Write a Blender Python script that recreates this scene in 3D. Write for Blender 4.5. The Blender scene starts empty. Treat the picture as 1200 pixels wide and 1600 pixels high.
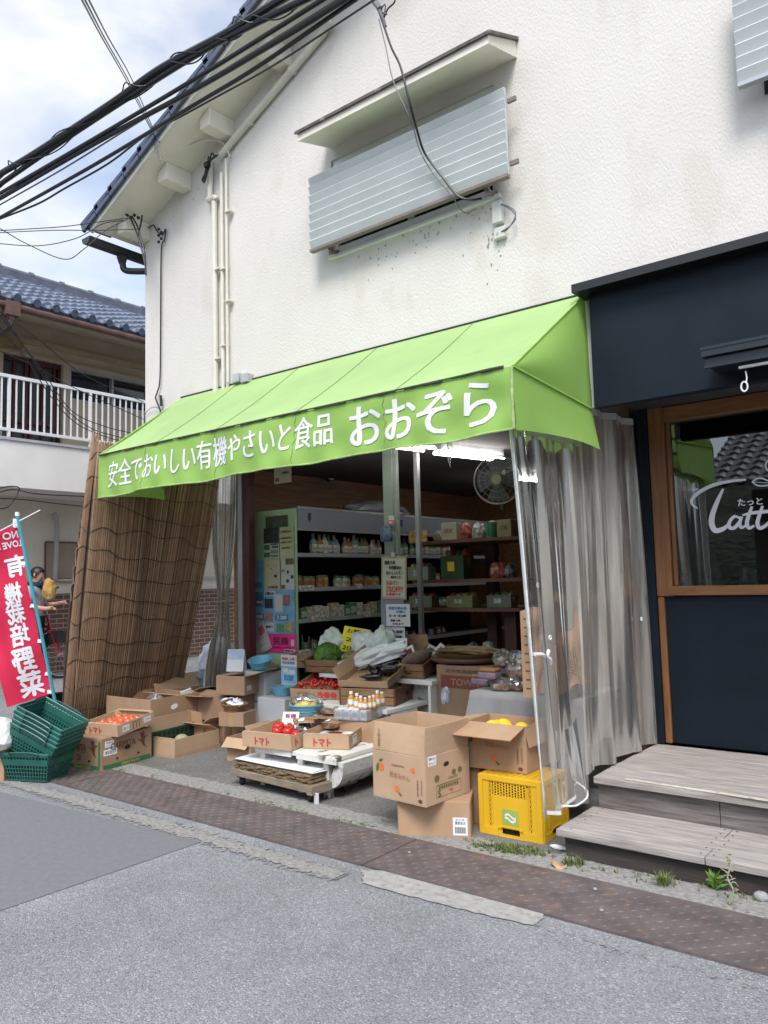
import bpy, bmesh, math, random
from mathutils import Vector as V, Matrix
random.seed(7)
sc = bpy.context.scene
C = sc.collection
PI = math.pi
# ------------------------------------------------------------------ camera, sky, sun, exposure
F_PX = 1213.8
H = 1.5
R_ = V((0.78420358, 0.61995789, -0.02601853)); U_ = V((0.07423481, -0.05210661, 0.99587855)); W_ = V((-0.61604703, 0.78290301, 0.08688465))
cam = bpy.data.cameras.new("camera"); co = bpy.data.objects.new("camera", cam); C.objects.link(co)
cam.sensor_fit = 'VERTICAL'; cam.sensor_height = 24; cam.lens = 24 * F_PX / 1600
cam.clip_start = 0.05; cam.clip_end = 2000
m = Matrix.Identity(4)
for i in range(3):
    m[i][0] = R_[i]; m[i][1] = U_[i]; m[i][2] = -W_[i]
m[2][3] = H
co.matrix_world = m
sc.camera = co
SUN_EL, SUN_AZ = math.radians(52), math.radians(150)     # azimuth from +Y towards +X
wd = bpy.data.worlds.new("World"); sc.world = wd; wd.use_nodes = True
nt = wd.node_tree; nt.nodes.clear()
N = nt.nodes.new; LK = nt.links.new
sky = N('ShaderNodeTexSky'); sky.sky_type = 'NISHITA'; sky.sun_disc = False; sky.sun_elevation = SUN_EL; sky.sun_rotation = SUN_AZ
sky.air_density = 1.0; sky.dust_density = 1.0
tc = N('ShaderNodeTexCoord'); mp = N('ShaderNodeMapping'); mp.inputs['Scale'].default_value = (1.6, 1.6, 3.6); mp.inputs['Rotation'].default_value = (0, 0, 0.6)
mp.inputs['Location'].default_value = (0.35, 0.1, 0.2)
nz = N('ShaderNodeTexNoise'); nz.inputs['Scale'].default_value = 1.7; nz.inputs['Detail'].default_value = 7; nz.inputs['Roughness'].default_value = .55; nz.inputs['Distortion'].default_value = .25
rp = N('ShaderNodeValToRGB'); rp.color_ramp.elements[0].position = .42; rp.color_ramp.elements[1].position = .66
rp.color_ramp.elements[0].color = (.30, .30, .30, 1); rp.color_ramp.elements[1].color = (1, 1, 1, 1)
mx = N('ShaderNodeMix'); mx.data_type = 'RGBA'; mx.inputs['B'].default_value = (8.6, 8.75, 9.0, 1)
bg = N('ShaderNodeBackground'); bg.inputs['Strength'].default_value = 0.06
ow = N('ShaderNodeOutputWorld')
LK(tc.outputs['Generated'], mp.inputs['Vector']); LK(mp.outputs['Vector'], nz.inputs['Vector']); LK(nz.outputs['Fac'], rp.inputs['Fac'])
dp = N('ShaderNodeVectorMath'); dp.operation = 'DOT_PRODUCT'; dp.inputs[1].default_value = (math.sin(SUN_AZ) * math.cos(SUN_EL), math.cos(SUN_AZ) * math.cos(SUN_EL), math.sin(SUN_EL))
mr_ = N('ShaderNodeMapRange'); mr_.inputs['From Min'].default_value = .1; mr_.inputs['From Max'].default_value = .95; mr_.inputs['To Min'].default_value = 1.02; mr_.inputs['To Max'].default_value = 2.2    # bright cloud round the sun
cm = N('ShaderNodeMix'); cm.data_type = 'RGBA'; cm.blend_type = 'MULTIPLY'; cm.inputs['Factor'].default_value = 1; cm.inputs['A'].default_value = (7.4, 7.55, 7.8, 1)
LK(tc.outputs['Generated'], dp.inputs[0]); LK(dp.outputs['Value'], mr_.inputs['Value']); LK(mr_.outputs['Result'], cm.inputs['B']); LK(cm.outputs['Result'], mx.inputs['B'])
LK(rp.outputs['Color'], mx.inputs['Factor']); sg = N('ShaderNodeMix'); sg.data_type = 'RGBA'; sg.blend_type = 'MULTIPLY'; sg.inputs['Factor'].default_value = 1; sg.inputs['B'].default_value = (1.75, 1.8, 1.9, 1); LK(sky.outputs['Color'], sg.inputs['A']); LK(sg.outputs['Result'], mx.inputs['A']); LK(mx.outputs['Result'], bg.inputs['Color']); LK(bg.outputs['Background'], ow.inputs['Surface'])
sl = bpy.data.lights.new("sun", 'SUN'); so = bpy.data.objects.new("sun", sl); C.objects.link(so)
sl.energy = 1.5; sl.angle = math.radians(22); sl.color = (1, .965, .92)
sd = V((math.sin(SUN_AZ) * math.cos(SUN_EL), math.cos(SUN_AZ) * math.cos(SUN_EL), math.sin(SUN_EL)))
so.rotation_euler = sd.to_track_quat('Z', 'Y').to_euler()
sc.view_settings.view_transform = 'Standard'; sc.view_settings.look = 'None'; sc.view_settings.gamma = 1
sc.view_settings.exposure = 1.2
sc.cycles.use_denoising = True
sc.cycles.max_bounces = 10; sc.cycles.transparent_max_bounces = 24; sc.cycles.sample_clamp_indirect = 4

# ------------------------------------------------------------------ pixel of the photograph -> point in the place
def ray(x, y): return W_ + R_ * ((x - 600) / F_PX) - U_ * ((y - 800) / F_PX)
def P(x, y, Y): d = ray(x, y); return V((0, 0, H)) + d * (Y / d.y)
def PX(x, y, X): d = ray(x, y); return V((0, 0, H)) + d * (X / d.x)
def G(x, y, z=0.0): d = ray(x, y); return V((0, 0, H)) + d * ((z - H) / d.z)
def D(x, y, t): return V((0, 0, H)) + ray(x, y) * t
def proj(v):
    d = V(v) - V((0, 0, H)); z = d.dot(W_); return (600 + F_PX * d.dot(R_) / z, 800 - F_PX * d.dot(U_) / z)

# ------------------------------------------------------------------ materials
MATS = {}
def newmat(name):
    mt = bpy.data.materials.new(name); mt.use_nodes = True
    return mt, mt.node_tree, mt.node_tree.nodes['Principled BSDF']
def M(name, col, rough=.6, var=.18, vs=6., bump=0., bs=40., metal=0., spec=.5, stretch=(1, 1, 1), tint=None, trans=0., spots=None, detail=4., bdist=.01):
    """procedural surface: noise varied colour, optional bump, optional translucency, optional dark spots"""
    if name in MATS: return MATS[name]
    mt, t, b = newmat(name); n = t.nodes.new; k = t.links.new
    c = n('ShaderNodeTexCoord'); mp = n('ShaderNodeMapping'); mp.inputs['Scale'].default_value = stretch
    k(c.outputs['Object'], mp.inputs['Vector'])
    z = n('ShaderNodeTexNoise'); z.inputs['Scale'].default_value = vs; z.inputs['Detail'].default_value = detail; z.inputs['Roughness'].default_value = .6
    k(mp.outputs['Vector'], z.inputs['Vector'])
    r = n('ShaderNodeValToRGB'); r.color_ramp.elements[0].position = .3; r.color_ramp.elements[1].position = .7
    dk = tint if tint else [x * (1 - var) for x in col]; lt = [min(1, x * (1 + var * .6)) for x in col]
    r.color_ramp.elements[0].color = (*dk, 1); r.color_ramp.elements[1].color = (*lt, 1)
    k(z.outputs['Fac'], r.inputs['Fac'])
    out = r.outputs['Color']
    if spots:
        scol, ssc, thr = spots
        z2 = n('ShaderNodeTexNoise'); z2.inputs['Scale'].default_value = ssc; z2.inputs['Detail'].default_value = 6
        k(mp.outputs['Vector'], z2.inputs['Vector'])
        r2 = n('ShaderNodeValToRGB'); r2.color_ramp.elements[0].position = thr; r2.color_ramp.elements[1].position = thr + .08
        k(z2.outputs['Fac'], r2.inputs['Fac'])
        mm = n('ShaderNodeMix'); mm.data_type = 'RGBA'; mm.inputs['B'].default_value = (*scol, 1)
        k(r2.outputs['Color'], mm.inputs['Factor']); k(out, mm.inputs['A']); out = mm.outputs['Result']
    k(out, b.inputs['Base Color'])
    b.inputs['Roughness'].default_value = rough; b.inputs['Metallic'].default_value = metal; b.inputs['Specular IOR Level'].default_value = spec
    if bump:
        z3 = n('ShaderNodeTexNoise'); z3.inputs['Scale'].default_value = bs; z3.inputs['Detail'].default_value = 3
        k(mp.outputs['Vector'], z3.inputs['Vector'])
        bp = n('ShaderNodeBump'); bp.inputs['Strength'].default_value = bump; bp.inputs['Distance'].default_value = bdist
        k(z3.outputs['Fac'], bp.inputs['Height']); k(bp.outputs['Normal'], b.inputs['Normal'])
    if trans:
        o = t.nodes['Material Output']; tr = n('ShaderNodeBsdfTranslucent'); k(out, tr.inputs['Color'])
        ms = n('ShaderNodeMixShader'); ms.inputs[0].default_value = trans
        k(b.outputs[0], ms.inputs[1]); k(tr.outputs[0], ms.inputs[2]); k(ms.outputs[0], o.inputs['Surface'])
    MATS[name] = mt
    return mt
def glassy(name, tint, fac, rough=.03, haze=0., hazecol=(.8, .8, .8), base=.06, scratch=0.):
    """clear film or pane: transparent body, glossy by angle, a little milky haze"""
    mt, t, b = newmat(name); n = t.nodes.new; k = t.links.new; o = t.nodes['Material Output']
    tr = n('ShaderNodeBsdfTransparent'); tr.inputs[0].default_value = (*tint, 1)
    gl = n('ShaderNodeBsdfGlossy'); gl.inputs['Roughness'].default_value = rough; gl.inputs['Color'].default_value = (1, 1, 1, 1)
    df = n('ShaderNodeBsdfDiffuse'); df.inputs['Color'].default_value = (*hazecol, 1)
    tl = n('ShaderNodeBsdfTranslucent'); tl.inputs['Color'].default_value = (*hazecol, 1)
    dm = n('ShaderNodeMixShader'); dm.inputs[0].default_value = .5; k(df.outputs[0], dm.inputs[1]); k(tl.outputs[0], dm.inputs[2])
    m0 = n('ShaderNodeMixShader'); m0.inputs[0].default_value = haze; k(tr.outputs[0], m0.inputs[1]); k(dm.outputs[0], m0.inputs[2])
    if scratch:
        c = n('ShaderNodeTexCoord'); mp = n('ShaderNodeMapping'); mp.inputs['Scale'].default_value = (5, 5, .35); k(c.outputs['Object'], mp.inputs['Vector'])
        z = n('ShaderNodeTexNoise'); z.inputs['Scale'].default_value = 2.5; z.inputs['Detail'].default_value = 6; k(mp.outputs['Vector'], z.inputs['Vector'])
        mr = n('ShaderNodeMapRange'); mr.inputs['From Min'].default_value = .35; mr.inputs['From Max'].default_value = .7; mr.inputs['To Min'].default_value = haze * .4; mr.inputs['To Max'].default_value = haze + scratch
        k(z.outputs['Fac'], mr.inputs['Value']); k(mr.outputs['Result'], m0.inputs[0])
    lw = n('ShaderNodeFresnel'); lw.inputs['IOR'].default_value = 1.5
    ad = n('ShaderNodeMath'); ad.operation = 'MULTIPLY_ADD'; ad.inputs[1].default_value = fac; ad.inputs[2].default_value = base; ad.use_clamp = True
    k(lw.outputs[0], ad.inputs[0])
    m1 = n('ShaderNodeMixShader'); k(ad.outputs[0], m1.inputs[0]); k(m0.outputs[0], m1.inputs[1]); k(gl.outputs[0], m1.inputs[2]); k(m1.outputs[0], o.inputs['Surface'])
    MATS[name] = mt
    return mt
def emis(name, col, s):
    mt, t, b = newmat(name); b.inputs['Base Color'].default_value = (.8, .8, .8, 1); b.inputs['Emission Color'].default_value = (*col, 1); b.inputs['Emission Strength'].default_value = s
    MATS[name] = mt; return mt
def attrmat(name, rough=.8, trans=0., metal=0.):
    """colour from the per-piece colour attribute 'tone' (each reed or leaf has its own colour)"""
    mt, t, b = newmat(name); a = t.nodes.new('ShaderNodeAttribute'); a.attribute_name = 'tone'
    z = t.nodes.new('ShaderNodeTexNoise'); z.inputs['Scale'].default_value = 25
    mm = t.nodes.new('ShaderNodeMix'); mm.data_type = 'RGBA'; mm.blend_type = 'MULTIPLY'; mm.inputs['Factor'].default_value = .45
    t.links.new(a.outputs['Color'], mm.inputs['A']); t.links.new(z.outputs['Fac'], mm.inputs['B'])
    t.links.new(mm.outputs['Result'], b.inputs['Base Color']); b.inputs['Roughness'].default_value = rough
    if trans:
        o = t.nodes['Material Output']; tr = t.nodes.new('ShaderNodeBsdfTranslucent'); t.links.new(mm.outputs['Result'], tr.inputs['Color'])
        ms = t.nodes.new('ShaderNodeMixShader'); ms.inputs[0].default_value = trans
        t.links.new(b.outputs[0], ms.inputs[1]); t.links.new(tr.outputs[0], ms.inputs[2]); t.links.new(ms.outputs[0], o.inputs['Surface'])
    MATS[name] = mt; return mt

# ------------------------------------------------------------------ mesh helpers
class MB:
    def __init__(s): s.v = []; s.f = []; s.c = []; s.uv = None
    def add(s, vs, fs, col=None):
        o = len(s.v); s.v += [tuple(x) for x in vs]; s.f += [tuple(i + o for i in f) for f in fs]
        s.c += [col or (1, 1, 1)] * len(vs); return s
    def box(s, a, b, col=None):
        x0, y0, z0 = a; x1, y1, z1 = b
        return s.add([(x0, y0, z0), (x1, y0, z0), (x1, y1, z0), (x0, y1, z0), (x0, y0, z1), (x1, y0, z1), (x1, y1, z1), (x0, y1, z1)],
                     [(0, 3, 2, 1), (4, 5, 6, 7), (0, 1, 5, 4), (1, 2, 6, 5), (2, 3, 7, 6), (3, 0, 4, 7)], col)
    def obox(s, o, ux, uy, uz, col=None):
        o = V(o); ux = V(ux); uy = V(uy); uz = V(uz)
        return s.add([o, o + ux, o + ux + uy, o + uy, o + uz, o + ux + uz, o + ux + uy + uz, o + uy + uz],
                     [(0, 3, 2, 1), (4, 5, 6, 7), (0, 1, 5, 4), (1, 2, 6, 5), (2, 3, 7, 6), (3, 0, 4, 7)], col)
    def prism(s, poly, d, col=None):
        n = len(poly); d = V(d); a = [V(q) for q in poly]
        return s.add(a + [q + d for q in a], [tuple(range(n - 1, -1, -1)), tuple(range(n, 2 * n))] + [(i, (i + 1) % n, n + (i + 1) % n, n + i) for i in range(n)], col)
    def tube(s, pts, r, n=8, cap=True, col=None):
        pts = [V(q) for q in pts]; L = len(pts); rs = r if isinstance(r, (list, tuple)) else [r] * L
        vs = []; up = None
        for i, q in enumerate(pts):
            t = (pts[min(i + 1, L - 1)] - pts[max(i - 1, 0)])
            if t.length < 1e-9: t = V((0, 0, 1))
            t.normalize()
            if up is None: up = t.orthogonal().normalized()
            up = (up - t * up.dot(t))
            if up.length < 1e-6: up = t.orthogonal()
            up.normalize(); sd_ = t.cross(up)
            for j in range(n):
                a = 2 * PI * j / n; vs.append(q + (up * math.cos(a) + sd_ * math.sin(a)) * rs[i])
        fs = [(i * n + j, i * n + (j + 1) % n, (i + 1) * n + (j + 1) % n, (i + 1) * n + j) for i in range(L - 1) for j in range(n)]
        if cap: fs += [tuple(range(n - 1, -1, -1)), tuple(range((L - 1) * n, L * n))]
        return s.add(vs, fs, col)
    def lathe(s, prof, n=20, o=(0, 0, 0), col=None):
        vs = []; L = len(prof)
        for r, z in prof:
            for j in range(n):
                a = 2 * PI * j / n; vs.append((o[0] + r * math.cos(a), o[1] + r * math.sin(a), o[2] + z))
        fs = [(i * n + j, i * n + (j + 1) % n, (i + 1) * n + (j + 1) % n, (i + 1) * n + j) for i in range(L - 1) for j in range(n)]
        fs += [tuple(range(n - 1, -1, -1)), tuple(range((L - 1) * n, L * n))]
        return s.add(vs, fs, col)
    def grid(s, fn, nu, nv, col=None, closed=False):
        vs = [fn(i / nu, j / nv) for j in range(nv + 1) for i in range(nu + 1)]
        fs = [(j * (nu + 1) + i, j * (nu + 1) + i + 1, (j + 1) * (nu + 1) + i + 1, (j + 1) * (nu + 1) + i) for j in range(nv) for i in range(nu)]
        return s.add(vs, fs, col)
    def ball(s, o, r, n=12, k=8, col=None, sq=(1, 1, 1)):
        vs = []
        for i in range(1, k):
            a = PI * i / k
            for j in range(n):
                b = 2 * PI * j / n; vs.append((o[0] + r * sq[0] * math.sin(a) * math.cos(b), o[1] + r * sq[1] * math.sin(a) * math.sin(b), o[2] + r * sq[2] * math.cos(a)))
        top = len(vs); vs += [(o[0], o[1], o[2] + r * sq[2]), (o[0], o[1], o[2] - r * sq[2])]
        fs = [(i * n + j, (i + 1) * n + j, (i + 1) * n + (j + 1) % n, i * n + (j + 1) % n) for i in range(k - 2) for j in range(n)]
        fs += [(top, j, (j + 1) % n) for j in range(n)] + [(top + 1, (k - 2) * n + (j + 1) % n, (k - 2) * n + j) for j in range(n)]
        return s.add(vs, fs, col)
    def build(s, name, mat=None, parent=None, smooth=False, bevel=0, solid=0, loc=None, rz=0, tone=False):
        me = bpy.data.meshes.new(name); me.from_pydata(s.v, [], s.f); me.update()
        if tone:
            ca = me.color_attributes.new('tone', 'FLOAT_COLOR', 'POINT')
            ca.data.foreach_set('color', [x for c in s.c for x in (*c, 1)])
        o = bpy.data.objects.new(name, me); C.objects.link(o)
        if mat: me.materials.append(mat)
        if parent: o.parent = parent
        if loc is not None: o.location = loc
        if rz: o.rotation_euler.z = rz
        if smooth:
            for p in me.polygons: p.use_smooth = True
        if solid:
            md = o.modifiers.new('s', 'SOLIDIFY'); md.thickness = solid; md.offset = 0
        if bevel:
            md = o.modifiers.new('b', 'BEVEL'); md.width = bevel; md.segments = 2; md.limit_method = 'ANGLE'
        return o
def cr(pts, k=6):
    """smooth curve through the points (Catmull-Rom)"""
    p = [V(q) for q in pts]; p = [p[0] * 2 - p[1]] + p + [p[-1] * 2 - p[-2]]; out = []
    for i in range(1, len(p) - 2):
        for j in range(k):
            t = j / k; a, b, c, d = p[i - 1], p[i], p[i + 1], p[i + 2]
            out.append(.5 * ((2 * b) + (c - a) * t + (2 * a - 5 * b + 4 * c - d) * t * t + (3 * b - a - 3 * c + d) * t ** 3))
    return out + [p[-2]]
def tag(o, label=None, cat=None, group=None, kind=None):
    if label: o['label'] = label
    if cat: o['category'] = cat
    if group: o['group'] = group
    if kind: o['kind'] = kind
    return o
def thing(name, label, cat, loc=(0, 0, 0), rz=0, group=None):
    o = bpy.data.objects.new(name, None); C.objects.link(o); o.location = loc; o.rotation_euler.z = rz; o.empty_display_size = .1
    return tag(o, label, cat, group)
def struct(o): o['kind'] = 'structure'; return o
def dup(root, loc=None, rz=None, label=None, group=None, par=None):
    c = root.copy(); C.objects.link(c)
    if par: c.parent = par
    for ch in [x for x in C.objects if x.parent == root]: dup(ch, par=c)
    if loc is not None: c.location = loc
    if rz is not None: c.rotation_euler.z = rz
    if label: c['label'] = label
    if group: c['group'] = group
    return c
TXT = {}
def textmesh(body, bold=0., sx=1., vert=False, cut=0):
    """triangles of some lettering, 1 unit high capitals, centred"""
    key = (body, bold, vert, cut)
    if key in TXT: return TXT[key]
    cu = bpy.data.curves.new('t', 'FONT'); cu.body = '\n'.join(body) if vert else body; cu.resolution_u = 3
    cu.align_x = 'CENTER'
    if vert: cu.space_line = .98
    o = bpy.data.objects.new('t', cu); C.objects.link(o)
    dg = bpy.context.evaluated_depsgraph_get(); me = bpy.data.meshes.new_from_object(o.evaluated_get(dg))
    bm = bmesh.new(); bm.from_mesh(me); bmesh.ops.triangulate(bm, faces=bm.faces)
    if cut:
        for _ in range(3):
            es = [e for e in bm.edges if e.calc_length() > cut]
            if es: bmesh.ops.subdivide_edges(bm, edges=es, cuts=1, use_grid_fill=False); bmesh.ops.triangulate(bm, faces=bm.faces)
    vs = [(v.co.x, v.co.y) for v in bm.verts]; bm.verts.index_update(); fs = [tuple(v.index for v in f.verts) for f in bm.faces]
    bm.free(); bpy.data.objects.remove(o); bpy.data.curves.remove(cu); bpy.data.meshes.remove(me)
    x0 = min(v[0] for v in vs); x1 = max(v[0] for v in vs); y0 = min(v[1] for v in vs); y1 = max(v[1] for v in vs)
    vs = [(x - (x0 + x1) / 2, y - (y0 + y1) / 2) for x, y in vs]
    TXT[key] = (vs, fs, x1 - x0, y1 - y0); return TXT[key]
def text(parent, body, o, xd, yd, w=None, h=None, mat=None, bold=0., vert=False, name='lettering', lift=.0025):
    """flat lettering: centre o, along xd, up yd, fitted to width w and / or height h"""
    vs, fs, tw, th = textmesh(body, 0, 1, vert)
    sx = w / tw if w else None; sy = h / th if h else None
    sx = sx or sy; sy = sy or sx
    o = V(o); xd = V(xd).normalized(); yd = V(yd).normalized(); n = xd.cross(yd)
    mb = MB()
    offs = [(0, 0)] if not bold else [(-bold, 0), (bold, 0), (0, bold * .5), (0, -bold * .5)]
    for i, (bx, by) in enumerate(offs):
        mb.add([o + xd * (x * sx + bx) + yd * (y * sy + by) + n * (lift + i * .0004) for x, y in vs], fs)
    return mb.build(name, mat, parent)
def crumple(name, mat, parent, loc, size, seed=0, sub=3, amp=.25, flat=.0):
    """crumpled bag or paper: a subdivided ball pushed in and out"""
    rnd = random.Random(seed); bm = bmesh.new(); bmesh.ops.create_icosphere(bm, subdivisions=sub, radius=1)
    dirs = [(V((rnd.gauss(0, 1), rnd.gauss(0, 1), rnd.gauss(0, 1))).normalized(), rnd.uniform(2, 7), rnd.uniform(0, 6)) for _ in range(9)]
    for v in bm.verts:
        k = 1
        for d, f, ph in dirs: k += amp * .33 * abs(math.sin(f * v.co.dot(d) + ph)) - amp * .16
        v.co = v.co * k; v.co.x *= size[0]; v.co.y *= size[1]; v.co.z *= size[2]
        if v.co.z < -size[2] * .75: v.co.z = -size[2] * .75
    me = bpy.data.meshes.new(name); bm.to_mesh(me); bm.free(); o = bpy.data.objects.new(name, me); C.objects.link(o)
    me.materials.append(mat); o.parent = parent; o.location = V(loc) + V((0, 0, size[2] * .75))
    return o

# ------------------------------------------------------------------ material library
stucco = M('stucco', (.655, .63, .585), .92, .05, 1.4, .42, 82, bdist=.013, detail=6, stretch=(1, 1, .55), spots=((.615, .58, .525), 2.6, .56))
plaster = M('plaster', (.74, .71, .64), .85, .06, 2, .15, 60)
soffit = M('soffit', (.72, .675, .59), .8, .08, 3, spots=((.3, .26, .2), 9, .74))
def stony(name, dark, stone, pale, scale, big):
    """asphalt: stones of their own tone set in bitumen, with broad worn and dark areas"""
    mt, t, b = newmat(name); n = t.nodes.new; k = t.links.new; c = n('ShaderNodeTexCoord')
    v = n('ShaderNodeTexVoronoi'); v.inputs['Scale'].default_value = scale; k(c.outputs['Object'], v.inputs['Vector'])
    sp = n('ShaderNodeSeparateColor'); k(v.outputs['Color'], sp.inputs[0]); r = n('ShaderNodeValToRGB'); e = r.color_ramp.elements
    e[0].position = .0; e[0].color = (*dark, 1); e[1].position = 1.; e[1].color = (*pale, 1); q = e.new(.35); q.color = (*stone, 1); q = e.new(.86); q.color = (*[x * 1.18 for x in stone], 1)
    k(sp.outputs[0], r.inputs['Fac'])
    z = n('ShaderNodeTexNoise'); z.inputs['Scale'].default_value = big; z.inputs['Detail'].default_value = 8; z.inputs['Roughness'].default_value = .65; k(c.outputs['Object'], z.inputs['Vector'])
    mr = n('ShaderNodeMapRange'); mr.inputs['From Min'].default_value = .3; mr.inputs['From Max'].default_value = .7; mr.inputs['To Min'].default_value = .78; mr.inputs['To Max'].default_value = 1.16; k(z.outputs['Fac'], mr.inputs['Value'])
    m = n('ShaderNodeMix'); m.data_type = 'RGBA'; m.blend_type = 'MULTIPLY'; m.inputs['Factor'].default_value = 1; k(r.outputs['Color'], m.inputs['A']); k(mr.outputs['Result'], m.inputs['B'])
    k(m.outputs['Result'], b.inputs['Base Color']); b.inputs['Roughness'].default_value = .9
    bp = n('ShaderNodeBump'); bp.inputs['Strength'].default_value = .9; bp.inputs['Distance'].default_value = .006; bp.invert = True; k(v.outputs['Distance'], bp.inputs['Height']); k(bp.outputs['Normal'], b.inputs['Normal'])
    MATS[name] = mt; return mt
asphalt = stony('asphalt', (.15, .152, .162), (.238, .242, .256), (.44, .44, .45), 165, 1.1)
patchmat = M('asphalt_patch', (.165, .165, .178), .85, .12, 30, .35, 130, detail=6, bdist=.004, spots=((.2, .19, .18), 22, .71))
apron = stony('apron', (.11, .108, .104), (.165, .162, .156), (.29, .285, .275), 150, 2.4)
concrete = M('concrete', (.27, .262, .248), .95, .4, 38, .6, 70, detail=10, bdist=.010, spots=((.15, .145, .135), 22, .6))
iron = M('iron', (.14, .114, .112), .6, .3, 7, .25, 60, metal=.2, spots=((.19, .125, .10), 12, .6))
tile_blue = M('blue_tile', (.035, .05, .095), .3, .45, 9, .1, 30, spec=.8)
gutter_m = M('gutter_dark', (.02, .021, .024), .35, .2, 8)
gutter_b = M('gutter_brown', (.14, .075, .06), .5, .3, 8)
beige = M('beige_wall', (.5, .43, .32), .9, .12, 3, .2, 50)
cream = M('cream_wall', (.72, .665, .56), .9, .1, 2, .25, 40)
lime = M('awning_fabric', (.33, .56, .125), .75, .07, 2.2, .15, 18, trans=.28, detail=6, bdist=.006)
lime_top = M('awning_fabric_sheen', (.44, .64, .26), .75, .08, 2.2, .15, 18, trans=.28, detail=6, bdist=.006, spots=((.40, .55, .24), 3, .66))  # sky sheen on the canopy top, put into a paler green
dirtline = M('dirty_seam', (.055, .06, .045), .9, .3, 30)
white = M('white_paint', (.78, .78, .77), .5, .06, 4)
dirty_white = M('dirty_white', (.62, .61, .57), .8, .12, 7, .25, 40, spots=((.12, .12, .09), 8, .58))
ink_white = M('ink_white', (.74, .75, .78), .7, .03, 5)
navy = M('navy_paint', (.006, .012, .021), .6, .35, 2.2, .08, 30, spec=.22, detail=7)
black = M('black_paint', (.008, .008, .009), .4, .2, 5)
cablemat = M('cable_black', (.007, .008, .011), .45, .25, 12)
wiregrey = M('wire_grey', (.16, .16, .17), .5, .2, 8)
louver = M('louver_metal', (.58, .61, .605), .42, .07, 3, metal=.1)
alu = M('aluminium', (.42, .43, .45), .35, .1, 5, metal=.5)
darkgrey = M('dark_grey', (.05, .05, .055), .6, .2, 5)
darkglass = M('dark_pane', (.012, .014, .018), .06, .2, 2, spec=.8)
wood_frame = M('wood_frame', (.22, .095, .036), .45, .35, 5, .15, 30, stretch=(6, 6, .6))
wood_frame_h = M('wood_frame_rail', (.22, .095, .036), .45, .35, 5, .15, 30, stretch=(.6, 6, 6))
def deckmat(name, a, b, c, st):
    mt = M(name, a, .85, .3, 7, .45, 30, stretch=st, tint=b, detail=8, bdist=.004, spots=(c, 4, .64)); return mt
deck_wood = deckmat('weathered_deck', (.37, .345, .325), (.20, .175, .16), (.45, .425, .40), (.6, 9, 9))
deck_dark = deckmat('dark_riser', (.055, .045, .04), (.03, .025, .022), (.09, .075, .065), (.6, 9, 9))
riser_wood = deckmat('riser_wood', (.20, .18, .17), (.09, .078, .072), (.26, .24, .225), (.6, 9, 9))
crate_wood = M('crate_wood', (.30, .165, .085), .75, .4, 5, .3, 40, stretch=(1.2, 1.2, 9), detail=6, spots=((.12, .06, .03), 5, .62))
crate_dark = M('crate_end', (.15, .062, .03), .6, .35, 5, .2, 40, stretch=(1.2, 1.2, 8), detail=6)
old_wood = M('old_wood', (.25, .20, .145), .85, .4, 6, .4, 40, stretch=(1, 1, 6), detail=6)
plank = M('wall_plank', (.20, .095, .045), .55, .35, 4, .1, 20, stretch=(6, .5, 6))
card = M('cardboard', (.42, .27, .165), .8, .13, 4, .3, 7, detail=8, bdist=.008, spots=((.36, .225, .135), 3.5, .64))
card_in = M('cardboard_inside', (.36, .225, .12), .85, .1, 5, .1, 30)
card_pale = M('cardboard_pale', (.47, .32, .205), .8, .13, 4, .3, 7, detail=8, bdist=.008, spots=((.41, .27, .165), 3.5, .64))
card_dark = M('cardboard_brown', (.34, .215, .135), .85, .12, 5, .12, 9, detail=6, bdist=.004)
ink_red = M('ink_red', (.55, .045, .045), .7, .15, 20)
ink_black = M('ink_black', (.02, .018, .018), .7, .1, 9)
ink_brown = M('ink_brown', (.14, .055, .03), .7, .2, 20)
ink_green = M('ink_green', (.03, .17, .06), .7, .15, 9)
ink_orange = M('ink_orange', (.75, .16, .03), .7, .15, 9)
ink_yellow = M('ink_yellow', (.75, .5, .05), .7, .1, 9)
ink_blue = M('ink_blue', (.06, .22, .45), .7, .1, 9)
paper = M('paper', (.74, .75, .77), .8, .05, 6, .1, 20)
yellow_paper = M('yellow_paper', (.80, .66, .04), .8, .05, 6)
pink_paper = M('pink_paper', (.72, .02, .20), .7, .08, 6)
plastic_green = M('basket_green', (.018, .105, .085), .4, .15, 8, spec=.5)
plastic_yellow = M('crate_yellow', (.72, .43, .018), .45, .08, 4, spec=.5)
plastic_blue = M('bowl_blue', (.16, .42, .56), .4, .08, 5)
dark_green = M('dark_green_plastic', (.01, .07, .04), .5, .2, 6)
bag_white = M('white_bag', (.72, .73, .72), .4, .06, 9, .3, 30)
clear_bag = glassy('clear_bag', (.95, .96, .97), .9, .08, .14, (.85, .87, .9), .06)
film = glassy('vinyl_film', (.93, .92, .90), .5, .2, .38, (.80, .755, .69), .02, .30)
film_clear = glassy('clear_front_film', (.95, .95, .94), .6, .10, .10, (.70, .69, .67), .035, .16)
film_old = glassy('old_vinyl', (.78, .78, .74), .7, .16, .34, (.42, .42, .36), .03, .3)
pane = glassy('shop_pane', (.42, .45, .48), 1.0, .012, .0, (.5, .5, .5), .10)
clear_box = glassy('clear_box', (.95, .96, .97), .5, .08, .25, (.8, .85, .9), .05)
tomato_m = M('tomato_skin', (.55, .02, .018), .2, .2, 6, spec=.6)
tomato_pink = M('pink_tomato', (.72, .13, .06), .25, .25, 6, spec=.6)
orange_m = M('orange_skin', (.85, .36, .015), .4, .1, 5, .25, 120, bdist=.003)
lemon_m = M('yellow_fruit', (.82, .60, .05), .4, .1, 5, .2, 120, bdist=.003)
leaf_m = attrmat('leaf', .6, .2)
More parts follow.
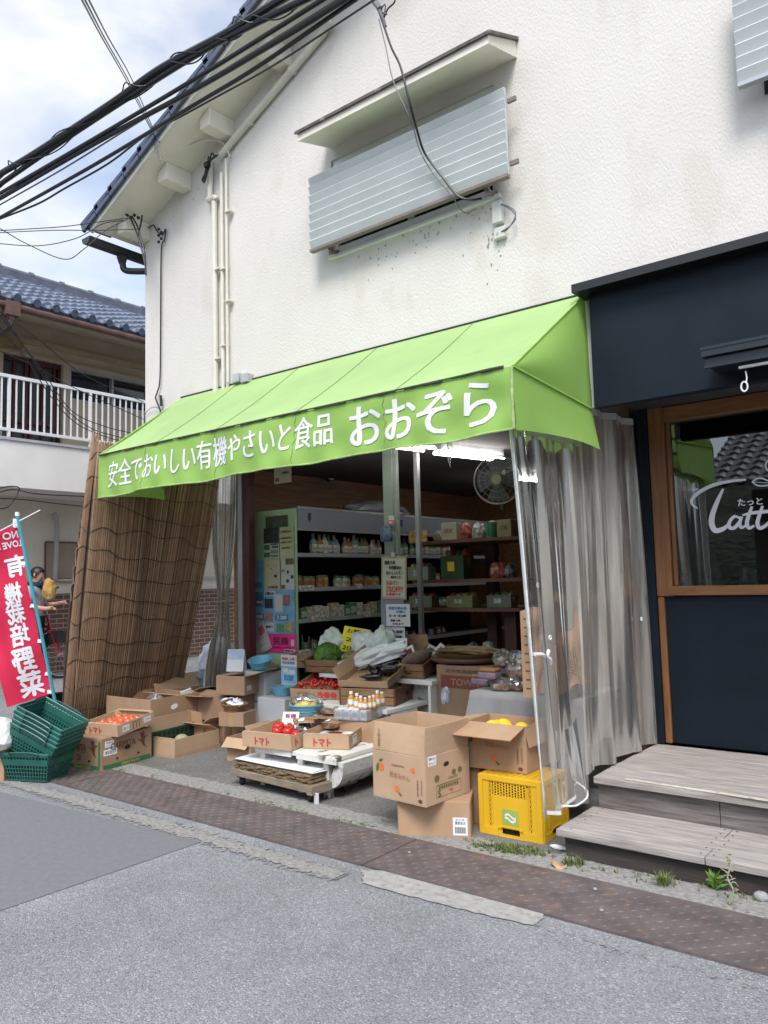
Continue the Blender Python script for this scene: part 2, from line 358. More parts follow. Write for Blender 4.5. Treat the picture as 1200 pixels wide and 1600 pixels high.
reed_m = attrmat('reed', .8)
aubergine = M('aubergine', (.012, .006, .016), .2, .2, 6, spec=.7)
tree_m = M('far_wood', (.018, .035, .018), .95, .6, 1.2, .8, 2, detail=8, bdist=.6)
red_cloth = M('red_banner', (.72, .025, .085), .75, .07, 3, .1, 12, trans=.25)
pole_m = M('pole_teal', (.06, .36, .44), .35, .08, 5)
white_plastic = M('white_plastic', (.76, .77, .78), .4, .05, 5)
cloth_grey = M('grey_cloth', (.27, .265, .27), .9, .1, 8, .15, 300, bdist=.002)
skin = M('skin', (.50, .29, .20), .55, .08, 9)
hair = M('hair', (.012, .010, .010), .5, .2, 40, stretch=(1, 1, .2))
shirt = M('grey_shirt', (.30, .33, .37), .85, .1, 12)
brown_cloth = M('brown_cloth', (.35, .21, .12), .9, .15, 15, .3, 200, bdist=.003)
teal_dark = M('cooler_dark', (.018, .021, .024), .5, .2, 5)
cooler_head = M('cooler_header', (.22, .24, .29), .4, .06, 3)
cooler_green = M('cooler_side', (.36, .50, .34), .5, .06, 3)
red_metal = M('bicycle_red', (.4, .015, .02), .3, .1, 5)
moss_m = attrmat('moss', .9, .1)

# ================================================================== THE SETTING
mb = MB(); mb.add([(-400, -400, -.03), (400, -400, -.03), (400, 400, -.03), (-400, 400, -.03)], [(0, 1, 2, 3)]); struct(mb.build('ground', apron))
mb = MB(); mb.add([(-40, -3.1, 0), (30, -3.1, 0), (30, 40, 0), (-40, 40, 0)], [(0, 1, 2, 3)]); struct(mb.build('road', asphalt))
def sheet(name, pts, z, mat):
    mb = MB(); mb.prism([(p.x, p.y, z - .003) for p in pts], (0, 0, .003)); return struct(mb.build(name, mat))
sheet('road_patch', [G(315, 1316), G(0, 1424), G(-420, 1560), G(-420, 1170), G(0, 1238), G(120, 1268)][::-1], .004, patchmat)
def worn(name, mat_a, edge, amp, sc_):
    """surface that frays out towards its long edges (worn concrete over asphalt)"""
    mt = mat_a.copy(); mt.name = name; t = mt.node_tree; n = t.nodes.new; k = t.links.new
    o = t.nodes['Material Output']; b = t.nodes['Principled BSDF']
    c = n('ShaderNodeTexCoord'); sx = n('ShaderNodeSeparateXYZ'); k(c.outputs['Object'], sx.inputs[0])
    ab = n('ShaderNodeMath'); ab.operation = 'ABSOLUTE'; k(sx.outputs['Y'], ab.inputs[0])
    z = n('ShaderNodeTexNoise'); z.inputs['Scale'].default_value = sc_; z.inputs['Detail'].default_value = 9; z.inputs['Roughness'].default_value = .72; k(c.outputs['Object'], z.inputs['Vector'])
    ma = n('ShaderNodeMath'); ma.operation = 'MULTIPLY_ADD'; ma.inputs[1].default_value = amp; k(z.outputs['Fac'], ma.inputs[0]); k(ab.outputs[0], ma.inputs[2])
    mr = n('ShaderNodeMapRange'); mr.inputs['From Min'].default_value = edge + amp * .5; mr.inputs['From Max'].default_value = edge + amp * .5 + .012; k(ma.outputs[0], mr.inputs['Value'])
    tr = n('ShaderNodeBsdfTransparent'); ms = n('ShaderNodeMixShader'); k(mr.outputs['Result'], ms.inputs[0]); k(b.outputs[0], ms.inputs[1]); k(tr.outputs[0], ms.inputs[2]); k(ms.outputs[0], o.inputs['Surface'])
    return mt
def strip(name, x0, x1, y0, y1, z, mat):
    mb = MB(); w = (y1 - y0) / 2; mb.add([(x0, -w, 0), (x1, -w, 0), (x1, w, 0), (x0, w, 0)], [(0, 1, 2, 3)])
    return struct(mb.build(name, mat, loc=(0, (y0 + y1) / 2, z)))
kerb_c = worn('worn_kerb', concrete, .06, .34, 26)
strip('kerb_strip', -14, -2.73, 2.84, 3.26, .006, kerb_c)
pale_c = M('pale_cement', (.335, .325, .305), .95, .2, 22, .6, 70, detail=9, bdist=.006, spots=((.24, .235, .22), 26, .56))
pp = [G(567, 1361), G(640, 1366), G(760, 1400), G(852, 1432), G(833, 1448), G(700, 1418), G(566, 1381)]
pe_ = []
for i, q in enumerate(pp):
    r = pp[(i + 1) % len(pp)]
    for j in range(9): t_ = q.lerp(r, j / 9); pe_.append(t_ + V((random.uniform(-.008, .008), random.uniform(-.009, .009), 0)))
sheet('cement_patch', pe_[::-1], .008, pale_c)
strip('kerb_edge', -2.75, 4, 2.96, 3.26, .006, worn('worn_edge', M('edge_grit', (.26, .255, .245), .95, .4, 40, .7, 70, detail=9, bdist=.008), -.02, .34, 26))
strip('gutter_edge', -14, 4, 3.66, 3.99, .006, worn('worn_edge_inner', concrete, .11, .16, 22))
mb = MB(); mb.add([(-5.35, 3.86, .004), (-1.98, 3.86, .004), (-1.98, 5.0, .004), (-5.6, 5.0, .004), (-7.4, 4.9, .004), (-6.9, 4.1, .004)], [(0, 1, 2, 3, 4, 5)]); struct(mb.build('pavement', apron))
# steel drain covers: chequer plate
def chequer(x0, x1):
    mb = MB(); y0, y1 = 3.225, 3.712; mb.box((0, y0 - 3.2, -.004), (x1 - x0, y1 - 3.2, .012))
    s = .044; nx = int((x1 - x0 - .03) / s); ny = int((y1 - y0 - .02) / s)
    for i in range(nx):
        for j in range(ny):
            cx = .035 + i * s; cy = y0 - 3.2 + .03 + j * s; a = PI / 4 if (i + j) % 2 else -PI / 4
            ux = V((math.cos(a), math.sin(a), 0)); uy = V((-math.sin(a), math.cos(a), 0)); c = V((cx, cy, .012)); l, w = .021, .0056
            mb.add([c - ux * l, c - uy * w, c + ux * l, c + uy * w, c + V((0, 0, .0042))], [(0, 1, 4), (1, 2, 4), (2, 3, 4), (3, 0, 4)])
    return mb
PL = [(-8.7, -5.70, 'rusty chequer plate drain cover under the green baskets'), (-5.69, -2.745, 'rusty chequer plate drain cover in front of the vegetable boxes'), (-2.735, .22, 'rusty chequer plate drain cover in front of the wooden steps')]
for x0, x1, lb in PL:
    o = chequer(x0, x1).build('drain_cover', iron, loc=(x0, 3.2, 0)); tag(o, lb, 'drain cover', 'drain covers along the kerb')

# ------------------------------------------------------------------ the main building
FW = 4.70
bld = thing('shop_building', 'white stucco two storey building with blue tiled gable roof', 'building', (-4.4, 4.7, 0))
BO = V((-4.4, 4.7, 0))
class LB(MB):   # built in world coordinates, stored relative to the building's base
    def build(s, name, mat, parent=bld, **k):
        o = k.pop('org', BO); s.v = [tuple(V(q) - o) for q in s.v]; return MB.build(s, name, mat, parent, **k)
def zs(x): return 5.15 + .45 * (x + 7.0)
w = LB(); X0, X1 = -6.8, 4.0; RX = -.6
hx0, hx1, hz0, hz1 = -4.17, -2.6, 4.2, 5.03
w.box((X0, FW, 2.72), (hx0, FW + .16, 5.2)); w.box((hx1, FW, 2.72), (X1, FW + .16, 5.2)); w.box((hx0, FW, 2.72), (hx1, FW + .16, hz0)); w.box((hx0, FW, hz1), (hx1, FW + .16, 5.2))
w.prism([(X0, FW, 5.2), (X1, FW, 5.2), (X1, FW, zs(RX) - .45 * (X1 - RX)), (RX, FW, zs(RX)), (X0, FW, zs(X0))], (0, .16, 0))
w.build('front_wall', stucco)
w = LB(); w.box((X0, FW + .16, 2.85), (X0 + .16, 12, 5.2)); w.build('side_wall', stucco)
w = LB(); w.box((X0 + .16, FW + .16, 2.85), (-5.2, 6.2, 2.93)); w.build('porch_ceiling', darkgrey); w = LB(); w.box((-1.96, FW + .12, 2.66), (X1, 6.0, 2.75)); w.build('porch_ceiling', darkgrey)
# ground floor shell
w = LB(); w.prism([(-6.03, 5.32, 0), (-6.40, 5.75, 0), (-6.40, 10.4, 0), (-6.5, 10.4, 0), (-6.5, 5.70, 0), (-6.12, 5.28, 0)][::-1], (0, 0, 2.85)); w.build('interior_wall', plank)
w = LB(); w.box((-6.40, 10.3, 0), (-2.1, 10.4, 2.75)); w.build('rear_wall', plank)
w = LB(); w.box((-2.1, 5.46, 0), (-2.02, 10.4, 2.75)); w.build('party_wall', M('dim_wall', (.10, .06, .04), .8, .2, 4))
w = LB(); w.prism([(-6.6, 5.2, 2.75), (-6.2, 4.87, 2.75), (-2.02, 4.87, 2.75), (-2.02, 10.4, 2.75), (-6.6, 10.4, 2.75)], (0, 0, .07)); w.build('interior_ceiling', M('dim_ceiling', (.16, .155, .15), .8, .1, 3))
w = LB(); w.prism([(-6.4, 5.6, .006), (-6.1, 5.3, .006), (-2.1, 5.3, .006), (-2.1, 10.3, .006), (-6.4, 10.3, .006)], (0, 0, .014)); w.build('shop_floor', M('shop_floor', (.10, .095, .09), .6, .2, 3))
w = LB(); w.box((-6.06, 5.28, 0), (-5.995, 5.34, 2.74)); w.build('door_post', alu)
w = LB(); w.box((-5.985, 5.29, 0), (-5.90, 5.37, 2.74)); w.build('door_post', M('maroon_post', (.07, .012, .018), .5, .2, 5))
w = LB(); w.box((-4.45, 5.65, 0), (-4.345, 5.73, 2.74)); w.box((-4.34, 5.67, 0), (-4.31, 5.71, 2.74)); w.build('pillar', M('pillar_grey', (.26, .30, .265), .5, .1, 4))
w = LB(); w.box((-4.20, 5.80, 0), (-4.16, 5.84, 2.74)); w.build('door_rail', alu)
# roof
w = LB(); yv = 4.25; ye = 12.6
w.prism([(-7.02, yv, zs(-7.02)), (RX, yv, zs(RX)), (RX, yv, zs(RX) + .03), (-7.02, yv, zs(-7.02) + .03)], (0, ye - yv, 0)); w.build('soffit', soffit)
w = LB(); w.prism([(-7.05, yv, zs(-7.05) - .005), (RX, yv, zs(RX) - .005), (RX, yv, zs(RX) + .085), (-7.05, yv, zs(-7.05) + .085)], (0, -.035, 0)); w.build('barge_board', M('barge_white', (.66, .64, .58), .8, .1, 5, spots=((.4, .37, .32), 12, .68)))
w = LB(); w.prism([(-7.1, yv - .02, zs(-7.1) + .088), (RX, yv - .02, zs(RX) + .088), (RX, yv - .02, zs(RX) + .12), (-7.1, yv - .02, zs(-7.1) + .12)], (0, ye - yv, 0))
L_ = .27
for i in range(28):       # verge tiles, each stepping over the one below
    x = -7.14 + i * L_ * .912
    for yy in (0,):
        p0 = V((x, yv - .075, zs(x) + .075)); d = V((.912, 0, .41)); nrm = V((-.41, 0, .912))
        w.obox(p0 + nrm * (.005 + .03), d * (L_ + .06) - nrm * .026, V((0, .34, 0)), nrm * .05)
        w.obox(p0 + nrm * (-.03), d * (L_ - .012), V((0, .03, 0)), nrm * .062)
# courses behind the verge
for i in range(26):
    x = -7.14 + i * L_ * .912; p0 = V((x, yv + .27, zs(x) + .09)); d = V((.912, 0, .41)); nrm = V((-.41, 0, .912))
    w.obox(p0 + nrm * .04, d * (L_ + .05) - nrm * .03, V((0, ye - yv - .3, 0)), nrm * .025)
w.build('roof', tile_blue)
w = LB(); w.prism([(RX, yv, zs(RX)), (4.5, yv, zs(RX) - .45 * (4.5 - RX)), (4.5, yv, zs(RX) - .45 * (4.5 - RX) + .12), (RX, yv, zs(RX) + .12)], (0, ye - yv, 0)); w.build('roof', tile_blue)
for px, py in ((192, 322), (256, 246), (322, 170), (412, 48)):
    q = P(px, py, 4.42); x = q.x
    w = LB(); w.prism([(x - .07, 4.40, zs(x) - .145), (x + .07, 4.40, zs(x) - .145), (x + .07, 4.40, zs(x + .07) - .002), (x - .07, 4.40, zs(x - .07) - .002)], (0, .302, 0)); w.build('purlin', soffit, bevel=.008)
w = LB(); n_ = 10
pr = [(-7.10 + .075 * math.cos(a), zs(-7.05) - .05 + .075 * math.sin(a)) for a in [PI + PI * i / n_ for i in range(n_ + 1)]]
pr += [(-7.10 + .06 * math.cos(a), zs(-7.05) - .05 + .06 * math.sin(a)) for a in [2 * PI - PI * i / n_ for i in range(n_ + 1)]]
w.prism([(x, 4.2, z) for x, z in pr], (0, 8.2, 0)); w.prism([(x, 4.195, z) for x, z in pr[:n_ + 1]], (0, .006, 0))
w.tube([(-7.10, 4.62, zs(-7.05) - .12), (-7.10, 4.62, zs(-7.05) - .2)], [.06, .035], 10); w.tube(cr([(-7.10, 4.62, 4.95), (-7.09, 4.64, 4.87), (-7.02, 4.70, 4.85), (-6.86, 4.84, 4.85)]), .034, 10)
w.build('gutter', gutter_m)
# upper window with hood and louvred screen
win = LB()
for a, b in (((hx0, 4.72, hz0), (hx0 + .045, 4.80, hz1)), ((hx1 - .045, 4.72, hz0), (hx1, 4.80, hz1)), ((hx0 + .045, 4.68, hz0), (hx1 - .045, 4.80, hz0 + .05)), ((hx0 + .045, 4.72, hz1 - .045), (hx1 - .045, 4.80, hz1)), ((-3.41, 4.73, hz0 + .05), (-3.36, 4.79, hz1 - .045))): win.box(a, b)
win.box((hx0 - .03, 4.672, hz0 - .03), (hx1 + .03, 4.74, hz0 - .003))
wf = win.build('window', M('window_alu', (.80, .80, .82), .4, .05, 5))
g_ = LB(); g_.box((hx0 + .045, 4.755, hz0 + .05), (-3.41, 4.765, hz1 - .045)); g_.box((-3.36, 4.755, hz0 + .05), (hx1 - .045, 4.765, hz1 - .045)); g_.build('pane', darkglass, wf)
g_ = LB(); g_.box((hx0, 4.85, hz0 - .1), (hx1, 4.86, hz1 + .1)); g_.build('curtain_behind', M('dim_curtain', (.25, .25, .25), .9), wf)
w = LB(); xa, xb = -4.165, -2.40
w.prism([(xa, 4.30, 5.025), (xa, 4.30, 5.085), (xa, 4.70, 5.262), (xa, 4.70, 5.14)], (xb - xa, 0, 0)); hood = w.build('window_hood', soffit)
w = LB(); w.prism([(xa - .02, 4.28, 5.079), (xa - .02, 4.28, 5.103), (xa - .02, 4.70, 5.288), (xa - .02, 4.70, 5.264)], (xb - xa + .04, 0, 0)); w.build('hood_flashing', M('flashing', (.10, .085, .07), .6, .4, 20, spots=((.28, .25, .2), 9, .6)), hood)
def louvre(xa, xb, z0, n, pitch, y0=4.555):
    w = LB()
    for i in range(n):
        z = z0 + i * pitch
        w.prism([(xa, y0 - .004, z), (xa, y0 - .030, z + pitch - .012), (xa, y0 - .020, z + pitch - .0012), (xa, y0 + .004, z + pitch - .0012), (xa, y0 + .004, z)][::-1], (xb - xa, 0, 0))
    return w
lv = louvre(-4.275, -2.425, 4.235, 8, .077).build('louvre_screen', louver)
w = LB(); w.box((-4.275, 4.53, 4.21), (-2.425, 4.575, 4.232)); 
for x in (-4.10, -2.62): w.box((x - .015, 4.58, 4.2), (x + .015, 4.61, 4.87)); w.obox((x - .012, 4.585, 4.16), (.024, 0, 0), (0, .14, .05), (0, 0, .03))
for z in (4.75, 4.3): w.box((-2.425, 4.57, z), (-2.36, 4.59, z + .03))
w.build('louvre_rail', M('rail_brown', (.2, .17, .15), .6, .2, 6), lv)
lv = louvre(-.955, 1.2, 4.235, 9, .077).build('louvre_screen', louver)
w = LB(); w.box((-.955, 4.53, 4.21), (1.2, 4.575, 4.232)); w.tube(cr([(-.72, 4.56, 4.21), (-.70, 4.56, 4.17), (-.71, 4.60, 4.13), (-.73, 4.6, 4.16)]), .006, 6); w.build('louvre_rail', alu, lv)
w = LB(); w.box((-.85, 4.69, 4.2), (1.1, 4.699, 5.03)); w.build('pane', darkglass)
# conduits and pipes on the wall
w = LB(); a = [P(345, 243, 4.66), P(378, 203, 4.66), P(505, 52, 4.66)]; w.tube(cr(a, 4), .033, 12)
for t in (.3, .72): q = a[0].lerp(a[2], t); w.tube([q - V((.012, 0, .008)), q + V((.012, 0, .008))], .043, 12)
w.tube(cr([a[2] + V((-.02, 0, -.01)), a[2] + V((.05, -.01, .03)), a[2] + V((.11, -.05, .02)), a[2] + V((.12, -.08, -.03))], 4), .036, 10)
w.build('conduit', M('conduit_cream', (.62, .59, .52), .6, .12, 6, spots=((.33, .3, .26), 14, .7)))
w = LB()
def vp(px0, py0, px1, py1, r, y=4.66): b_ = P(px1, py1, y); t_ = P(px0, py0, y); w.tube([(b_.x, y, b_.z), (b_.x, y, t_.z)], r, 10)
vp(341, 312, 337, 625, .027); vp(350, 268, 349, 628, .017); vp(359, 245, 356, 598, .013)
q = P(338, 312, 4.66); w.tube(cr([q + V((.0, 0, 0)), q + V((-.02, 0, .03)), q + V((-.08, 0, .03)), q + V((-.09, 0, .07)), q + V((-.09, -.0, .42))], 5), .028, 10); w.tube([q + V((-.11, 0, .03)), q + V((-.06, 0, .03))], .036, 10)
q = P(356, 600, 4.66); w.tube(cr([q, q + V((-.02, 0, -.06)), q + V((-.08, 0, -.09))], 4), .013, 8)
for px, py in ((341, 420), (349, 420), (357, 330), (357, 470), (341, 560), (349, 540)): q = P(px, py, 4.655); w.box((q.x - .03, 4.635, q.z - .008), (q.x + .03, 4.69, q.z + .008))
q0 = P(355, 300, 4.66); w.tube(cr([P(359, 245, 4.66), P(352, 228, 4.66), P(335, 219, 4.6), P(300, 226, 4.5), P(262, 246, 4.42)], 6), .008, 6)
w.build('wall_pipe', M('pipe_cream', (.66, .63, .56), .5, .08, 5, spots=((.4, .36, .3), 16, .68)))
w = LB()
q = P(332, 258, 4.62); 
for i in range(6):
    r_ = random.Random(i); w.tube(cr([q + V((r_.uniform(-.03, .09), r_.uniform(-.05, 0), .07)), q + V((r_.uniform(-.06, .06), -.04, r_.uniform(.0, .09))), q + V((r_.uniform(-.06, 0), -.03, -.02)), q + V((r_.uniform(-.12, -.05), -.03, -.11)), q + V((-.1, -.02, -.15))], 6), .007, 6)
w.box(tuple(q + V((-.055, -.06, -.03))), tuple(q + V((.0, -.02, .02)))); w.build('cable_bundle', cablemat)
w = LB(); pts = [(212, 365), (232, 356), (240, 352), (246, 362), (254, 366), (259, 358), (257, 375), (252, 392), (251, 500), (250, 590), (246, 612), (243, 622), (248, 634), (252, 648)]
w.tube(cr([P(x, y, 4.675) for x, y in pts], 5), .0075, 6)
for i in range(5): q = P(248 + (i % 2) * 4, 358 + i * 5, 4.66); w.ball(tuple(q), .016, 8, 6)
w.tube([P(251, 618, 4.67), P(252, 634, 4.67)], .014, 8); w.tube(cr([P(225, 662, 4.69), P(228, 645, 4.68), P(240, 636, 4.67), P(252, 640, 4.67)], 5), .003, 5); w.build('wall_cable', cablemat)
w = LB(); q = P(778, 330, 4.67); w.box((q.x - .04, 4.65, q.z - .09), (q.x + .035, 4.70, q.z + .07)); q2 = P(783, 362, 4.68); w.box((q2.x - .05, 4.66, q2.z - .05), (q2.x + .04, 4.70, q2.z + .03)); mbx = w.build('meter_box', dirty_white, bevel=.006)
w = LB()
for i in range(4):
    r_ = random.Random(i + 9); w.tube(cr([P(776 + r_.uniform(0, 8), 318, 4.66), P(795, 318 + r_.uniform(0, 12), 4.64), P(806, 335 + r_.uniform(-4, 6), 4.64), P(798, 352, 4.64), P(782 + r_.uniform(0, 8), 362, 4.66)], 5), .0035, 5)
w.build('wire', wiregrey, mbx)
# dirt under the sill: moss specks grown on the stucco
w = LB()
for i in range(130):
    r_ = random.Random(i + 70)
    if i < 70: t = r_.random(); px = 560 + t * 215; py = 393 - t * 82 + abs(r_.gauss(0, 1)) * 20
    elif i < 95: px = 772 + r_.gauss(0, 8); py = 365 + abs(r_.gauss(0, 26))
    else: t = r_.random(); px = 262 + t * 175; py = 342 - t * 205 + r_.gauss(0, 9) + (8 if t < .9 else 0)
    q = P(px, py, 4.697); s = r_.uniform(.002, .0075); w.ball(tuple(q), s, 6, 4, sq=(1, .35, r_.uniform(.7, 2.)))
st_o = w.build('stain', M('mould', (.33, .31, .27), .95, .3, 30)); st_o['kind'] = 'stuff'
w = LB()
for px in (376, 389): q = P(px, 590, 4.68); w.box((q.x - .05, 4.62, q.z - .05), (q.x + .04, 4.70, q.z + .03))
w.build('cable_box', M('box_grey', (.45, .46, .48), .5), bevel=.005)

# ------------------------------------------------------------------ green awning
A0, A1, B0, B1 = V((-6.17, 3.785, 2.655)), V((-1.97, 3.646, 2.622)), V((-6.19, 4.69, 3.334)), V((-1.985, 4.69, 3.315))
aw = thing('awning', 'lime green fabric shop awning with white Japanese lettering', 'awning', (-4.1, 4.7, 2.6)); AO = V((-4.1, 4.7, 2.6))
class AB(LB):
    def build(s, name, mat, parent=aw, **k): return LB.build(s, name, mat, parent, org=AO, **k)
def canopy(u, v):
    p = A0.lerp(A1, u).lerp(B0.lerp(B1, u), v); sag = -.022 * math.sin(PI * v) * (1 + .25 * math.sin(u * 29)) - .006 * abs(math.sin(u * PI * 6)) * (1 - v) ; return p + V((0, -.3 * sag, sag))
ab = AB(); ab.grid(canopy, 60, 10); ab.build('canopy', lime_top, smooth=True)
def drop(u): return .372 - .028 * u + .006 * math.sin(u * 23) + (.012 * max(0, 1 - abs(u - .9) / .1))
def val(u, v, off=0.):
    p = A0.lerp(A1, u); w_ = v ** .8 * (.024 * math.sin(u * 19 + .5) + .013 * math.sin(u * 47 + v * 3) + .008 * math.sin(u * 88 - v * 4)) + .010 * math.sin(PI * v) * math.sin(u * 31 + v * 5) * (.4 + u) - .02 * v
    fold = .012 * math.exp(-((u - .965 - .12 * v) / .035) ** 2) + .012 * math.exp(-((u - .03 - .05 * v) / .02) ** 2) * v
    return p + V((0, w_ - fold - off, -v * drop(u)))
ab = AB(); ab.grid(val, 150, 14); vl = ab.build('valance', lime, smooth=True)
ab = AB(); ab.tube([val(i / 60, 1, .002) for i in range(61)], .006, 6); ab.tube([A1 + V((0, -.004, -.004)), val(1, .5, .004), val(1, 1, .004)], .009, 8); ab.build('hem', M('hem_dirty', (.33, .47, .17), .9, .3, 25), vl)
ab = AB()
for i in range(60):
    u = .004 + i / 60 * .985; k_ = .5 + .5 * math.sin(i * 1.7) * math.sin(i * .6 + 1)
    a_ = val(u, .012 + .012 * k_, .004); b_ = val(u + 1 / 60, .012 + .012 * k_, .004); ab.tube([a_ + V((0, -.003, .010)), b_ + V((0, -.003, .010))], .005 + .005 * k_, 6)
ab.tube([canopy(u / 40, 1) + V((0, -.006, .004)) for u in range(41)], .007, 6)
ab.build('seam', dirtline, vl)
for u in (.175, .39, .60, .785): ab = AB(); ab.tube([val(u + .003 * math.sin(v * 9), v / 10, .002) for v in range(11)], .0028, 5); ab.build('stitching', MATS.get('stitch') or M('stitch', (.20, .30, .10), .9), vl)
for u in (.2, .385, .59, .80): ab = AB(); ab.tube([canopy(u, v / 10) + V((0, -.002, .003)) for v in range(11)], .0022, 5); ab.build('stitching', MATS['stitch'])
# lettering that follows the valance
def val_text(body, px0, px1, v0, v1, bold, squeeze=True, rise=0.):
    vs, fs, tw, th = textmesh(body, 0, 1, False, .09)
    u0 = (P(px0, 740, 3.72).x - A0.x) / (A1.x - A0.x); u1 = (P(px1, 660, 3.69).x - A0.x) / (A1.x - A0.x)
    ab = AB()
    for i, (bx, by) in enumerate([(-bold, 0), (bold, 0), (-bold * .35, .15 * bold), (bold * .35, -.15 * bold)]):
        pts = []
        for x, y in vs:
            sl = .16 * y / th
            u = u0 + (u1 - u0) * ((x + bx) / tw + .5) + sl * 0; v = v1 + (v0 - v1) * ((y + by) / th + .5) + rise * ((x / tw) + .5)
            pts.append(val(u, v, .0035 + .0005 * i))
        ab.add(pts, fs)
    ab.build('lettering', ink_white, vl)
val_text('安全でおいしい有機やさいと食品', 161, 519, .20, .80, .024, rise=-.10)
val_text('おおぞら', 556, 781, .14, .86, .028, rise=-.02)
# ends
def side(X, F, B, zf, zb, nm, flare=0.):
    ab = AB(); seam_f = F; seam_b = V((X, B.y - .005, B.z - .765))
    ab.grid(lambda u, v: (F.lerp(B, u)).lerp(F.lerp(seam_b, u), v) + V((flare * .035 * math.sin(PI * u) * math.sin(PI * v), 0, 0)), 14, 10); pn = ab.build('side_panel', lime, smooth=True)
    ab = AB(); lowf = F + V((0, 0, zf - F.z)); lowb = V((X + flare * .02, B.y + .0, zb))
    ab.grid(lambda u, v: F.lerp(seam_b, u).lerp(lowf.lerp(lowb, u) + V((0, 0, .0)), v) + V((flare * (.012 * math.sin(u * 7 + 2) * v + .014 * u * v * v), 0, .03 * math.sin(PI * u) * v)), 20, 10); ab.build('side_valance', lime, smooth=True)
    ab = AB(); ab.tube([F.lerp(seam_b, i / 10) + V((flare * .006, 0, 0)) for i in range(11)], .006, 6); ab.tube([F.lerp(B, i / 10) + V((flare * .004, 0, .002)) for i in range(11)], .006, 6); ab.build('seam_cord', M('cord_green', (.30, .50, .10), .8), pn)
side(-1.97, A1, B1, 2.275, 2.285, 'r', 1.); side(-6.18, A0, B0 + V((0, .02, 0)), 2.283, 2.30, 'l', -1.)
ab = AB()
for a, b in ((A0, A1),): ab.tube([a + V((.03, .03, -.03)), b + V((-.03, .03, -.03))], .012, 8)
for u in (.02, .2, .4, .6, .8, .985): q = A0.lerp(A1, u) + V((0, .03, -.02)); r = B0.lerp(B1, u) + V((0, 0, -.06)); ab.tube([q + V((0, 0, -.02)), r + V((0, 0, -.04))], .010, 8); ab.tube([q, V((r.x, 4.69, q.z))], .010, 8)
ab.build('frame', M('frame_grey', (.3, .31, .31), .5, .1, 5, metal=.4))
w = LB(); w.box((-1.965, 4.675, 2.56), (-1.925, 4.699, 3.26)); w.build('wall_flashing', M('flash_white', (.5, .51, .53), .5, .1, 4))

# ------------------------------------------------------------------ cafe front
cf = thing('cafe', 'dark navy cafe frontage with brown timber window', 'cafe', (-1.9, 5.5, 0)); CO = V((-1.9, 5.5, 0))
class CB(LB):
    def build(s, name, mat, parent=cf, **k): return LB.build(s, name, mat, parent, org=CO, **k)
c_ = CB(); c_.box((-1.925, 4.615, 2.545), (4, 4.69, 3.27)); c_.build('fascia', navy)
c_ = CB(); c_.prism([(-1.99, 4.50, 3.272), (-1.99, 4.50, 3.325), (-1.99, 4.695, 3.36), (-1.99, 4.695, 3.272)], (6, 0, 0)); c_.build('cap', black)
c_ = CB(); c_.box((-1.96, 5.42, .335), (-1.885, 5.6, 2.66)); c_.build('jamb', navy)
def fr(a, b, nm, mt): q = CB(); q.box(a, b); return q.build(nm, mt, bevel=.006)
fr((-1.884, 5.44, 1.335), (-1.775, 5.56, 2.66), 'window_frame', wood_frame)
fr((-1.774, 5.445, 2.55), (3.5, 5.555, 2.655), 'window_frame', wood_frame_h)
fr((-1.80, 5.43, 1.34), (3.5, 5.56, 1.405), 'window_sill', wood_frame_h)
fr((-1.884, 5.45, .335), (-1.84, 5.55, 1.333), 'window_frame', wood_frame)
fr((-1.773, 5.47, 1.406), (-1.745, 5.53, 2.549), 'inner_stile', wood_frame)
fr((-1.838, 5.47, .335), (3.5, 5.55, 1.338), 'lower_panel', navy)
c_ = CB(); c_.add([(-1.745, 5.50, 1.406), (3.5, 5.50, 1.406), (3.5, 5.50, 2.549), (-1.745, 5.50, 2.549)], [(0, 1, 2, 3)]); gp = c_.build('window_pane', pane)
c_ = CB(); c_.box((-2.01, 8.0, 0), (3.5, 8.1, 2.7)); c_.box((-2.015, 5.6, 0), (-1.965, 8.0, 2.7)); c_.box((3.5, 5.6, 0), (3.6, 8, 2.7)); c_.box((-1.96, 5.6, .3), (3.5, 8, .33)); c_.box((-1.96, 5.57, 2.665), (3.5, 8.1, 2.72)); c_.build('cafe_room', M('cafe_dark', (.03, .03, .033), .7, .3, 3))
def ribbon(pts, wd, y=5.492):
    q = [P(1000 + x / 4, 600 + yy / 4, y) for x, yy in pts]; q = cr(q, 7); L = len(q); mb = CB(); vs = []
    for i, p in enumerate(q):
        t = q[min(i + 1, L - 1)] - q[max(i - 1, 0)]; n_ = V((-t.z, 0, t.x)).normalized(); f = i / (L - 1)
        s = (wd[0] * (1 - f) + wd[2] * f) if len(wd) == 3 and False else (wd[0] * (1 - f) ** 2 + 2 * wd[1] * f * (1 - f) + wd[2] * f * f)
        vs += [p + n_ * s, p - n_ * s]
    return vs, [(2 * i, 2 * i + 1, 2 * i + 3, 2 * i + 2) for i in range(L - 1)]
c_ = CB()
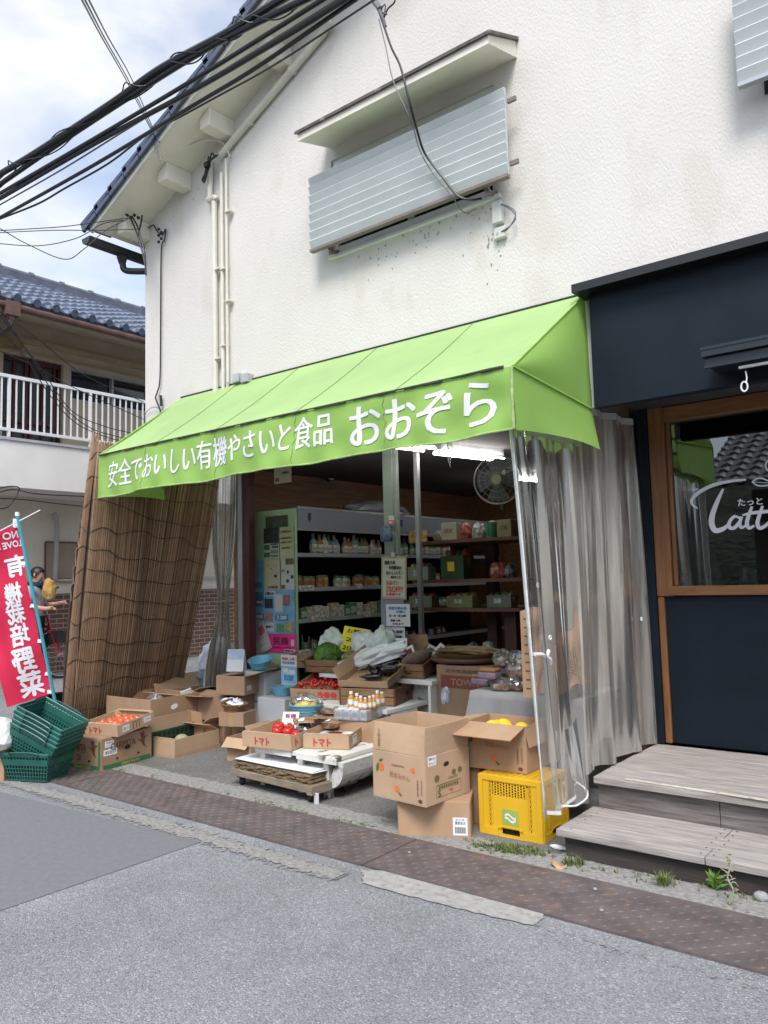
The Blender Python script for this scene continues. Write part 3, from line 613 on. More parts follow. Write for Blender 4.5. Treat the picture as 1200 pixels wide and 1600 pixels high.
for k_, (pts, wd) in enumerate([
    ([(360, 778), (330, 755), (325, 725), (365, 680), (450, 635), (560, 608), (662, 598)], (.004, .020, .006)),
    ([(520, 655), (485, 730), (455, 810), (448, 870), (470, 915), (520, 905), (560, 870)], (.007, .030, .008)),
    ([(622, 838), (590, 828), (560, 862), (560, 896), (590, 898), (622, 862), (634, 830)], (.006, .018, .007)),
    ([(634, 828), (624, 870), (634, 898), (668, 880)], (.010, .012, .006)),
    ([(700, 765), (680, 820), (668, 870), (682, 900), (715, 885)], (.008, .018, .006)),
    ([(766, 762), (746, 820), (734, 870), (748, 900), (785, 885), (815, 850)], (.008, .018, .006)),
    ([(640, 820), (700, 806), (760, 800), (850, 790)], (.006, .014, .010)),
    ([(850, 830), (815, 850), (815, 895), (855, 895), (880, 855), (850, 830)], (.008, .012, .008)),
    ([(700, 612), (745, 588), (800, 604), (835, 622)], (.004, .005, .004)), ([(700, 612), (735, 634), (790, 634), (835, 622)], (.004, .005, .004)),
    ([(840, 470), (800, 480), (785, 510), (800, 540), (840, 560)], (.004, .006, .005)), ([(705, 612), (760, 616), (800, 618)], (.002, .002, .002))]):
    vs, fs = ribbon(pts, wd, 5.493 - k_ * .0005); c_.add(vs, fs)
c_.build('lettering', ink_white, gp)
q = P(1172, 784, 5.492) - CO; text(gp, 'たっと', q, (1, 0, 0), (0, 0, 1), w=.150, mat=ink_white, bold=.0018)
c_ = CB(); c_.box((-1.185, 4.33, 2.66), (3, 4.61, 2.70)); c_.box((-1.175, 4.36, 2.618), (3, 4.60, 2.657)); c_.box((-1.19, 4.325, 2.695), (3, 4.335, 2.712)); c_.box((-1.18, 4.35, 2.60), (3, 4.37, 2.617)); c_.build('awning_cassette', M('cassette', (.02, .026, .034), .3, .1, 4, metal=.3))
c_ = CB(); q = P(1155, 575, 4.40); c_.box((q.x, 4.385, q.z - .006), (q.x + 1.0, 4.405, q.z + .006)); c_.build('front_bar', white_plastic)
c_ = CB(); q = P(1165, 580, 4.40); ring = [q + V((0, 0, -.0)), q + V((.004, 0, -.035)), q + V((.0, 0, -.06))]; c_.tube(ring, .004, 6)
rr = P(1163, 604, 4.40); c_.tube([rr + V((.016 * math.cos(a), 0, .026 * math.sin(a))) for a in [2 * PI * i / 20 for i in range(21)]], .0045, 6); c_.build('winder_ring', white_plastic)
# cactus on the sill
t = thing('cactus_pot', 'small cactus in white pot inside the cafe window', 'plant', (P(1060, 915, 5.60).x, 5.60, 1.406))
mb = MB(); mb.lathe([(.022, 0), (.03, .055), (.026, .055), (.024, .045)], 16); mb.build('pot', white_plastic, t, smooth=False)
mb = MB()
for i in range(26): r_ = random.Random(i); a = r_.uniform(0, 6.3); e = r_.uniform(.3, 1.4); d = V((math.cos(a) * math.cos(e), math.sin(a) * math.cos(e), math.sin(e))); mb.tube([V((0, 0, .045)), V((0, 0, .05)) + d * .04, V((0, 0, .055)) + d * r_.uniform(.05, .1)], [.006, .005, .001], 5)
mb.build('stem', M('cactus_green', (.05, .12, .05), .7), t)
mb = MB(); mb.box((-.6, 0, 0), (-.58, .02, 1.0)); 
# cups on the cafe counter
for k_, (px, py, s) in enumerate([(1165, 900, 1.), (1180, 905, .8), (1120, 910, 1.2)]):
    q = P(px, 918, 6.3); t = thing('coffee_pot' if k_ == 0 else 'cup', ['slim steel coffee pot on the dark cafe counter', 'small pale cup beside the coffee pot', 'glass jar left of the coffee pot'][k_], ['pot', 'cup', 'jar'][k_], (q.x, 6.3, 1.37))
    mb = MB(); mb.lathe([(.04 * s, 0), (.045 * s, .02), (.03 * s, .13 * s), (.025 * s, .16 * s)], 16); mb.build('body', alu if k_ == 0 else M('dim_cup', (.3, .28, .26), .4), t, smooth=True)
    mb = MB(); mb.tube(cr([(.035 * s, 0, .03), (.08 * s, 0, .05), (.08 * s, 0, .11 * s), (.03 * s, 0, .13 * s)], 5), .005, 6); mb.build('handle', black, t)
t = thing('cafe_counter', 'dark wooden counter just inside the cafe window', 'counter', (-.2, 6.4, .33)); mb = MB(); mb.box((-1.7, -.3, .99), (2, .3, 1.035)); mb.build('counter_top', plank, t); mb = MB(); mb.box((-1.6, -.24, 0), (1.9, .25, .988)); mb.build('base', black, t)

# ------------------------------------------------------------------ weathered steps in front of the cafe
st = thing('wooden_steps', 'weathered grey timber steps up to the cafe', 'steps', (-1.95, 3.92, 0)); SO = V((-1.95, 3.92, 0))
class SB(LB):
    def build(s, name, mat, parent=st, **k): return LB.build(s, name, mat, parent, org=SO, **k)
def boards(y0, y1, n, z, x0=-1.955, ends=(), th=.038):
    wd_ = (y1 - y0) / n
    for i in range(n):
        a, b = y0 + i * wd_, y0 + (i + 1) * wd_ - .005; xs = [x0 + random.uniform(-.004, .004)] + [e + (i % 2) * .9 for e in ends] + [3.5]
        for j in range(len(xs) - 1):
            q = SB(); dz = random.uniform(-.002, .002); q.box((xs[j] + (.002 if j else 0), a, z - th), (xs[j + 1] - .002, b, z + dz)); q.build('board', deck_wood, bevel=.004)
boards(3.915, 4.415, 3, .15, -1.965, (-1.20,)); boards(4.368, 5.44, 8, .33, -1.945, (-.9,))
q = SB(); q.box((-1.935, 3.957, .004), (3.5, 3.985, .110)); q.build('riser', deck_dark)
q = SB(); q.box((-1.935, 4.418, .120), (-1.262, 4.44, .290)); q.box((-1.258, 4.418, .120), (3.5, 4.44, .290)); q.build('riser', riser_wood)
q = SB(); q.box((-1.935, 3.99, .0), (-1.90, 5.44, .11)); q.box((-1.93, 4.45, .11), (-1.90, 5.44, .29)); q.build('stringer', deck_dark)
q = SB(); a, b = G(975, 1218, .333), G(1230, 1257, .333); q.prism([a, b, b + V((0, .035, 0)), a + V((0, .028, 0))], (0, 0, .003)); q.build('edge_tape', M('tape_pale', (.55, .52, .43), .8, .2, 12, spots=((.3, .28, .25), 25, .6)))
for yy in (3.96, 4.05, 4.14, 4.22, 4.30, 4.38):
    for xx in (-1.9, -1.23, -1.17): q = SB(); q.lathe([(.004, 0), (.004, .0015)], 8, (xx, yy, .1505)); q.build('screw', darkgrey)

# ------------------------------------------------------------------ neighbouring house across the alley
nb = thing('neighbour_house', 'two storey cream house with blue tiled roof and railed balcony', 'house', (-11.1, 6, 0)); NO = V((-11.1, 6, 0))
class NB(LB):
    def build(s, name, mat, parent=nb, **k): return LB.build(s, name, mat, parent, org=NO, **k)
YA, YB = 0.5, 13.0
n = NB(); n.box((-11.5, YA, 1.42), (-11.1, YB, 2.85)); n.build('wall', cream)
n = NB(); n.box((-11.5, YA, 0), (-11.06, YB, 1.42)); brick = M('brick_dado', (.11, .055, .04), .8, .3, 9)
bt = brick.node_tree; bk = bt.nodes.new('ShaderNodeTexBrick'); tcx = bt.nodes.new('ShaderNodeTexCoord'); sp_ = bt.nodes.new('ShaderNodeSeparateXYZ'); cb = bt.nodes.new('ShaderNodeCombineXYZ')
bt.links.new(tcx.outputs['Object'], sp_.inputs[0]); bt.links.new(sp_.outputs['Y'], cb.inputs['X']); bt.links.new(sp_.outputs['Z'], cb.inputs['Y']); bt.links.new(cb.outputs[0], bk.inputs['Vector'])
bk.inputs['Scale'].default_value = 1; bk.inputs['Brick Width'].default_value = .22; bk.inputs['Row Height'].default_value = .07; bk.inputs['Mortar Size'].default_value = .007
bk.inputs['Color1'].default_value = (.10, .05, .038, 1); bk.inputs['Color2'].default_value = (.14, .07, .05, 1); bk.inputs['Mortar'].default_value = (.28, .25, .22, 1)
bt.links.new(bk.outputs['Color'], bt.nodes['Principled BSDF'].inputs['Base Color'])
n.build('brick_base', brick)
n = NB(); n.box((-11.1, YA, 2.84), (-10.1, YB, 3.46)); n.build('balcony_slab', M('slab_white', (.76, .735, .69), .9, .07, 2, .3, 45))
n = NB(); n.box((-11.08, YA, 3.462), (-10.08, YB, 3.50)); n.build('balcony_trim', M('trim_grey', (.42, .43, .45), .6))
n = NB(); n.box((-11.4, YA, 3.5), (-11.1, 5.28, 5.5)); n.box((-11.4, 6.2, 3.5), (-11.1, 6.31, 5.5)); n.box((-11.4, 5.28, 4.94), (-11.1, 6.2, 5.5)); n.box((-11.4, 6.31, 3.5), (-11.1, 8.6, 4.40)); n.box((-11.4, 6.31, 4.92), (-11.1, 8.6, 5.5)); n.box((-11.4, 8.6, 3.5), (-11.1, YB, 5.5))
n.build('wall', beige)
n = NB(); n.box((-11.1, YA, 5.12), (-11.02, YB, 5.20)); n.box((-11.1, YA, 4.98), (-11.07, YB, 5.0)); n.build('beam', M('beam_tan', (.42, .33, .22), .8, .1, 4))
d_ = NB(); dark_red = M('dark_red_timber', (.075, .018, .018), .5, .3, 5)
for y in (5.28, 5.46, 5.64, 5.72, 5.90, 6.08, 6.155): d_.box((-11.22, y, 3.5), (-11.17, y + .045, 4.94))
for z in (3.5, 3.95, 4.86): d_.box((-11.225, 5.28, z), (-11.165, 6.2, z + .07))
dr = d_.build('door', dark_red); d_ = NB(); d_.box((-11.26, 5.28, 3.5), (-11.235, 6.2, 4.94)); d_.build('pane', M('door_pane', (.09, .10, .115), .2, .2, 3), dr)
d_ = NB(); d_.box((-11.2, 6.31, 4.40), (-11.12, 8.6, 4.44)); d_.box((-11.2, 6.31, 4.88), (-11.12, 8.6, 4.92))
for y in (6.31, 7.05, 7.8): d_.box((-11.2, y, 4.44), (-11.12, y + .035, 4.88))
wn = d_.build('window', alu); d_ = NB(); d_.box((-11.24, 6.31, 4.40), (-11.22, 8.6, 4.92)); d_.build('pane', darkglass, wn)
d_ = NB(); d_.box((-11.0, 4.9, 4.98), (-10.85, 5.45, 5.07)); d_.build('porch_lamp', M('lamp_wood', (.3, .2, .1), .6))
r_ = NB()
for z, t_ in ((3.60, .02), (4.315, .022)): r_.box((-10.12, YA, z - t_), (-10.08, YB, z + t_))
y = YA
k_ = 0
while y < 9:
    if k_ % 12 == 9: r_.box((-10.122, y - .016, 3.5), (-10.078, y + .016, 4.31))
    else: r_.box((-10.108, y - .009, 3.6), (-10.092, y + .009, 4.31))
    y += .0975; k_ += 1
r_.build('railing', white)
# eave, gutter and kawara roof
n = NB(); n.prism([(-9.98, YA, 5.23), (-10.02, YA, 5.17), (-11.12, YA, 5.46), (-11.12, YA, 5.52)], (0, YB - YA, 0)); n.build('soffit', M('soffit_tan', (.44, .37, .27), .8, .12, 3))
n = NB(); n.tube([(-9.93, YA, 5.21), (-9.93, YB, 5.21)], .05, 10); q = P(20, 480, 4.8); n.box((-9.99, 4.72, 5.07), (-9.85, 4.90, 5.26)); n.tube([(-9.92, 4.81, 5.08), (-9.92, 4.81, 4.98)], [.05, .035], 10); n.build('gutter', gutter_b)
n = NB(); n.tube(cr([(-9.92, 4.81, 5.0), (-9.95, 4.78, 4.9), (-10.3, 4.5, 4.6), (-10.6, 4.2, 4.4)], 4), .034, 8); n.build('downpipe', gutter_m)
pit = .27; rows = 11; run = 2.6; n = NB(); nu = int((YB - 3.5) / pit) * 8; slope = .52
def tl(y): a = (y % pit) / pit; return .035 * (math.sin(2 * PI * a) * .6 + (.55 * math.cos(2 * PI * a)))
vs = []; fs = []
for i in range(rows):
    x0 = -9.9 - i * run / rows; x1 = x0 - run / rows - .04
    for x, lift in ((x0, .04), (x1, .0)):
        for j in range(nu + 1): y = 3.5 + j * pit / 8; vs.append((x, y, 5.29 + (-9.9 - x) * slope + lift + tl(y)))
    for j in range(nu + 1): y = 3.5 + j * pit / 8; vs.append((x0, y, 5.29 + (-9.9 - x0) * slope + .01 + tl(y) * .3))
    b = i * 3 * (nu + 1)
    for j in range(nu): fs += [(b + j, b + j + 1, b + nu + 2 + j, b + nu + 1 + j), (b + 2 * (nu + 1) + j, b + 2 * (nu + 1) + j + 1, b + j + 1, b + j)]
n.add(vs, fs)
for j in range(int((YB - 3.5) / pit)): n.tube([(-9.86, 3.5 + (j + .05) * pit, 5.315), (-9.95, 3.5 + (j + .05) * pit, 5.345)], .055, 10)
n.build('roof', M('kawara', (.085, .11, .17), .28, .55, 7, .15, 30, spec=.9))
n = NB(); zr = 5.29 + run * slope
n.box((-12.62, 3.5, zr - .1), (-12.38, YB, zr + .08)); n.tube([(-12.5, 3.5, zr + .10), (-12.5, YB, zr + .10)], .075, 10)
for j in range(int((YB - 3.5) / .55)): n.tube([(-12.5, 3.6 + j * .55, zr + .11), (-12.5, 3.66 + j * .55, zr + .11)], .088, 10)
n.build('ridge', M('ridge_grey', (.10, .11, .14), .5, .3, 6))
n = NB(); n.prism([(-12.5, YA, 3), (-9.95, YA, 5.2), (-12.5, YA, 6.5), (-15.1, YA, 5.2), (-15.1, YA, 0), (-11.5, YA, 0)], (0, .2, 0)); n.build('gable_wall', cream)
n = NB(); n.prism([(-12.5, 3.5, zr - .05), (-15.2, 3.5, 5.2), (-15.2, 3.5, 5.3), (-12.5, 3.5, zr + .05)], (0, YB - 3.5, 0)); n.build('roof', MATS['kawara'])
n = NB(); n.tube(cr([PX(85, 805, -11.0), PX(89, 818, -11.0), PX(88, 860, -11.0), PX(86, 905, -11.0)], 5), .035, 10); n.tube([PX(83, 803, -10.98), PX(87, 810, -10.98)], .05, 8); n.build('vent_pipe', M('pipe_grey', (.42, .40, .37), .6, .15, 6))
n = NB(); a, b = PX(70, 905, -11.08), PX(121, 848, -11.08); n.box((-11.09, a.y, a.z), (-11.08, b.y, b.z)); bd = n.build('notice_board', M('board_tan', (.36, .29, .22), .8, .1, 5)); n = NB()
for y in (a.y, b.y): n.box((-11.08, y - .012, a.z), (-11.07, y + .012, b.z))
for z in (a.z, b.z): n.box((-11.08, a.y, z - .012), (-11.069, b.y, z + .012))
n.build('frame', M('frame_rust', (.16, .09, .06), .7), bd)
n = NB(); a = PX(66, 905, -11.0); n.box((-11.06, YA, a.z - .03), (-11.02, YB, a.z)); n.build('ledge', M('ledge', (.5, .47, .42), .8))
# wires strung in front of the balcony
def wire(name, label, cat, pts, r, mat, group=None, k=7, n=6, coil=None):
    mb = MB(); o = V(pts[0]); c = cr([V(p) - o for p in pts], k); mb.tube(c, r, n); ob = mb.build(name, mat); ob.location = o; tag(ob, label, cat, group); return ob
XW = -9.6
for i, pts in enumerate([[(-10, 480), (60, 570), (110, 640), (160, 665), (206, 677)], [(-10, 470), (50, 560), (95, 630), (140, 668), (190, 684)], [(-10, 500), (40, 560), (80, 620), (120, 662), (170, 684), (200, 690)], [(0, 487), (60, 530), (130, 585), (224, 628)], [(-10, 545), (50, 570), (120, 608), (224, 655)]]):
    wire('overhead_wire', 'thin dark service wire sagging in front of the balcony railing', 'wire', [PX(x, y, XW) for x, y in pts], .006, cablemat, 'service wires before the balcony')
for i, pts in enumerate([[(-10, 772), (20, 765), (60, 772), (140, 776)], [(-10, 778), (40, 781), (90, 787), (140, 792)], [(-10, 765), (15, 760), (30, 764), (15, 790), (0, 795)]]):
    wire('wall_cable', 'thin dark cable slung below the balcony slab', 'wire', [PX(x, y, -10.0) for x, y in pts], .008, cablemat, 'cables below the balcony')
# ------------------------------------------------------------------ house and wooded hill across the street (seen in the cafe window)
op = thing('opposite_house', 'dark house with grey tiled roof across the street', 'house', (0, -6, 0)); OO = V((0, -6, 0))
class OB(LB):
    def build(s, name, mat, parent=op, **k): return LB.build(s, name, mat, parent, org=OO, **k)
o_ = OB(); o_.box((-3.3, -9, 0), (5.5, -3.6, 2.9)); o_.build('wall', M('opp_wall', (.10, .09, .08), .9, .3, 2))
o_ = OB(); o_.box((-2.0, -3.6, .0), (-.6, -3.55, 2.2)); o_.box((.6, -3.6, .8), (3.0, -3.55, 2.1)); o_.build('window', darkglass)
o_ = OB(); o_.box((-3.5, -3.62, 2.2), (5.5, -3.3, 2.3)); o_.box((-2.6, -3.58, 0), (-2.3, -3.5, 2.2)); o_.build('trim', M('opp_trim', (.35, .34, .33), .8))
vs = []; fs = []; nu = 150; rows = 12
for i in range(rows):
    y0 = -2.9 - i * .27; y1 = y0 - .31
    for y, l in ((y0, .05), (y1, 0), (y0, 0)):
        for j in range(nu + 1): x = -4.0 + j * 9.5 / nu; vs.append((x, y, 2.95 + (-2.9 - y) * .5 + l + .03 * math.sin(x * 2 * PI / .27)))
    b = i * 3 * (nu + 1)
    for j in range(nu): fs += [(b + j, b + nu + 1 + j, b + nu + 2 + j, b + j + 1), (b + 2 * (nu + 1) + j, b + j, b + j + 1, b + 2 * (nu + 1) + j + 1)]
o_ = OB(); o_.add(vs, fs); o_.prism([(-4.0, -2.9, 2.9), (-4.0, -6.1, 4.5), (-4.0, -9.3, 2.9), (-4.0, -9.3, 2.97), (-4, -6.1, 4.57), (-4, -2.9, 2.97)], (9.5, 0, 0)); o_.build('roof', M('opp_tile', (.11, .12, .13), .4, .4, 6))
mb = MB()
def hill(u, v):
    x = -120 + 240 * u; y = -26 - 60 * v
    return V((x, y, 17 * math.sin(PI * min(1, v * 1.25) / 2) ** .6 * (.75 + .25 * math.sin(u * 9 + 1)) + 1.1 * math.sin(u * 140 + v * 30) * math.sin(v * 60 + u * 50) * min(1, v * 4)))
mb.grid(hill, 200, 30); struct(mb.build('hill', tree_m, smooth=True))
# ------------------------------------------------------------------ overhead cables in the street
YC = 3.0
def cab(name, label, pts, r, mat=cablemat, y0=YC, y1=YC, group='overhead street cables', coils=0):
    L = len(pts); q = [P(x, y, y0 + (y1 - y0) * i / (L - 1)) for i, (x, y) in enumerate(pts)]
    q = [q[0] + (q[0] - q[1]) * 1.2] + q + [q[-1] + (q[-1] - q[-2]) * 2]
    ob = wire(name, label, 'cable', q, r, mat, group, n=8); o = V(ob.location)
    if coils:
        c = cr(q, 40); mb = MB(); pts2 = []
        for i, p in enumerate(c):
            a = i * .16 + random.uniform(-.02, .02); big = 1.25 + (.9 if (i // 39) % 2 else .1) * abs(math.sin(i * .08)); pts2.append(p - o + V((0, math.cos(a), math.sin(a))) * r * big)
        mb.tube(pts2, .005, 5); mb.build('lashing', cablemat, ob)
    return ob
cab('overhead_cable', 'thick black cable bundle, topmost over the street', [(0, 272), (60, 236), (175, 161), (250, 108), (350, 54), (438, 0)], .025, coils=1)
cab('overhead_cable', 'second thick black cable, just under the topmost bundle', [(0, 288), (110, 212), (240, 127), (320, 78), (380, 46), (475, 0)], .020, y0=3.03, y1=3.0, coils=1)
cab('overhead_cable', 'third black cable from the top, smooth and taut', [(0, 302), (150, 215), (300, 126), (420, 52), (503, 0)], .014)
cab('overhead_cable', 'fourth black cable from the top, thick and smooth', [(0, 310), (150, 223), (300, 142), (420, 72), (540, -2)], .017, y0=3.02, y1=3.02)
cab('overhead_cable', 'lowest thick black cable crossing before the eaves', [(0, 340), (150, 256), (300, 166), (400, 106), (548, 4)], .013, y0=3.06, y1=3.06)
cab('overhead_wire', 'thin wavy black wire below the thick street cables', [(0, 342), (60, 318), (100, 295), (170, 255), (230, 210), (290, 178), (350, 145), (400, 118), (450, 88), (520, 42), (590, -4)], .008, y0=3.1, y1=4.2, group=None)
cab('overhead_wire', 'thin grey wire between the thick street cables', [(0, 320), (100, 263), (200, 201), (300, 140), (420, 66)], .006, wiregrey, 3.05, 3.05, group=None)
tw = [[(126, -4), (160, 60), (197, 125), (236, 203)], [(131, -4), (165, 62), (202, 128), (238, 203)], [(137, -4), (170, 60), (206, 124), (240, 203)]]
for pts in tw:
    q = [P(x, y, 1.5 + 2.7 * (i / 3)) for i, (x, y) in enumerate(pts)]; q[-1] = P(*pts[-1], 4.2)
    wire('supply_wire', 'thin steel supply wire running up from the roof verge insulators', 'wire', [q[0] + (q[0] - q[1])] + q, .0045, wiregrey, 'three supply wires to the verge', n=5)
t = thing('wire_bracket', 'black insulator bracket with steel prongs on the roof verge', 'insulator', tuple(P(238, 207, 4.2))); o = V(t.location); mb = MB()
for i in range(4): mb.ball(((i % 2) * .03 - .015, 0, -.02 + i * .018), .022, 8, 6)
mb.box((-.012, -.01, -.08), (.012, .01, 0)); mb.build('insulator', cablemat, t); mb = MB()
for dx, ln in ((.0, .2), (.03, .24), (.06, .22)): mb.tube([(dx - .0, 0, -.06), (dx + .05, .03, -.06 - ln)], .006, 6)
mb.tube([(-.02, 0, -.05), (.09, .02, -.12)], .008, 6); mb.build('prong', wiregrey, t)
t = thing('wire_clamp', 'grey wire clamp hanging at the top above the window hood', 'clamp', tuple(P(594, 18, 4.3))); mb = MB()
for a, b, r in (((-.06, 0, .12), (0, 0, .02), .022), ((-.02, 0, .05), (.02, 0, -.06), .014), ((0, 0, .0), (.06, 0, -.05), .008), ((.02, 0, -.05), (.045, 0, -.14), .012)): mb.tube([a, b], r, 8)
mb.build('body', wiregrey, t); mb = MB(); mb.tube(cr([(-.1, 0, .16), (-.02, .02, .05), (.05, 0, .03), (.03, 0, -.06), (.0, .02, .02)], 5), .005, 6); mb.build('loop', cablemat, t)
wire('drop_wire', 'thin black drop wire hanging over the window hood and louvres', 'wire', [P(x, y, Y) for x, y, Y in ((584, -6, 4.3), (597, 32, 4.28), (612, 75, 4.25), (626, 105, 4.22), (640, 160, 4.24), (652, 205, 4.35), (664, 240, 4.45), (690, 275, 4.5), (714, 305, 4.5), (735, 312, 4.55), (752, 310, 4.64))], .0085, cablemat)
wire('drop_wire', 'fine grey drop wire left of the black one at the window', 'wire', [P(x, y, Y) for x, y, Y in ((592, 30, 4.3), (602, 70, 4.26), (614, 125, 4.23), (636, 175, 4.25), (646, 200, 4.35), (656, 235, 4.45), (676, 270, 4.5), (705, 305, 4.5), (725, 332, 4.62), (745, 326, 4.65))], .0045, wiregrey)
wire('drop_wire', 'short black wire rising to the right from the clamp', 'wire', [P(x, y, 4.3) for x, y in ((600, 28), (606, 14), (616, 4), (618, -8))], .006, cablemat)
for i, pts in enumerate([[(-10, 361), (40, 358), (100, 354), (160, 346), (205, 340)], [(-10, 380), (60, 384), (120, 372), (160, 350), (196, 344)], [(0, 357), (40, 380), (100, 405), (130, 390), (165, 360), (200, 342)], [(-10, 364), (80, 360), (150, 360), (215, 358)]]):
    wire('eave_wire', 'thin dark wire reaching out from the eave corner into the sky', 'wire', [P(x, y, 4.2 - .2 * (len(pts) - 1 - k_)) for k_, (x, y) in enumerate(pts)], .0045, cablemat, 'thin wires at the eave corner', n=5)
t = thing('eave_cable', 'tangled black cables dropping behind the eave corner', 'cable', tuple(P(208, 345, 4.3))); mb = MB(); o = V(t.location)
for i, pts in enumerate([[(200, 335), (206, 345), (214, 365), (222, 392), (227, 415)], [(206, 338), (214, 352), (220, 372), (226, 395), (228, 430)], [(222, 336), (220, 350), (216, 370), (222, 392)]]): mb.tube(cr([P(x, y, 4.45) - o for x, y in pts], 5), .009, 6)
for i in range(4): mb.ball(tuple(P(198 + i * 6, 336 + (i % 2) * 4, 4.42) - o), .018, 8, 6)
mb.build('loop', cablemat, t)

# ================================================================== THE GOODS
def fit(N_, L_, R_, z):
    n, l, r = G(*N_, z), G(*L_, z), G(*R_, z); u = r - n; v = l - n
    a1 = math.atan2(u.y, u.x); a2 = math.atan2(v.y, v.x) - PI / 2; a2 = a1 + ((a2 - a1 + PI) % (2 * PI) - PI)
    a = (a1 * u.length + a2 * v.length) / (u.length + v.length); ux = V((math.cos(a), math.sin(a), 0)); uy = V((-math.sin(a), math.cos(a), 0))
    w, d = u.dot(ux), v.dot(uy); return n, a, w, d, n + ux * w / 2 + uy * d / 2
def cardbox(label, N_, L_, R_, zfit, z0, h, mat=None, flaps=(), wd=None, dp=None, cat='cardboard box', name='cardboard_box', group=None, th=.005, closed=False, lip=0, tilt=0):
    n, a, w, d, c = fit(N_, L_, R_, zfit); mat = mat or card
    if wd: c = c + V((math.cos(a), math.sin(a), 0)) * (wd - w) / 2; w = wd
    if dp: c = c + V((-math.sin(a), math.cos(a), 0)) * (dp - d) / 2; d = dp
    t = thing(name, label, cat, (c.x, c.y, z0), a, group); t_w, t_d = w / 2, d / 2
    mb = MB(); mb.box((-t_w, -t_d, 0), (t_w, t_d, th)); mb.box((-t_w, -t_d, th), (t_w, -t_d + th, h)); mb.box((-t_w, t_d - th, th), (t_w, t_d, h)); mb.box((-t_w, -t_d + th, th), (-t_w + th, t_d - th, h)); mb.box((t_w - th, -t_d + th, th), (t_w, t_d - th, h))
    mb.build('body', mat, t, bevel=.0025)
    def hinge(s):
        return {'F': (V((-t_w, -t_d, h)), V((2 * t_w, 0, 0)), V((0, -1, 0))), 'B': (V((-t_w, t_d, h)), V((2 * t_w, 0, 0)), V((0, 1, 0))), 'L': (V((-t_w, -t_d, h)), V((0, 2 * t_d, 0)), V((-1, 0, 0))), 'R': (V((t_w, -t_d, h)), V((0, 2 * t_d, 0)), V((1, 0, 0)))}[s]
    if closed: flaps = [('L', -90, w / 2 - .001), ('R', -90, w / 2 - .001)]
    for s, ang, ln in flaps:
        o, e, out = hinge(s); g = math.radians(ang); dr = V((0, 0, 1)) * math.cos(g) + out * math.sin(g); nr = -out * math.cos(g) + V((0, 0, 1)) * math.sin(g)
        mb = MB(); ee = e * .985; oo = o + e * .0075 + dr * .003 - out * .0 - (out * .005 if not closed else V((0, 0, 0)))
        cv = random.uniform(-.012, .012) if not closed else 0; q = 6
        for i in range(q):
            f0, f1 = i / q, (i + 1) / q; b0 = cv * math.sin(PI * f0); b1 = cv * math.sin(PI * f1)
        mb.grid(lambda x, y: oo + ee * x + dr * (ln * y) + nr * (cv * y * math.sin(PI * x) + cv * .6 * y * y), 6, 4)
        mb.build('flap', card_in if ang < 40 and False else mat, t, solid=.005)
    t['w'] = w; t['d'] = d; t['h'] = h
    if tilt: t.rotation_euler.y = -tilt; t.location.z += w / 2 * math.sin(tilt)
    return t
def face(t, s, u, v):
    """point and axes on a box face: u along the face 0..1 from its left as seen, v up 0..1"""
    w, d, h = t['w'], t['d'], t['h']
    if s == 'F': return V((-w / 2 + u * w, -d / 2, v * h)), V((1, 0, 0)), V((0, 0, 1))
    return V((-w / 2, d / 2 - u * d, v * h)), V((0, -1, 0)), V((0, 0, 1))
def ftext(t, s, u, v, body, w=None, h=None, mat=ink_black, bold=0, vert=False, tilt=0, par=None, name='lettering'):
    o, x, y = face(t, s, u, v)
    if tilt: c, sn = math.cos(tilt), math.sin(tilt); x, y = x * c + y * sn, y * c - x * sn
    return text(par or t, body, o, x, y, w, h, mat, bold, vert, name)
def fshape(t, s, polys, mat, name, lift=.0018, par=None):
    """flat printed shapes on a face, polygons in face units (u, v)"""
    mb = MB()
    for i, p in enumerate(polys):
        pts = []
        for u, v in p: o, x, y = face(t, s, u, v); pts.append(o + x.cross(y) * (lift + i * .0002))
        mb.add(pts, [tuple(range(len(pts)))])
    return mb.build(name, mat, par or t)
def rectp(u0, v0, u1, v1): return [(u0, v0), (u1, v0), (u1, v1), (u0, v1)]
def ell(t, s, u, v, r, k=1., n=18, rot=0.):
    L = t['w'] if s == 'F' else t['d']; h = t['h']
    return [(u + (r * math.cos(a) * math.cos(rot) - r * k * math.sin(a) * math.sin(rot)) / L, v + (r * math.cos(a) * math.sin(rot) + r * k * math.sin(a) * math.cos(rot)) / h) for a in [2 * PI * i / n for i in range(n)]]
def label_on(t, s, u, v, w, h, lines='', mat=paper, tilt=0):
    o, x, y = face(t, s, u, v)
    if tilt: c, sn = math.cos(tilt), math.sin(tilt); x, y = x * c + y * sn, y * c - x * sn
    n_ = x.cross(y); mb = MB(); mb.obox(o - x * w / 2 - y * h / 2 + n_ * .0005, x * w, y * h, n_ * .0008); lb = mb.build('sticker', mat, t)
    ls = lines.split('|') if lines else []
    for i, l in enumerate(ls): text(lb, l, o + y * (h * (.5 - (i + .5) / len(ls))), x, y, w * .8, h * .6 / len(ls), ink_black, lift=.0022)
    return lb
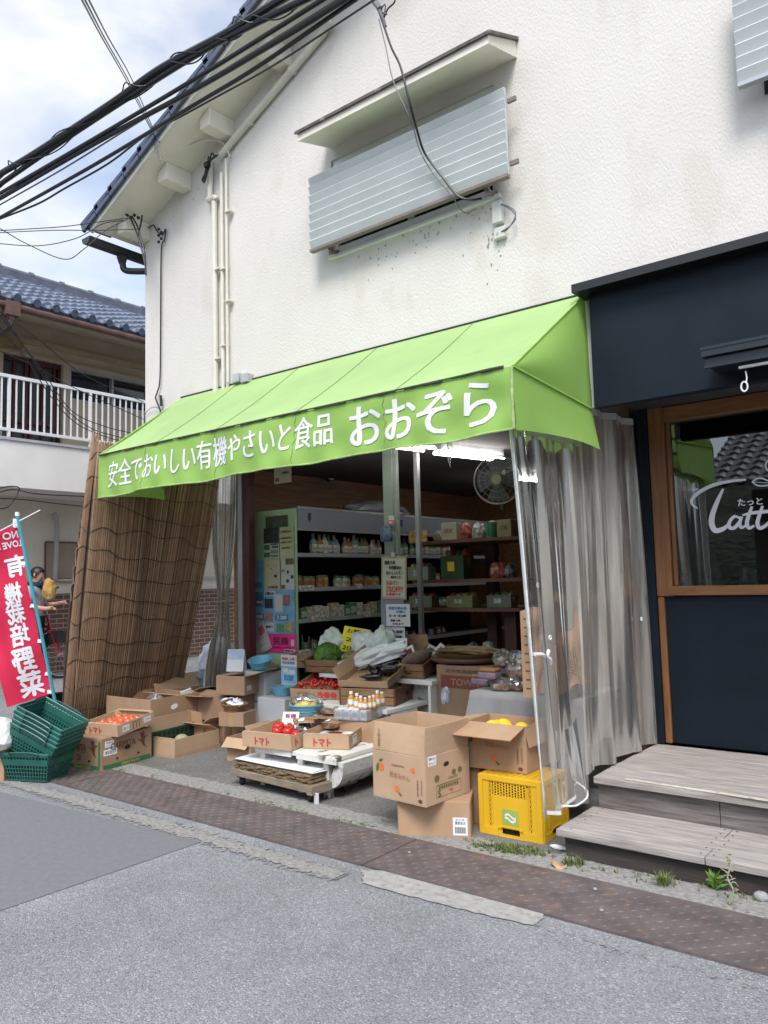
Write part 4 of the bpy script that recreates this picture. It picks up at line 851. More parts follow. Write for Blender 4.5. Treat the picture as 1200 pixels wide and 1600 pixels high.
# --- left cluster
BX = {}
b = cardbox('printed banana carton with green band and humming bird, under the tomato tray', (158, 1207), (106, 1195), (226, 1183), 0, 0, .262, card_dark, closed=True); BX['banana'] = b
for s, wd_ in (('L', .34), ('F', .33)):
    ftext(b, s, .40 if s == 'L' else .42, .70, 'CARMITA', w=.24 if s == 'L' else .27, h=.055, mat=ink_brown, bold=.0012)
    fshape(b, s, [rectp(.04, .03, .97, .17)], ink_green, 'printed_band')
    ftext(b, s, .56, .10, 'BANANAS ECUADOR' if s == 'L' else 'GREEN & YELLOW', w=.2, h=.02, mat=ink_yellow); ftext(b, s, .44, .55, 'Premium Quality Bananas', w=.17, h=.012, mat=ink_brown)
    u0 = .80
    fshape(b, s, [[(u0 - .1, .74), (u0 - .02, .70), (u0 + .07, .80), (u0 + .13, .80), (u0 + .06, .72), (u0 + .05, .55), (u0 + .09, .40), (u0 + .01, .52), (u0 - .02, .62)], [(u0 - .01, .70), (u0 - .05, .95), (u0 + .0, .90), (u0 + .02, .96), (u0 + .05, .88), (u0 + .04, .72)]], ink_brown, 'bird_print')
    holes = [(.30, .30, .014), (.72, .30, .014)] + ([(.50, .58, .032)] if s == 'F' else [])
    fshape(b, s, [ell(b, s, u, v, r, .62) for u, v, r in holes], M('hole_dark', (.02, .012, .008), .9), 'hand_hole', .0026)
fshape(b, 'L', [[(.03, .18), (.16, .18), (.22, .35), (.22, .62), (.13, .75), (.03, .70)]], M('ink_mango', (.62, .30, .04), .7, .3, 9), 'fruit_print')
ftext(b, 'L', .48, .38, '2X', w=.05, h=.05, mat=ink_brown, bold=.001); fshape(b, 'L', [rectp(.93, .18, .985, .92)], ink_green, 'corner_print', .0015)
label_on(b, 'F', .15, .80, .09, .05, '有機栽培|バナナ'); label_on(b, 'F', .17, .55, .14, .05, '産地直送 8')
def tray(label, N_, L_, R_, z, h=.105, text_sides='L', **k):
    t = cardbox(label, N_, L_, R_, z, z, h, card_pale, cat='produce tray', name='produce_tray', **k)
    w, d = t['w'] / 2, t['d'] / 2
    for sx in (-1, 1):      # folded corner lips along the short sides
        mb = MB(); mb.box((sx * w - (.028 if sx > 0 else 0), -d + .01, h), (sx * w + (.028 if sx < 0 else 0), d - .01, h + .007))
        for sy in (-1, 1): mb.prism([(sx * (w - .006), sy * (d - .006), .006), (sx * (w - .05), sy * (d - .006), .006), (sx * (w - .006), sy * (d - .05), .006)][::(1 if sx * sy > 0 else -1)], (0, 0, h - .007))
        mb.build('folded_lip', card_pale, t)
    if 'L' in text_sides: ftext(t, 'L', .42, .48, 'トマト', w=.13, h=.055, mat=ink_red, bold=.003)
    if 'F' in text_sides: ftext(t, 'F', .14, .48, 'ト', h=.055, mat=ink_red, bold=.003)
    return t
def W3(t, fx, fy, z): return W2(t, fx * t['w'] / 2, fy * t['d'] / 2, z)
def fruit(name, label, cat, pos, r, mat, group, stem=None, proto={}, sq=.85):
    key = (name, mat.name)
    if key not in proto:
        mb = MB(); mb.ball((0, 0, r * sq), r, 16, 10, sq=(1, 1, sq)); o = thing(name, label, cat, pos, 0, group); o['r'] = r; mb.build('skin', mat, o, smooth=True)
        if stem:
            mb = MB()
            for i in range(5): a = i * 1.257; mb.tube([(0, 0, r * sq * 2 - .003), (r * .22 * math.cos(a), r * .22 * math.sin(a), r * sq * 2 + .001), (r * .4 * math.cos(a), r * .4 * math.sin(a), r * sq * 2 - .004)], [.003, .0025, .0008], 5)
            mb.build('calyx', stem, o)
        proto[key] = o
    else: o = dup(proto[key], pos, label=label)
    s = r / proto[key]['r']; o.scale = (s, s, s * random.uniform(.9, 1.05)); o.rotation_euler = (random.uniform(-.4, .4), random.uniform(-.4, .4), random.uniform(0, 6)); return o
calyx = M('calyx_green', (.05, .14, .02), .6)
def W2(t, x, y, z): c, s = math.cos(t.rotation_euler.z), math.sin(t.rotation_euler.z); return V((t.location.x + x * c - y * s, t.location.y + x * s + y * c, t.location.z + z - x * math.sin(t.rotation_euler.y)))
tA = tray('tomato tray of pinkish tomatoes on top of the printed banana carton', (184, 1152), (132, 1146), (236, 1136), .265, .095, tilt=.10)
label_on(tA, 'F', .22, .5, .08, .05, '有機トマト'); label_on(tA, 'F', .80, .55, .09, .045, 'トマト 4'); fshape(tA, 'F', [rectp(.40, .15, .42, .8), rectp(.42, .75, .62, .8), rectp(.48, .2, .5, .72), rectp(.56, .2, .58, .72)], ink_brown, 'printed_mark')
for i in range(5):
    for j in range(4): fruit('tomato', 'pinkish orange tomato in the tray on the banana carton', 'tomato', W2(tA, (i - 2) * .060 + random.uniform(-.006, .006), (j - 1.5) * .066, .032), random.uniform(.031, .037), tomato_pink, 'tomatoes in the tray on the banana carton', calyx)
cr_ = cardbox('dark green plastic crate under the large open carton', (236, 1182), (190, 1168), (300, 1156), 0, 0, .205, dark_green, cat='crate', name='plastic_crate'); 
sl_ = fshape(cr_, 'L', [rectp(.06 + .12 * i, .15 + .28 * j, .13 + .12 * i, .34 + .28 * j) for i in range(7) for j in range(3)], black, 'slots', .001); sl_['kind'] = 'stuff'
sl_ = fshape(cr_, 'F', [rectp(.04 + .08 * i, .15 + .28 * j, .09 + .08 * i, .34 + .28 * j) for i in range(11) for j in range(3)], black, 'slots', .001); sl_['kind'] = 'stuff'
b = cardbox('large open carton with an oval hand hole, by the reed screen', (235, 1094), (183, 1084), (297, 1080), .46, .21, .25, card_dark); BX['big'] = b
fshape(b, 'F', [ell(b, 'F', .48, .62, .042, .6, rot=.2), ell(b, 'F', .30, .12, .02, .6)], paper, 'hand_hole'); mb = MB(); mb.obox((b['w'] / 2 - .16, -b['d'] / 2 + .02, .17), (.15, .03, .02), (0, .01, .004), (-.04, .0, .10)); mb.build('paper_slip', paper, b)
crumple('bag', clear_bag, thing('plastic_bag', 'clear plastic bag lying inside the large open carton', 'bag', W2(b, .02, 0, .006)), (0, 0, 0), (.12, .09, .13), 3)
b = cardbox('low open carton nearest the kerb, with one flap standing up', (273, 1186), (241, 1177), (333, 1166), 0, .012, .15, card_pale, [('B', 4, .15), ('R', -62, .12), ('L', -4, .004)]); BX['front'] = b
mb = MB(); mb.box((-b['w'] / 2 - .008, -b['d'] / 2 - .008, -.012), (b['w'] / 2 + .008, b['d'] / 2 + .008, -.001)); mb.box((-b['w'] / 2 - .008, -b['d'] / 2 - .011, -.012), (b['w'] / 2 + .008, -b['d'] / 2 - .008, .022)); mb.build('base_tray', card, b)
q = W2(b, .0, .03, .006); t = thing('melon', 'round netted melon lying in the low open carton', 'melon', q); mb = MB(); mb.ball((0, 0, .065), .07, 18, 12, sq=(1, 1, .93)); mb.build('rind', M('melon_rind', (.33, .30, .20), .8, .25, 30, .4, 60, bdist=.004), t, smooth=True)
b = cardbox('open carton with red arrow print, behind the low carton', (316, 1166), (288, 1150), (362, 1150), 0, 0, .205, card, [('F', 62, .13), ('L', 10, .1), ('B', -8, .11)]); BX['arrow'] = b
fshape(b, 'F', [[(.88, .2), (.91, .2), (.91, .62), (.945, .62), (.895, .85), (.845, .62), (.88, .62)]], ink_red, 'printed_arrow'); ftext(b, 'F', .895, .10, '天地無用', w=.05, h=.02, mat=ink_red)
b = cardbox('open carton with spread flaps and a white note, beside the reed screen', (334, 1090), (291, 1074), (374, 1070), .42, .0, .42, card, [('L', 78, .16), ('B', 25, .15), ('F', 100, .14)])
mb = MB(); mb.obox((-b['w'] / 2 + .05, .02, .36), (.14, .02, 0), (.0, .03, .08), (0, -.002, .001)); nt_ = mb.build('note', paper, b); text(nt_, '大根 200', (-b['w'] / 2 + .12, .045, .402), (1, .14, 0), (0, .35, .94), .11, .03, ink_black, lift=.006)
crumple('bag', clear_bag, thing('plastic_bag', 'clear plastic bag in the carton with spread flaps', 'bag', W2(b, .05, -.02, .27)), (0, 0, 0), (.13, .1, .1), 5)
b = cardbox('half closed carton left of the packet basket', (350, 1090), (322, 1080), (386, 1077), .43, .0, .43, card_dark, [('B', -62, .16), ('L', -75, .1), ('F', 150, .1)])
b = cardbox('brown carton with a white sticker carrying the desk calendar', (382, 1057), (346, 1053), (413, 1046), .64, .464, .176, card_dark, [('F', 80, .15), ('R', 60, .1), ('B', -85, .12)], dp=.32); BX['back'] = b
label_on(b, 'F', .14, .35, .07, .045, '有機栽培|野菜')
b2 = cardbox('plain carton under the brown carton with the calendar', (384, 1084), (346, 1078), (416, 1072), .46, 0, .46, card_dark, [('F', -90, .1)], dp=.30)
b = cardbox('open carton behind the left tomato tray, flap tipped out', (391, 1103), (361, 1112), (430, 1096), .30, 0, .30, card_dark, [('F', 76, .14), ('L', 35, .1), ('R', -20, .1)], dp=.3)
b = cardbox('small carton at the left end of the low bench', (392, 1194), (360, 1187), (424, 1181), 0, 0, .2, card_pale, [('L', 140, .1), ('F', -30, .12)])
# desk calendar, packet basket
q = W2(BX['back'], -.02, .12, .186); t = thing('desk_calendar', 'white desk calendar with blue picture standing on the brown carton', 'calendar', q, .35); mb = MB(); mb.prism([(-.09, 0, 0), (.09, 0, 0), (.09, .035, .21), (-.09, .035, .21)], (0, -.003, .0)); mb.prism([(-.09, .075, 0), (.09, .075, 0), (.09, .04, .21), (-.09, .04, .21)], (0, .003, 0)); mb.build('board', paper, t)
mb = MB(); mb.prism([(-.08, .0165, .118), (.08, .0165, .118), (.08, .0325, .202), (-.08, .0325, .202)], (0, -.005, 0)); mb.build('picture', M('sky_print', (.20, .36, .58), .7, .8, 18, tint=(.6, .62, .66)), t)
q = G(366, 1110, .34); t = thing('wicker_basket', 'shallow wicker basket full of white paper packets', 'basket', (q.x, q.y, .34)); mb = MB()
for i in range(7): r = .085 + .009 * i; mb.tube([(r * math.cos(a), r * math.sin(a) * .8, .008 + i * .009 + .002 * math.sin(a * 24 + i * PI)) for a in [2 * PI * j / 60 for j in range(61)]], .0055, 5, cap=False)
mb.lathe([(.02, 0), (.088, .0), (.09, .006), (.02, .006)], 24); w_ = mb.build('weave', M('wicker', (.30, .16, .07), .7, .35, 30), t); w_.scale = (1, 1, 1)
for i in range(9):
    a = i * .7; o = thing('paper_packet', 'white printed paper packet in the wicker basket', 'packet', (q.x + random.uniform(-.10, .09), q.y + random.uniform(-.07, .06), .40 + .012 * (i % 4)), a, 'packets in the wicker basket'); o.rotation_euler = (random.uniform(-.5, .5), random.uniform(-.5, .5), a)
    mb = MB(); mb.grid(lambda u, v: V(((u - .5) * .10, (v - .5) * .065, .016 * math.sin(PI * u) * math.sin(PI * v) + .004 * math.sin(u * 17 + i) * math.sin(v * 13))), 8, 6); mb.build('sheet', paper, o, solid=.004)
    text(o, '干し椎茸', (0, 0, .016), (1, 0, 0), (0, 1, 0), .05, .012, M('ink_plum', (.2, .05, .12), .7), lift=.004)
o = thing('carton_stand', 'brown carton holding up the wicker basket', 'cardboard box', (q.x + .02, q.y + .02, .212), .3); mb = MB(); mb.box((-.13, -.11, 0), (.13, .11, .123)); mb.build('body', card_dark, o, bevel=.003); mb = MB(); mb.box((-.02, -.1125, .0), (.02, -.1105, .12)); mb.build('tape', M('tape', (.4, .27, .13), .3), o)

# --- dolly, bench and the two front trays
q0, q1 = G(357, 1206, .1), G(482, 1236, .1)
dl = thing('wooden_dolly', 'low wooden dolly on castors loaded with flattened paper', 'dolly', ((q0.x + q1.x) / 2, (q0.y + q1.y) / 2 + .02, 0), math.atan2(q1.y - q0.y, q1.x - q0.x)); wl = (q1 - q0).length / 2
for y0, nm in ((0, 'rail'), (.38, 'rail')): mb = MB(); mb.box((-wl, y0, .075), (wl, y0 + .05, .125)); mb.build(nm, old_wood, dl, bevel=.004)
for x0 in (-wl, wl - .09, -.05): mb = MB(); mb.box((x0, .052, .08), (x0 + .09, .378, .118)); mb.build('cross_board', old_wood, dl, bevel=.004)
mb = MB(); mb.box((wl - .02, -.02, .07), (wl + .03, .42, .128)); mb.build('end_board', old_wood, dl, bevel=.004)
for x in (-wl + .08, wl - .05):
    for y in (.05, .37):
        mb = MB(); mb.box((x - .03, y - .03, .062), (x + .03, y + .03, .072)); mb.box((x - .014, y - .018, .02), (x - .010, y + .018, .064)); mb.box((x + .010, y - .018, .02), (x + .014, y + .018, .064)); f = mb.build('castor', darkgrey, dl)
        mb = MB(); mb.tube([(x - .009, y, .026), (x + .009, y, .026)], .024, 14); mb.build('wheel', black, f)
mb = MB()
for i in range(7):      # layered, frayed pad of old card and straw
    z = .127 + i * .008; j = lambda: random.uniform(-.015, .02); n_ = 26
    pts = [(-wl + .02 + j() + (2 * wl - .06) * k / n_, .015 + j(), z) for k in range(n_ + 1)] + [(wl - .05 + j(), .40, z), (-wl + .03, .40, z)]; mb.prism(pts, (0, 0, .0075))
mb.build('old_card_pad', M('frayed_card', (.20, .14, .08), .9, .45, 22, .6, 90, detail=8, bdist=.006), dl)
mb = MB()
for i, (dx, dy, a) in enumerate(((0, 0, .02), (.05, .03, -.08), (.02, -.02, .05))):
    c, s = math.cos(a), math.sin(a); ctr = V((-.02 + dx, .21 + dy, .188 + i * .005)); mb.grid(lambda u, v: ctr + V((c * (u - .5) * .80 - s * (v - .5) * .34, s * (u - .5) * .8 + c * (v - .5) * .34, .006 * math.sin(u * 5 + i) * v + .012 * (u - .5) ** 2)), 10, 4)
mb.build('paper_sheet', paper, dl, solid=.002)
mb = MB(); mb.obox((wl + .0, .03, .0), (.035, .01, .0), (.0, .004, 0), (.02, -.02, .085)); mb.build('loose_strip', paper, dl)
bn = thing('low_bench', 'old white painted bench with mossy flaking end, carrying tomato trays', 'bench', (-4.05, 4.4, 0)); BNO = V((-4.05, 4.4, 0))
bx0, bx1, by0, by1 = -4.47, -3.66, 4.04, 4.80
mb = LB(); mb.box((bx0, by0, .262), (bx1, by1, .296)); mb.build('bench_top', dirty_white, bn, bevel=.006, org=BNO)
mb = LB(); pr = []
for i in range(9): a = PI / 2 * i / 8; pr.append((bx1 + .05 - .12 * (1 - math.cos(a)), .06 + .12 * (1 - math.sin(a))))
prof = [(bx1 - .01, .26), (bx1 + .055, .26)] + [(bx1 + .05 - .14 * (1 - math.cos(a)), .075 + .13 * (1 - math.sin(a))) for a in [PI / 2 * i / 8 for i in range(9)]] + [(bx1 - .09, .09)]
mb.prism([(x, by0 + .02, z) for x, z in prof], (0, by1 - by0 - .02, 0)); mb.build('end_panel', M('flaking_paint', (.55, .55, .52), .85, .15, 9, .5, 30, detail=7, spots=((.07, .08, .045), 5, .54)), bn, org=BNO)
for x in (bx0 + .03, -4.05, bx1 - .14): mb = LB(); mb.box((x, by0 + .03, 0), (x + .05, by0 + .08, .26)); mb.build('leg', dirty_white, bn, org=BNO); mb = LB(); mb.box((x, by1 - .08, 0), (x + .05, by1 - .03, .26)); mb.build('leg', dirty_white, bn, org=BNO)
mb = LB(); mb.box((bx0 + .02, by0 - .012, .252), (-4.08, by0 - .001, .30)); mb.box((-4.02, by0 - .014, .25), (bx1 + .02, by0 - .001, .288)); mb.build('front_strip', dirty_white, bn, org=BNO)
tB = tray('tomato tray with ripe red tomatoes and price card, front left', (455, 1174), (391, 1162), (501, 1152), .298, .105, 'LF', tilt=.05)
tC = tray('tomato tray with papers in it, front right of the pair', (546, 1172), (471, 1171), (581, 1152), .298, .10, 'L', tilt=.04)
label_on(tC, 'F', .28, .5, .09, .06, '有機JAS|トマト'); fshape(tC, 'F', [rectp(.48, .2, .5, .85), rectp(.5, .78, .68, .85), rectp(.55, .2, .57, .75), rectp(.63, .2, .65, .75), rectp(.72, .3, .74, .85)], M('ink_gold', (.4, .25, .05), .7), 'printed_mark'); label_on(tC, 'F', .86, .6, .05, .06, '秀|L')
for i, (x, y, r) in enumerate(((-.03, -.04, .046), (-.05, .06, .046), (.03, .0, .044), (.02, .09, .048), (-.06, -.12, .041), (.10, .05, .042))): fruit('tomato', 'shiny ripe red tomato in the front left tomato tray', 'tomato', W2(tB, x, y, .035 + (.02 if i == 3 else 0)), r, tomato_m, 'red tomatoes in the front left tray', calyx)
def pcard(label, pos, w, h, lines, tilt=.35, rz=0., mat=paper, ink=ink_black, name='price_card', cat='price card', roll=0.):
    t = thing(name, label, cat, pos, rz); t.rotation_euler = (-tilt, roll, rz); mb = MB(); mb.box((-w / 2, 0, 0), (w / 2, .0015, h)); mb.build('card', mat, t); ls = lines.split('|')
    for i, l in enumerate(ls): text(t, l, (random.uniform(-.003, .003), 0, h * (1 - (i + .5) / len(ls))), (1, 0, 0), (0, 0, 1), w * random.uniform(.6, .85), h * .55 / len(ls), ink, bold=.0012)
    return t
pcard('white price card standing among the ripe red tomatoes', W2(tB, .10, .05, .06), .13, .13, '有機|トマト', .4, .5, ink=M('ink_purple', (.25, .02, .12), .7))
o = thing('packed_greens', 'dark leaf pack wrapped in film beside the red tomatoes', 'vegetable pack', W2(tB, .05, -.12, .03)); crumple('leaf', M('dark_leaf', (.02, .04, .022), .4, .5, 20), o, (0, 0, 0), (.055, .055, .05), 8); crumple('wrap', clear_bag, o, (0, 0, 0), (.062, .06, .056), 9)
o = thing('leaflet', 'white leaflet with a red disc lying in the front right tray', 'leaflet', W3(tC, -.1, .0, .062), .3); mb = MB(); mb.box((-.12, -.08, 0), (.12, .08, .004)); mb.build('sheet', paper, o); mb = MB(); mb.lathe([(.055, .0045), (.055, .006)], 24); r_ = mb.build('red_disc', M('ink_crimson', (.5, .02, .06), .6), o)
o = thing('leaflet', 'brown leaflet tucked under the red disc leaflet', 'leaflet', W3(tC, .3, .2, .05), .1); mb = MB(); mb.box((-.13, -.08, 0), (.13, .07, .004)); mb.build('sheet', card_dark, o)

# --- bowls
def bowl(label, pos, r, h, tilt=0, rz=0):
    t = thing('plastic_bowl', label, 'bowl', pos, rz); t.rotation_euler = (tilt, 0, rz); mb = MB()
    mb.lathe([(.0, .0), (r * .66, .0), (r * .70, .004), (r * .96, h * .9), (r * 1.03, h * .92), (r * 1.03, h), (r * .97, h), (r * .93, h * .9), (r * .66, .010), (0, .010)], 40); mb.build('shell', plastic_blue, t, smooth=False, bevel=0)
    mb = MB()
    for k in (.25, .5, .75): rr = r * (.70 + .26 * k) + .0025; mb.tube([(rr * math.cos(a), rr * math.sin(a), h * .9 * k) for a in [2 * PI * j / 40 for j in range(41)]], .002, 4, cap=False)
    mb.build('rib', plastic_blue, t); return t
q = G(465, 1121, .44); bw = bowl('light blue bowl of yellow fruit under clear film', (q.x, q.y + .10, .44), .135, .095)
for i in range(6): a = i * 1.05; fruit('lemon', 'yellow fruit in the light blue bowl under film', 'fruit', bw.location + V((.065 * math.cos(a), .065 * math.sin(a), .03)) if i < 5 else bw.location + V((0, 0, .05)), .042, lemon_m, 'yellow fruit in the blue bowl')
crumple('film', clear_bag, thing('cling_film', 'clear film bag gathered over the yellow fruit bowl', 'bag', bw.location + V((0, 0, .085))), (0, 0, .0), (.125, .12, .045), 12)
q = G(408, 1046, .665); bowl('tilted light blue bowl beside the pink poster', (q.x, q.y, .685), .12, .085, .25, .4)
q = G(444, 1086, .443); bowl('light blue bowl below the blue leaflet', (q.x, q.y, .443), .125, .085)
# white chest the bowls stand on, and a stool
o = thing('white_chest', 'low white chest in front of the cooler end', 'chest', tuple(V((-5.6, 5.25, 0)))); mb = MB(); mb.box((.06, -.20, 0), (.42, .18, .44)); mb.box((-.38, -.10, 0), (.055, .2, .655)); mb.build('body', M('chest_white', (.52, .53, .55), .6, .1, 4), o, bevel=.008); mb = MB(); mb.box((-.37, -.103, .37), (.05, -.1005, .375)); mb.build('seam', darkgrey, o)
# --- stepped display tables
o = thing('display_table', 'white display table with raised rear step holding the wooden crates', 'table', (-4.0, 5.2, 0)); TO = V((-4.0, 5.2, 0))
for nm, a, b, mt in (('front_top', (-4.75, 4.80, .46), (-3.80, 5.36, .492), white), ('front_panel', (-4.72, 4.83, .0), (-3.83, 4.86, .458), dirty_white), ('side_panel', (-3.83, 4.862, 0), (-3.805, 5.21, .458), white), ('rear_top', (-4.9, 5.215, .64), (-3.66, 5.62, .675), white), ('rear_side', (-3.70, 5.215, 0), (-3.675, 5.60, .638), white), ('rear_panel', (-4.88, 5.37, 0), (-3.71, 5.395, .638), dirty_white)):
    mb = LB(); mb.box(a, b); mb.build(nm, mt, o, org=TO, bevel=.003)
# --- cherry tomatoes
cb_ = cardbox('open carton of bright red cherry tomatoes', (531, 1093), (480, 1082), (548, 1070), .50, .495, .085, card, [('R', 8, .10)], cat='produce box', tilt=.2); ftext(cb_, 'L', .28, .5, 'ミニトマト', w=.12, h=.035, mat=ink_brown, bold=.001)
fshape(cb_, 'L', [ell(cb_, 'L', .62 + .13 * i, .45, .030, .9) for i in range(3)], ink_red, 'fruit_print')
cw, cd = cb_['w'] / 2 - .02, cb_['d'] / 2 - .02
for i in range(70): fruit('cherry_tomato', 'bright red cherry tomato in the open carton', 'cherry tomato', W2(cb_, random.uniform(-cw, cw), random.uniform(-cd, cd), .035 + random.uniform(0, .022)), .0165, tomato_m, 'cherry tomatoes in the carton', None, sq=1.)
mb = LB(); 
o = thing('tomato_bed', 'layer of cherry tomatoes filling the bottom of their carton', 'tomatoes', W2(cb_, 0, 0, .006), cb_.rotation_euler.z); o['kind'] = 'stuff'; mb = MB()
for i in range(90): mb.ball((random.uniform(-cw, cw), random.uniform(-cd, cd), .02), .016, 8, 6)
mb.build('layer', tomato_m, o, smooth=True)
pcard('white price card lying over the cherry tomato carton', W2(cb_, -.03, .06, .095), .15, .085, '有機ミニ|トマト', 1.05, .3, ink=ink_blue)
# --- wooden crates
def wcrate(label, N_, L_, R_, z, h, zfit=None, endmat=crate_dark, **k):
    n, a, w, d, c = fit(N_, L_, R_, zfit if zfit is not None else z); w = k.get('wd', w); d = k.get('dp', d)
    if 'wd' in k or 'dp' in k: c = n + V((math.cos(a), math.sin(a), 0)) * w / 2 + V((-math.sin(a), math.cos(a), 0)) * d / 2
    t = thing('wooden_crate', label, 'crate', (c.x, c.y, z), a); w /= 2; d /= 2; th = .014
    for sy in (-1, 1): mb = MB(); y0 = sy * d - (th if sy > 0 else 0); mb.box((-w, y0, 0), (w, y0 + th, h)); mb.build('end_board', endmat, t, bevel=.003)
    for sx in (-1, 1):
        for i in range(2):
            x0 = sx * w - (.010 if sx > 0 else 0); mb = MB(); mb.box((x0, -d + th + .0005, .004 + i * (h / 2)), (x0 + .010, d - th - .0005, (i + 1) * h / 2 - .002)); mb.build('slat', crate_wood, t, bevel=.002)
    if k.get('tilt'): t.rotation_euler.y = -k['tilt']; t.location.z += w * math.sin(k['tilt'])
    mb = MB(); mb.box((-w + .011, -d + th, .002), (w - .011, d - th, .012)); mb.build('bottom_board', crate_wood, t)
    mb = MB(); mb.tube(cr([(-w - .004, -d + .12, h * .55), (-w - .012, -d + .125, h * .42), (-w - .012, -d + .16, h * .40), (-w - .004, -d + .17, h * .5)], 4), .004, 6); mb.build('hook', black, t); mb = MB(); mb.tube(cr([(-.03, -d - .004, h * .62), (-.02, -d - .010, h * .45), (.02, -d - .010, h * .45), (.03, -d - .004, h * .62)], 4), .006, 6); mb.build('handle', black, t)
    t['w'] = w * 2; t['d'] = d * 2; t['h'] = h; return t
c1 = wcrate('wooden crate with dark end carrying the carton of aubergines', (618, 1104), (530, 1101), (655, 1087), .495, .135)
fshape(c1, 'F', [ell(c1, 'F', .45, .5, .02, 1.2)], ink_black, 'stencil')
e1 = cardbox('wide shallow carton of aubergines on the wooden crate', (605, 1076), (541, 1069), (650, 1054), .635, .633, .055, card, [('R', 10, .09), ('F', 35, .03), ('B', 20, .10)], cat='produce box', tilt=.25)
for i in range(20):
    p = W3(e1, random.uniform(-.72, .45), random.uniform(-.75, .0), .02 + .02 * (i % 3)); o = thing('aubergine', 'glossy black aubergine in the wide shallow carton', 'aubergine', p, random.uniform(0, 6.3), 'aubergines in the carton'); o.rotation_euler.y = random.uniform(-.3, .5)
    mb = MB(); mb.tube(cr([(-.07, 0, .02), (-.03, .006, .022), (.02, .004, .022), (.06, -.004, .026), (.085, -.006, .03)], 5), [.010 + .019 * math.sin(PI * min(1, (j + 3) / 22)) ** .7 if j < 17 else .012 for j in range(21)], 10); mb.build('skin', aubergine, o, smooth=True); mb = MB(); mb.tube([(.083, -.006, .03), (.115, -.01, .036)], [.012, .004], 6); mb.build('stalk', M('stalk_dark', (.03, .02, .02), .7), o)
o = thing('paper_bag', 'crumpled white plastic bag in the aubergine carton', 'bag', W3(e1, -.05, .5, .02), .2); crumple('bag', bag_white, o, (0, 0, 0), (e1['w'] * .36, e1['d'] * .24, .085), 21, 4, .3); o.rotation_euler.y = -.3
pcard('white price card standing behind the black aubergines', W3(e1, .45, -.12, .04), .15, .15, '有機|なす', .25, .5, ink=ink_blue); pcard('blank looking white card leaning right of the aubergine price card', W3(e1, .2, -.55, .05), .11, .11, '長なす', .6, .8)
c2 = wcrate('wooden crate holding the green cabbage', (566, 1054), (503, 1045), (600, 1034), .677, .12, tilt=.2, wd=.36)
mb = MB()
def leafball(t, pos, r, base, n=26, seed=1):
    rr = random.Random(seed); mb = MB()
    mb.ball((0, 0, r * .8), r * .82, 14, 10, col=tuple(x * .8 for x in base))
    for i in range(n):
        a = rr.uniform(0, 6.3); tilt_ = rr.uniform(.15, 1.25); col = tuple(x * rr.uniform(.6, 1.35) for x in base); s = r * rr.uniform(.9, 1.05)
        d = V((math.cos(a) * math.sin(tilt_), math.sin(a) * math.sin(tilt_), math.cos(tilt_))); e1_ = d.orthogonal().normalized(); e2 = d.cross(e1_); ph = rr.uniform(0, 6)
        def lf(u, v):
            x, y = (u - .5) * 1.7, (v - .5) * 1.7; q = (d * math.sqrt(max(.05, 1.15 - .55 * (x * x + y * y))) + e1_ * x * .75 + e2 * y * .75).normalized(); rim = max(abs(u - .5), abs(v - .5)) * 2
            return V((0, 0, r * .8)) + q * s * (1 + .09 * rim ** 3 + .03 * rim * math.sin(8 * (u + v) + ph) + .02 * math.sin(u * 21 + ph) * math.sin(v * 19))
        mb.grid(lf, 7, 7, col)
    o = mb.build('leaf', leaf_m, t, smooth=True, tone=True); return o
q = W3(c2, -.3, .42, .02); t = thing('cabbage', 'large crinkled green cabbage in the wooden crate', 'cabbage', q); leafball(t, q, .115, (.13, .27, .05), 26, 3)
q = W3(c2, -.5, -.45, .02); t = thing('cabbage', 'pale cut cabbage half wrapped in film beside the green cabbage', 'cabbage', q); leafball(t, q, .085, (.42, .47, .22), 14, 4)
pcard('large yellow handwritten sign behind the cabbage', W3(c2, .55, -.15, .10), .255, .24, 'お野菜|2束|200円', .30, .5, yellow_paper, name='yellow_sign', cat='sign', roll=.18)
for i, (x, y, s, sd_) in enumerate(((.14, -.26, (.13, .12, .14), 31), (.10, -.42, (.13, .13, .15), 32), (.22, .10, (.12, .10, .13), 33))):
    o = thing('vegetable_bag', ['pale plastic bag of vegetables right of the yellow sign', 'pale plastic bag of vegetables, the larger one nearest the pillar notices', 'pale plastic bag just behind the yellow sign'][i], 'bag', W3(c2, (.2, .3, .75)[i], (-.75, -1.3, .6)[i], .07), .2 * i); crumple('bag', M('bag_pale', (.58, .61, .58), .35, .12, 8), o, (0, 0, 0), s, sd_, 4, .25)
    mb = MB(); mb.obox((-.02, -.105, .02), (.09, .01, .02), (0, -.003, 0), (.03, .03, .13)); mb.build('label', darkgrey, o)
c3 = wcrate('wooden crate with dark end holding packs, on the rear step', (664, 1061), (612, 1058), (699, 1049), .677, .12, tilt=.2, wd=.36)
for i, (x, y, a, cm, tm) in enumerate(((-.04, .17, -.5, paper, (.10, .10, .12)), (.0, .06, -.45, paper, (.35, .03, .06)), (.02, -.10, .5, M('pack_cream', (.5, .46, .4), .5), (.10, .06, .05)), (.06, -.16, .7, paper, (.25, .24, .24)))):
    o = thing('seed_packet', ['white edged packet with dark picture, left in the rear crate', 'white edged packet with crimson picture in the rear crate', 'cream packet leaning at the right of the rear crate', 'white packet, rightmost in the rear crate'][i], 'packet', W3(c3, (-.3, 0., .2, .5)[i], (.75, .3, -.5, -.8)[i], .05), .5); o.rotation_euler.x = -.7; o.rotation_euler.y = a; mb = MB(); mb.box((-.07, 0, 0), (.07, .012, .20)); mb.build('packet', cm, o, bevel=.004); mb = MB(); mb.box((-.05, -.002, .03), (.05, -.0005, .17)); mb.build('picture', M('pic%d' % i, tm, .5, .7, 25), o)
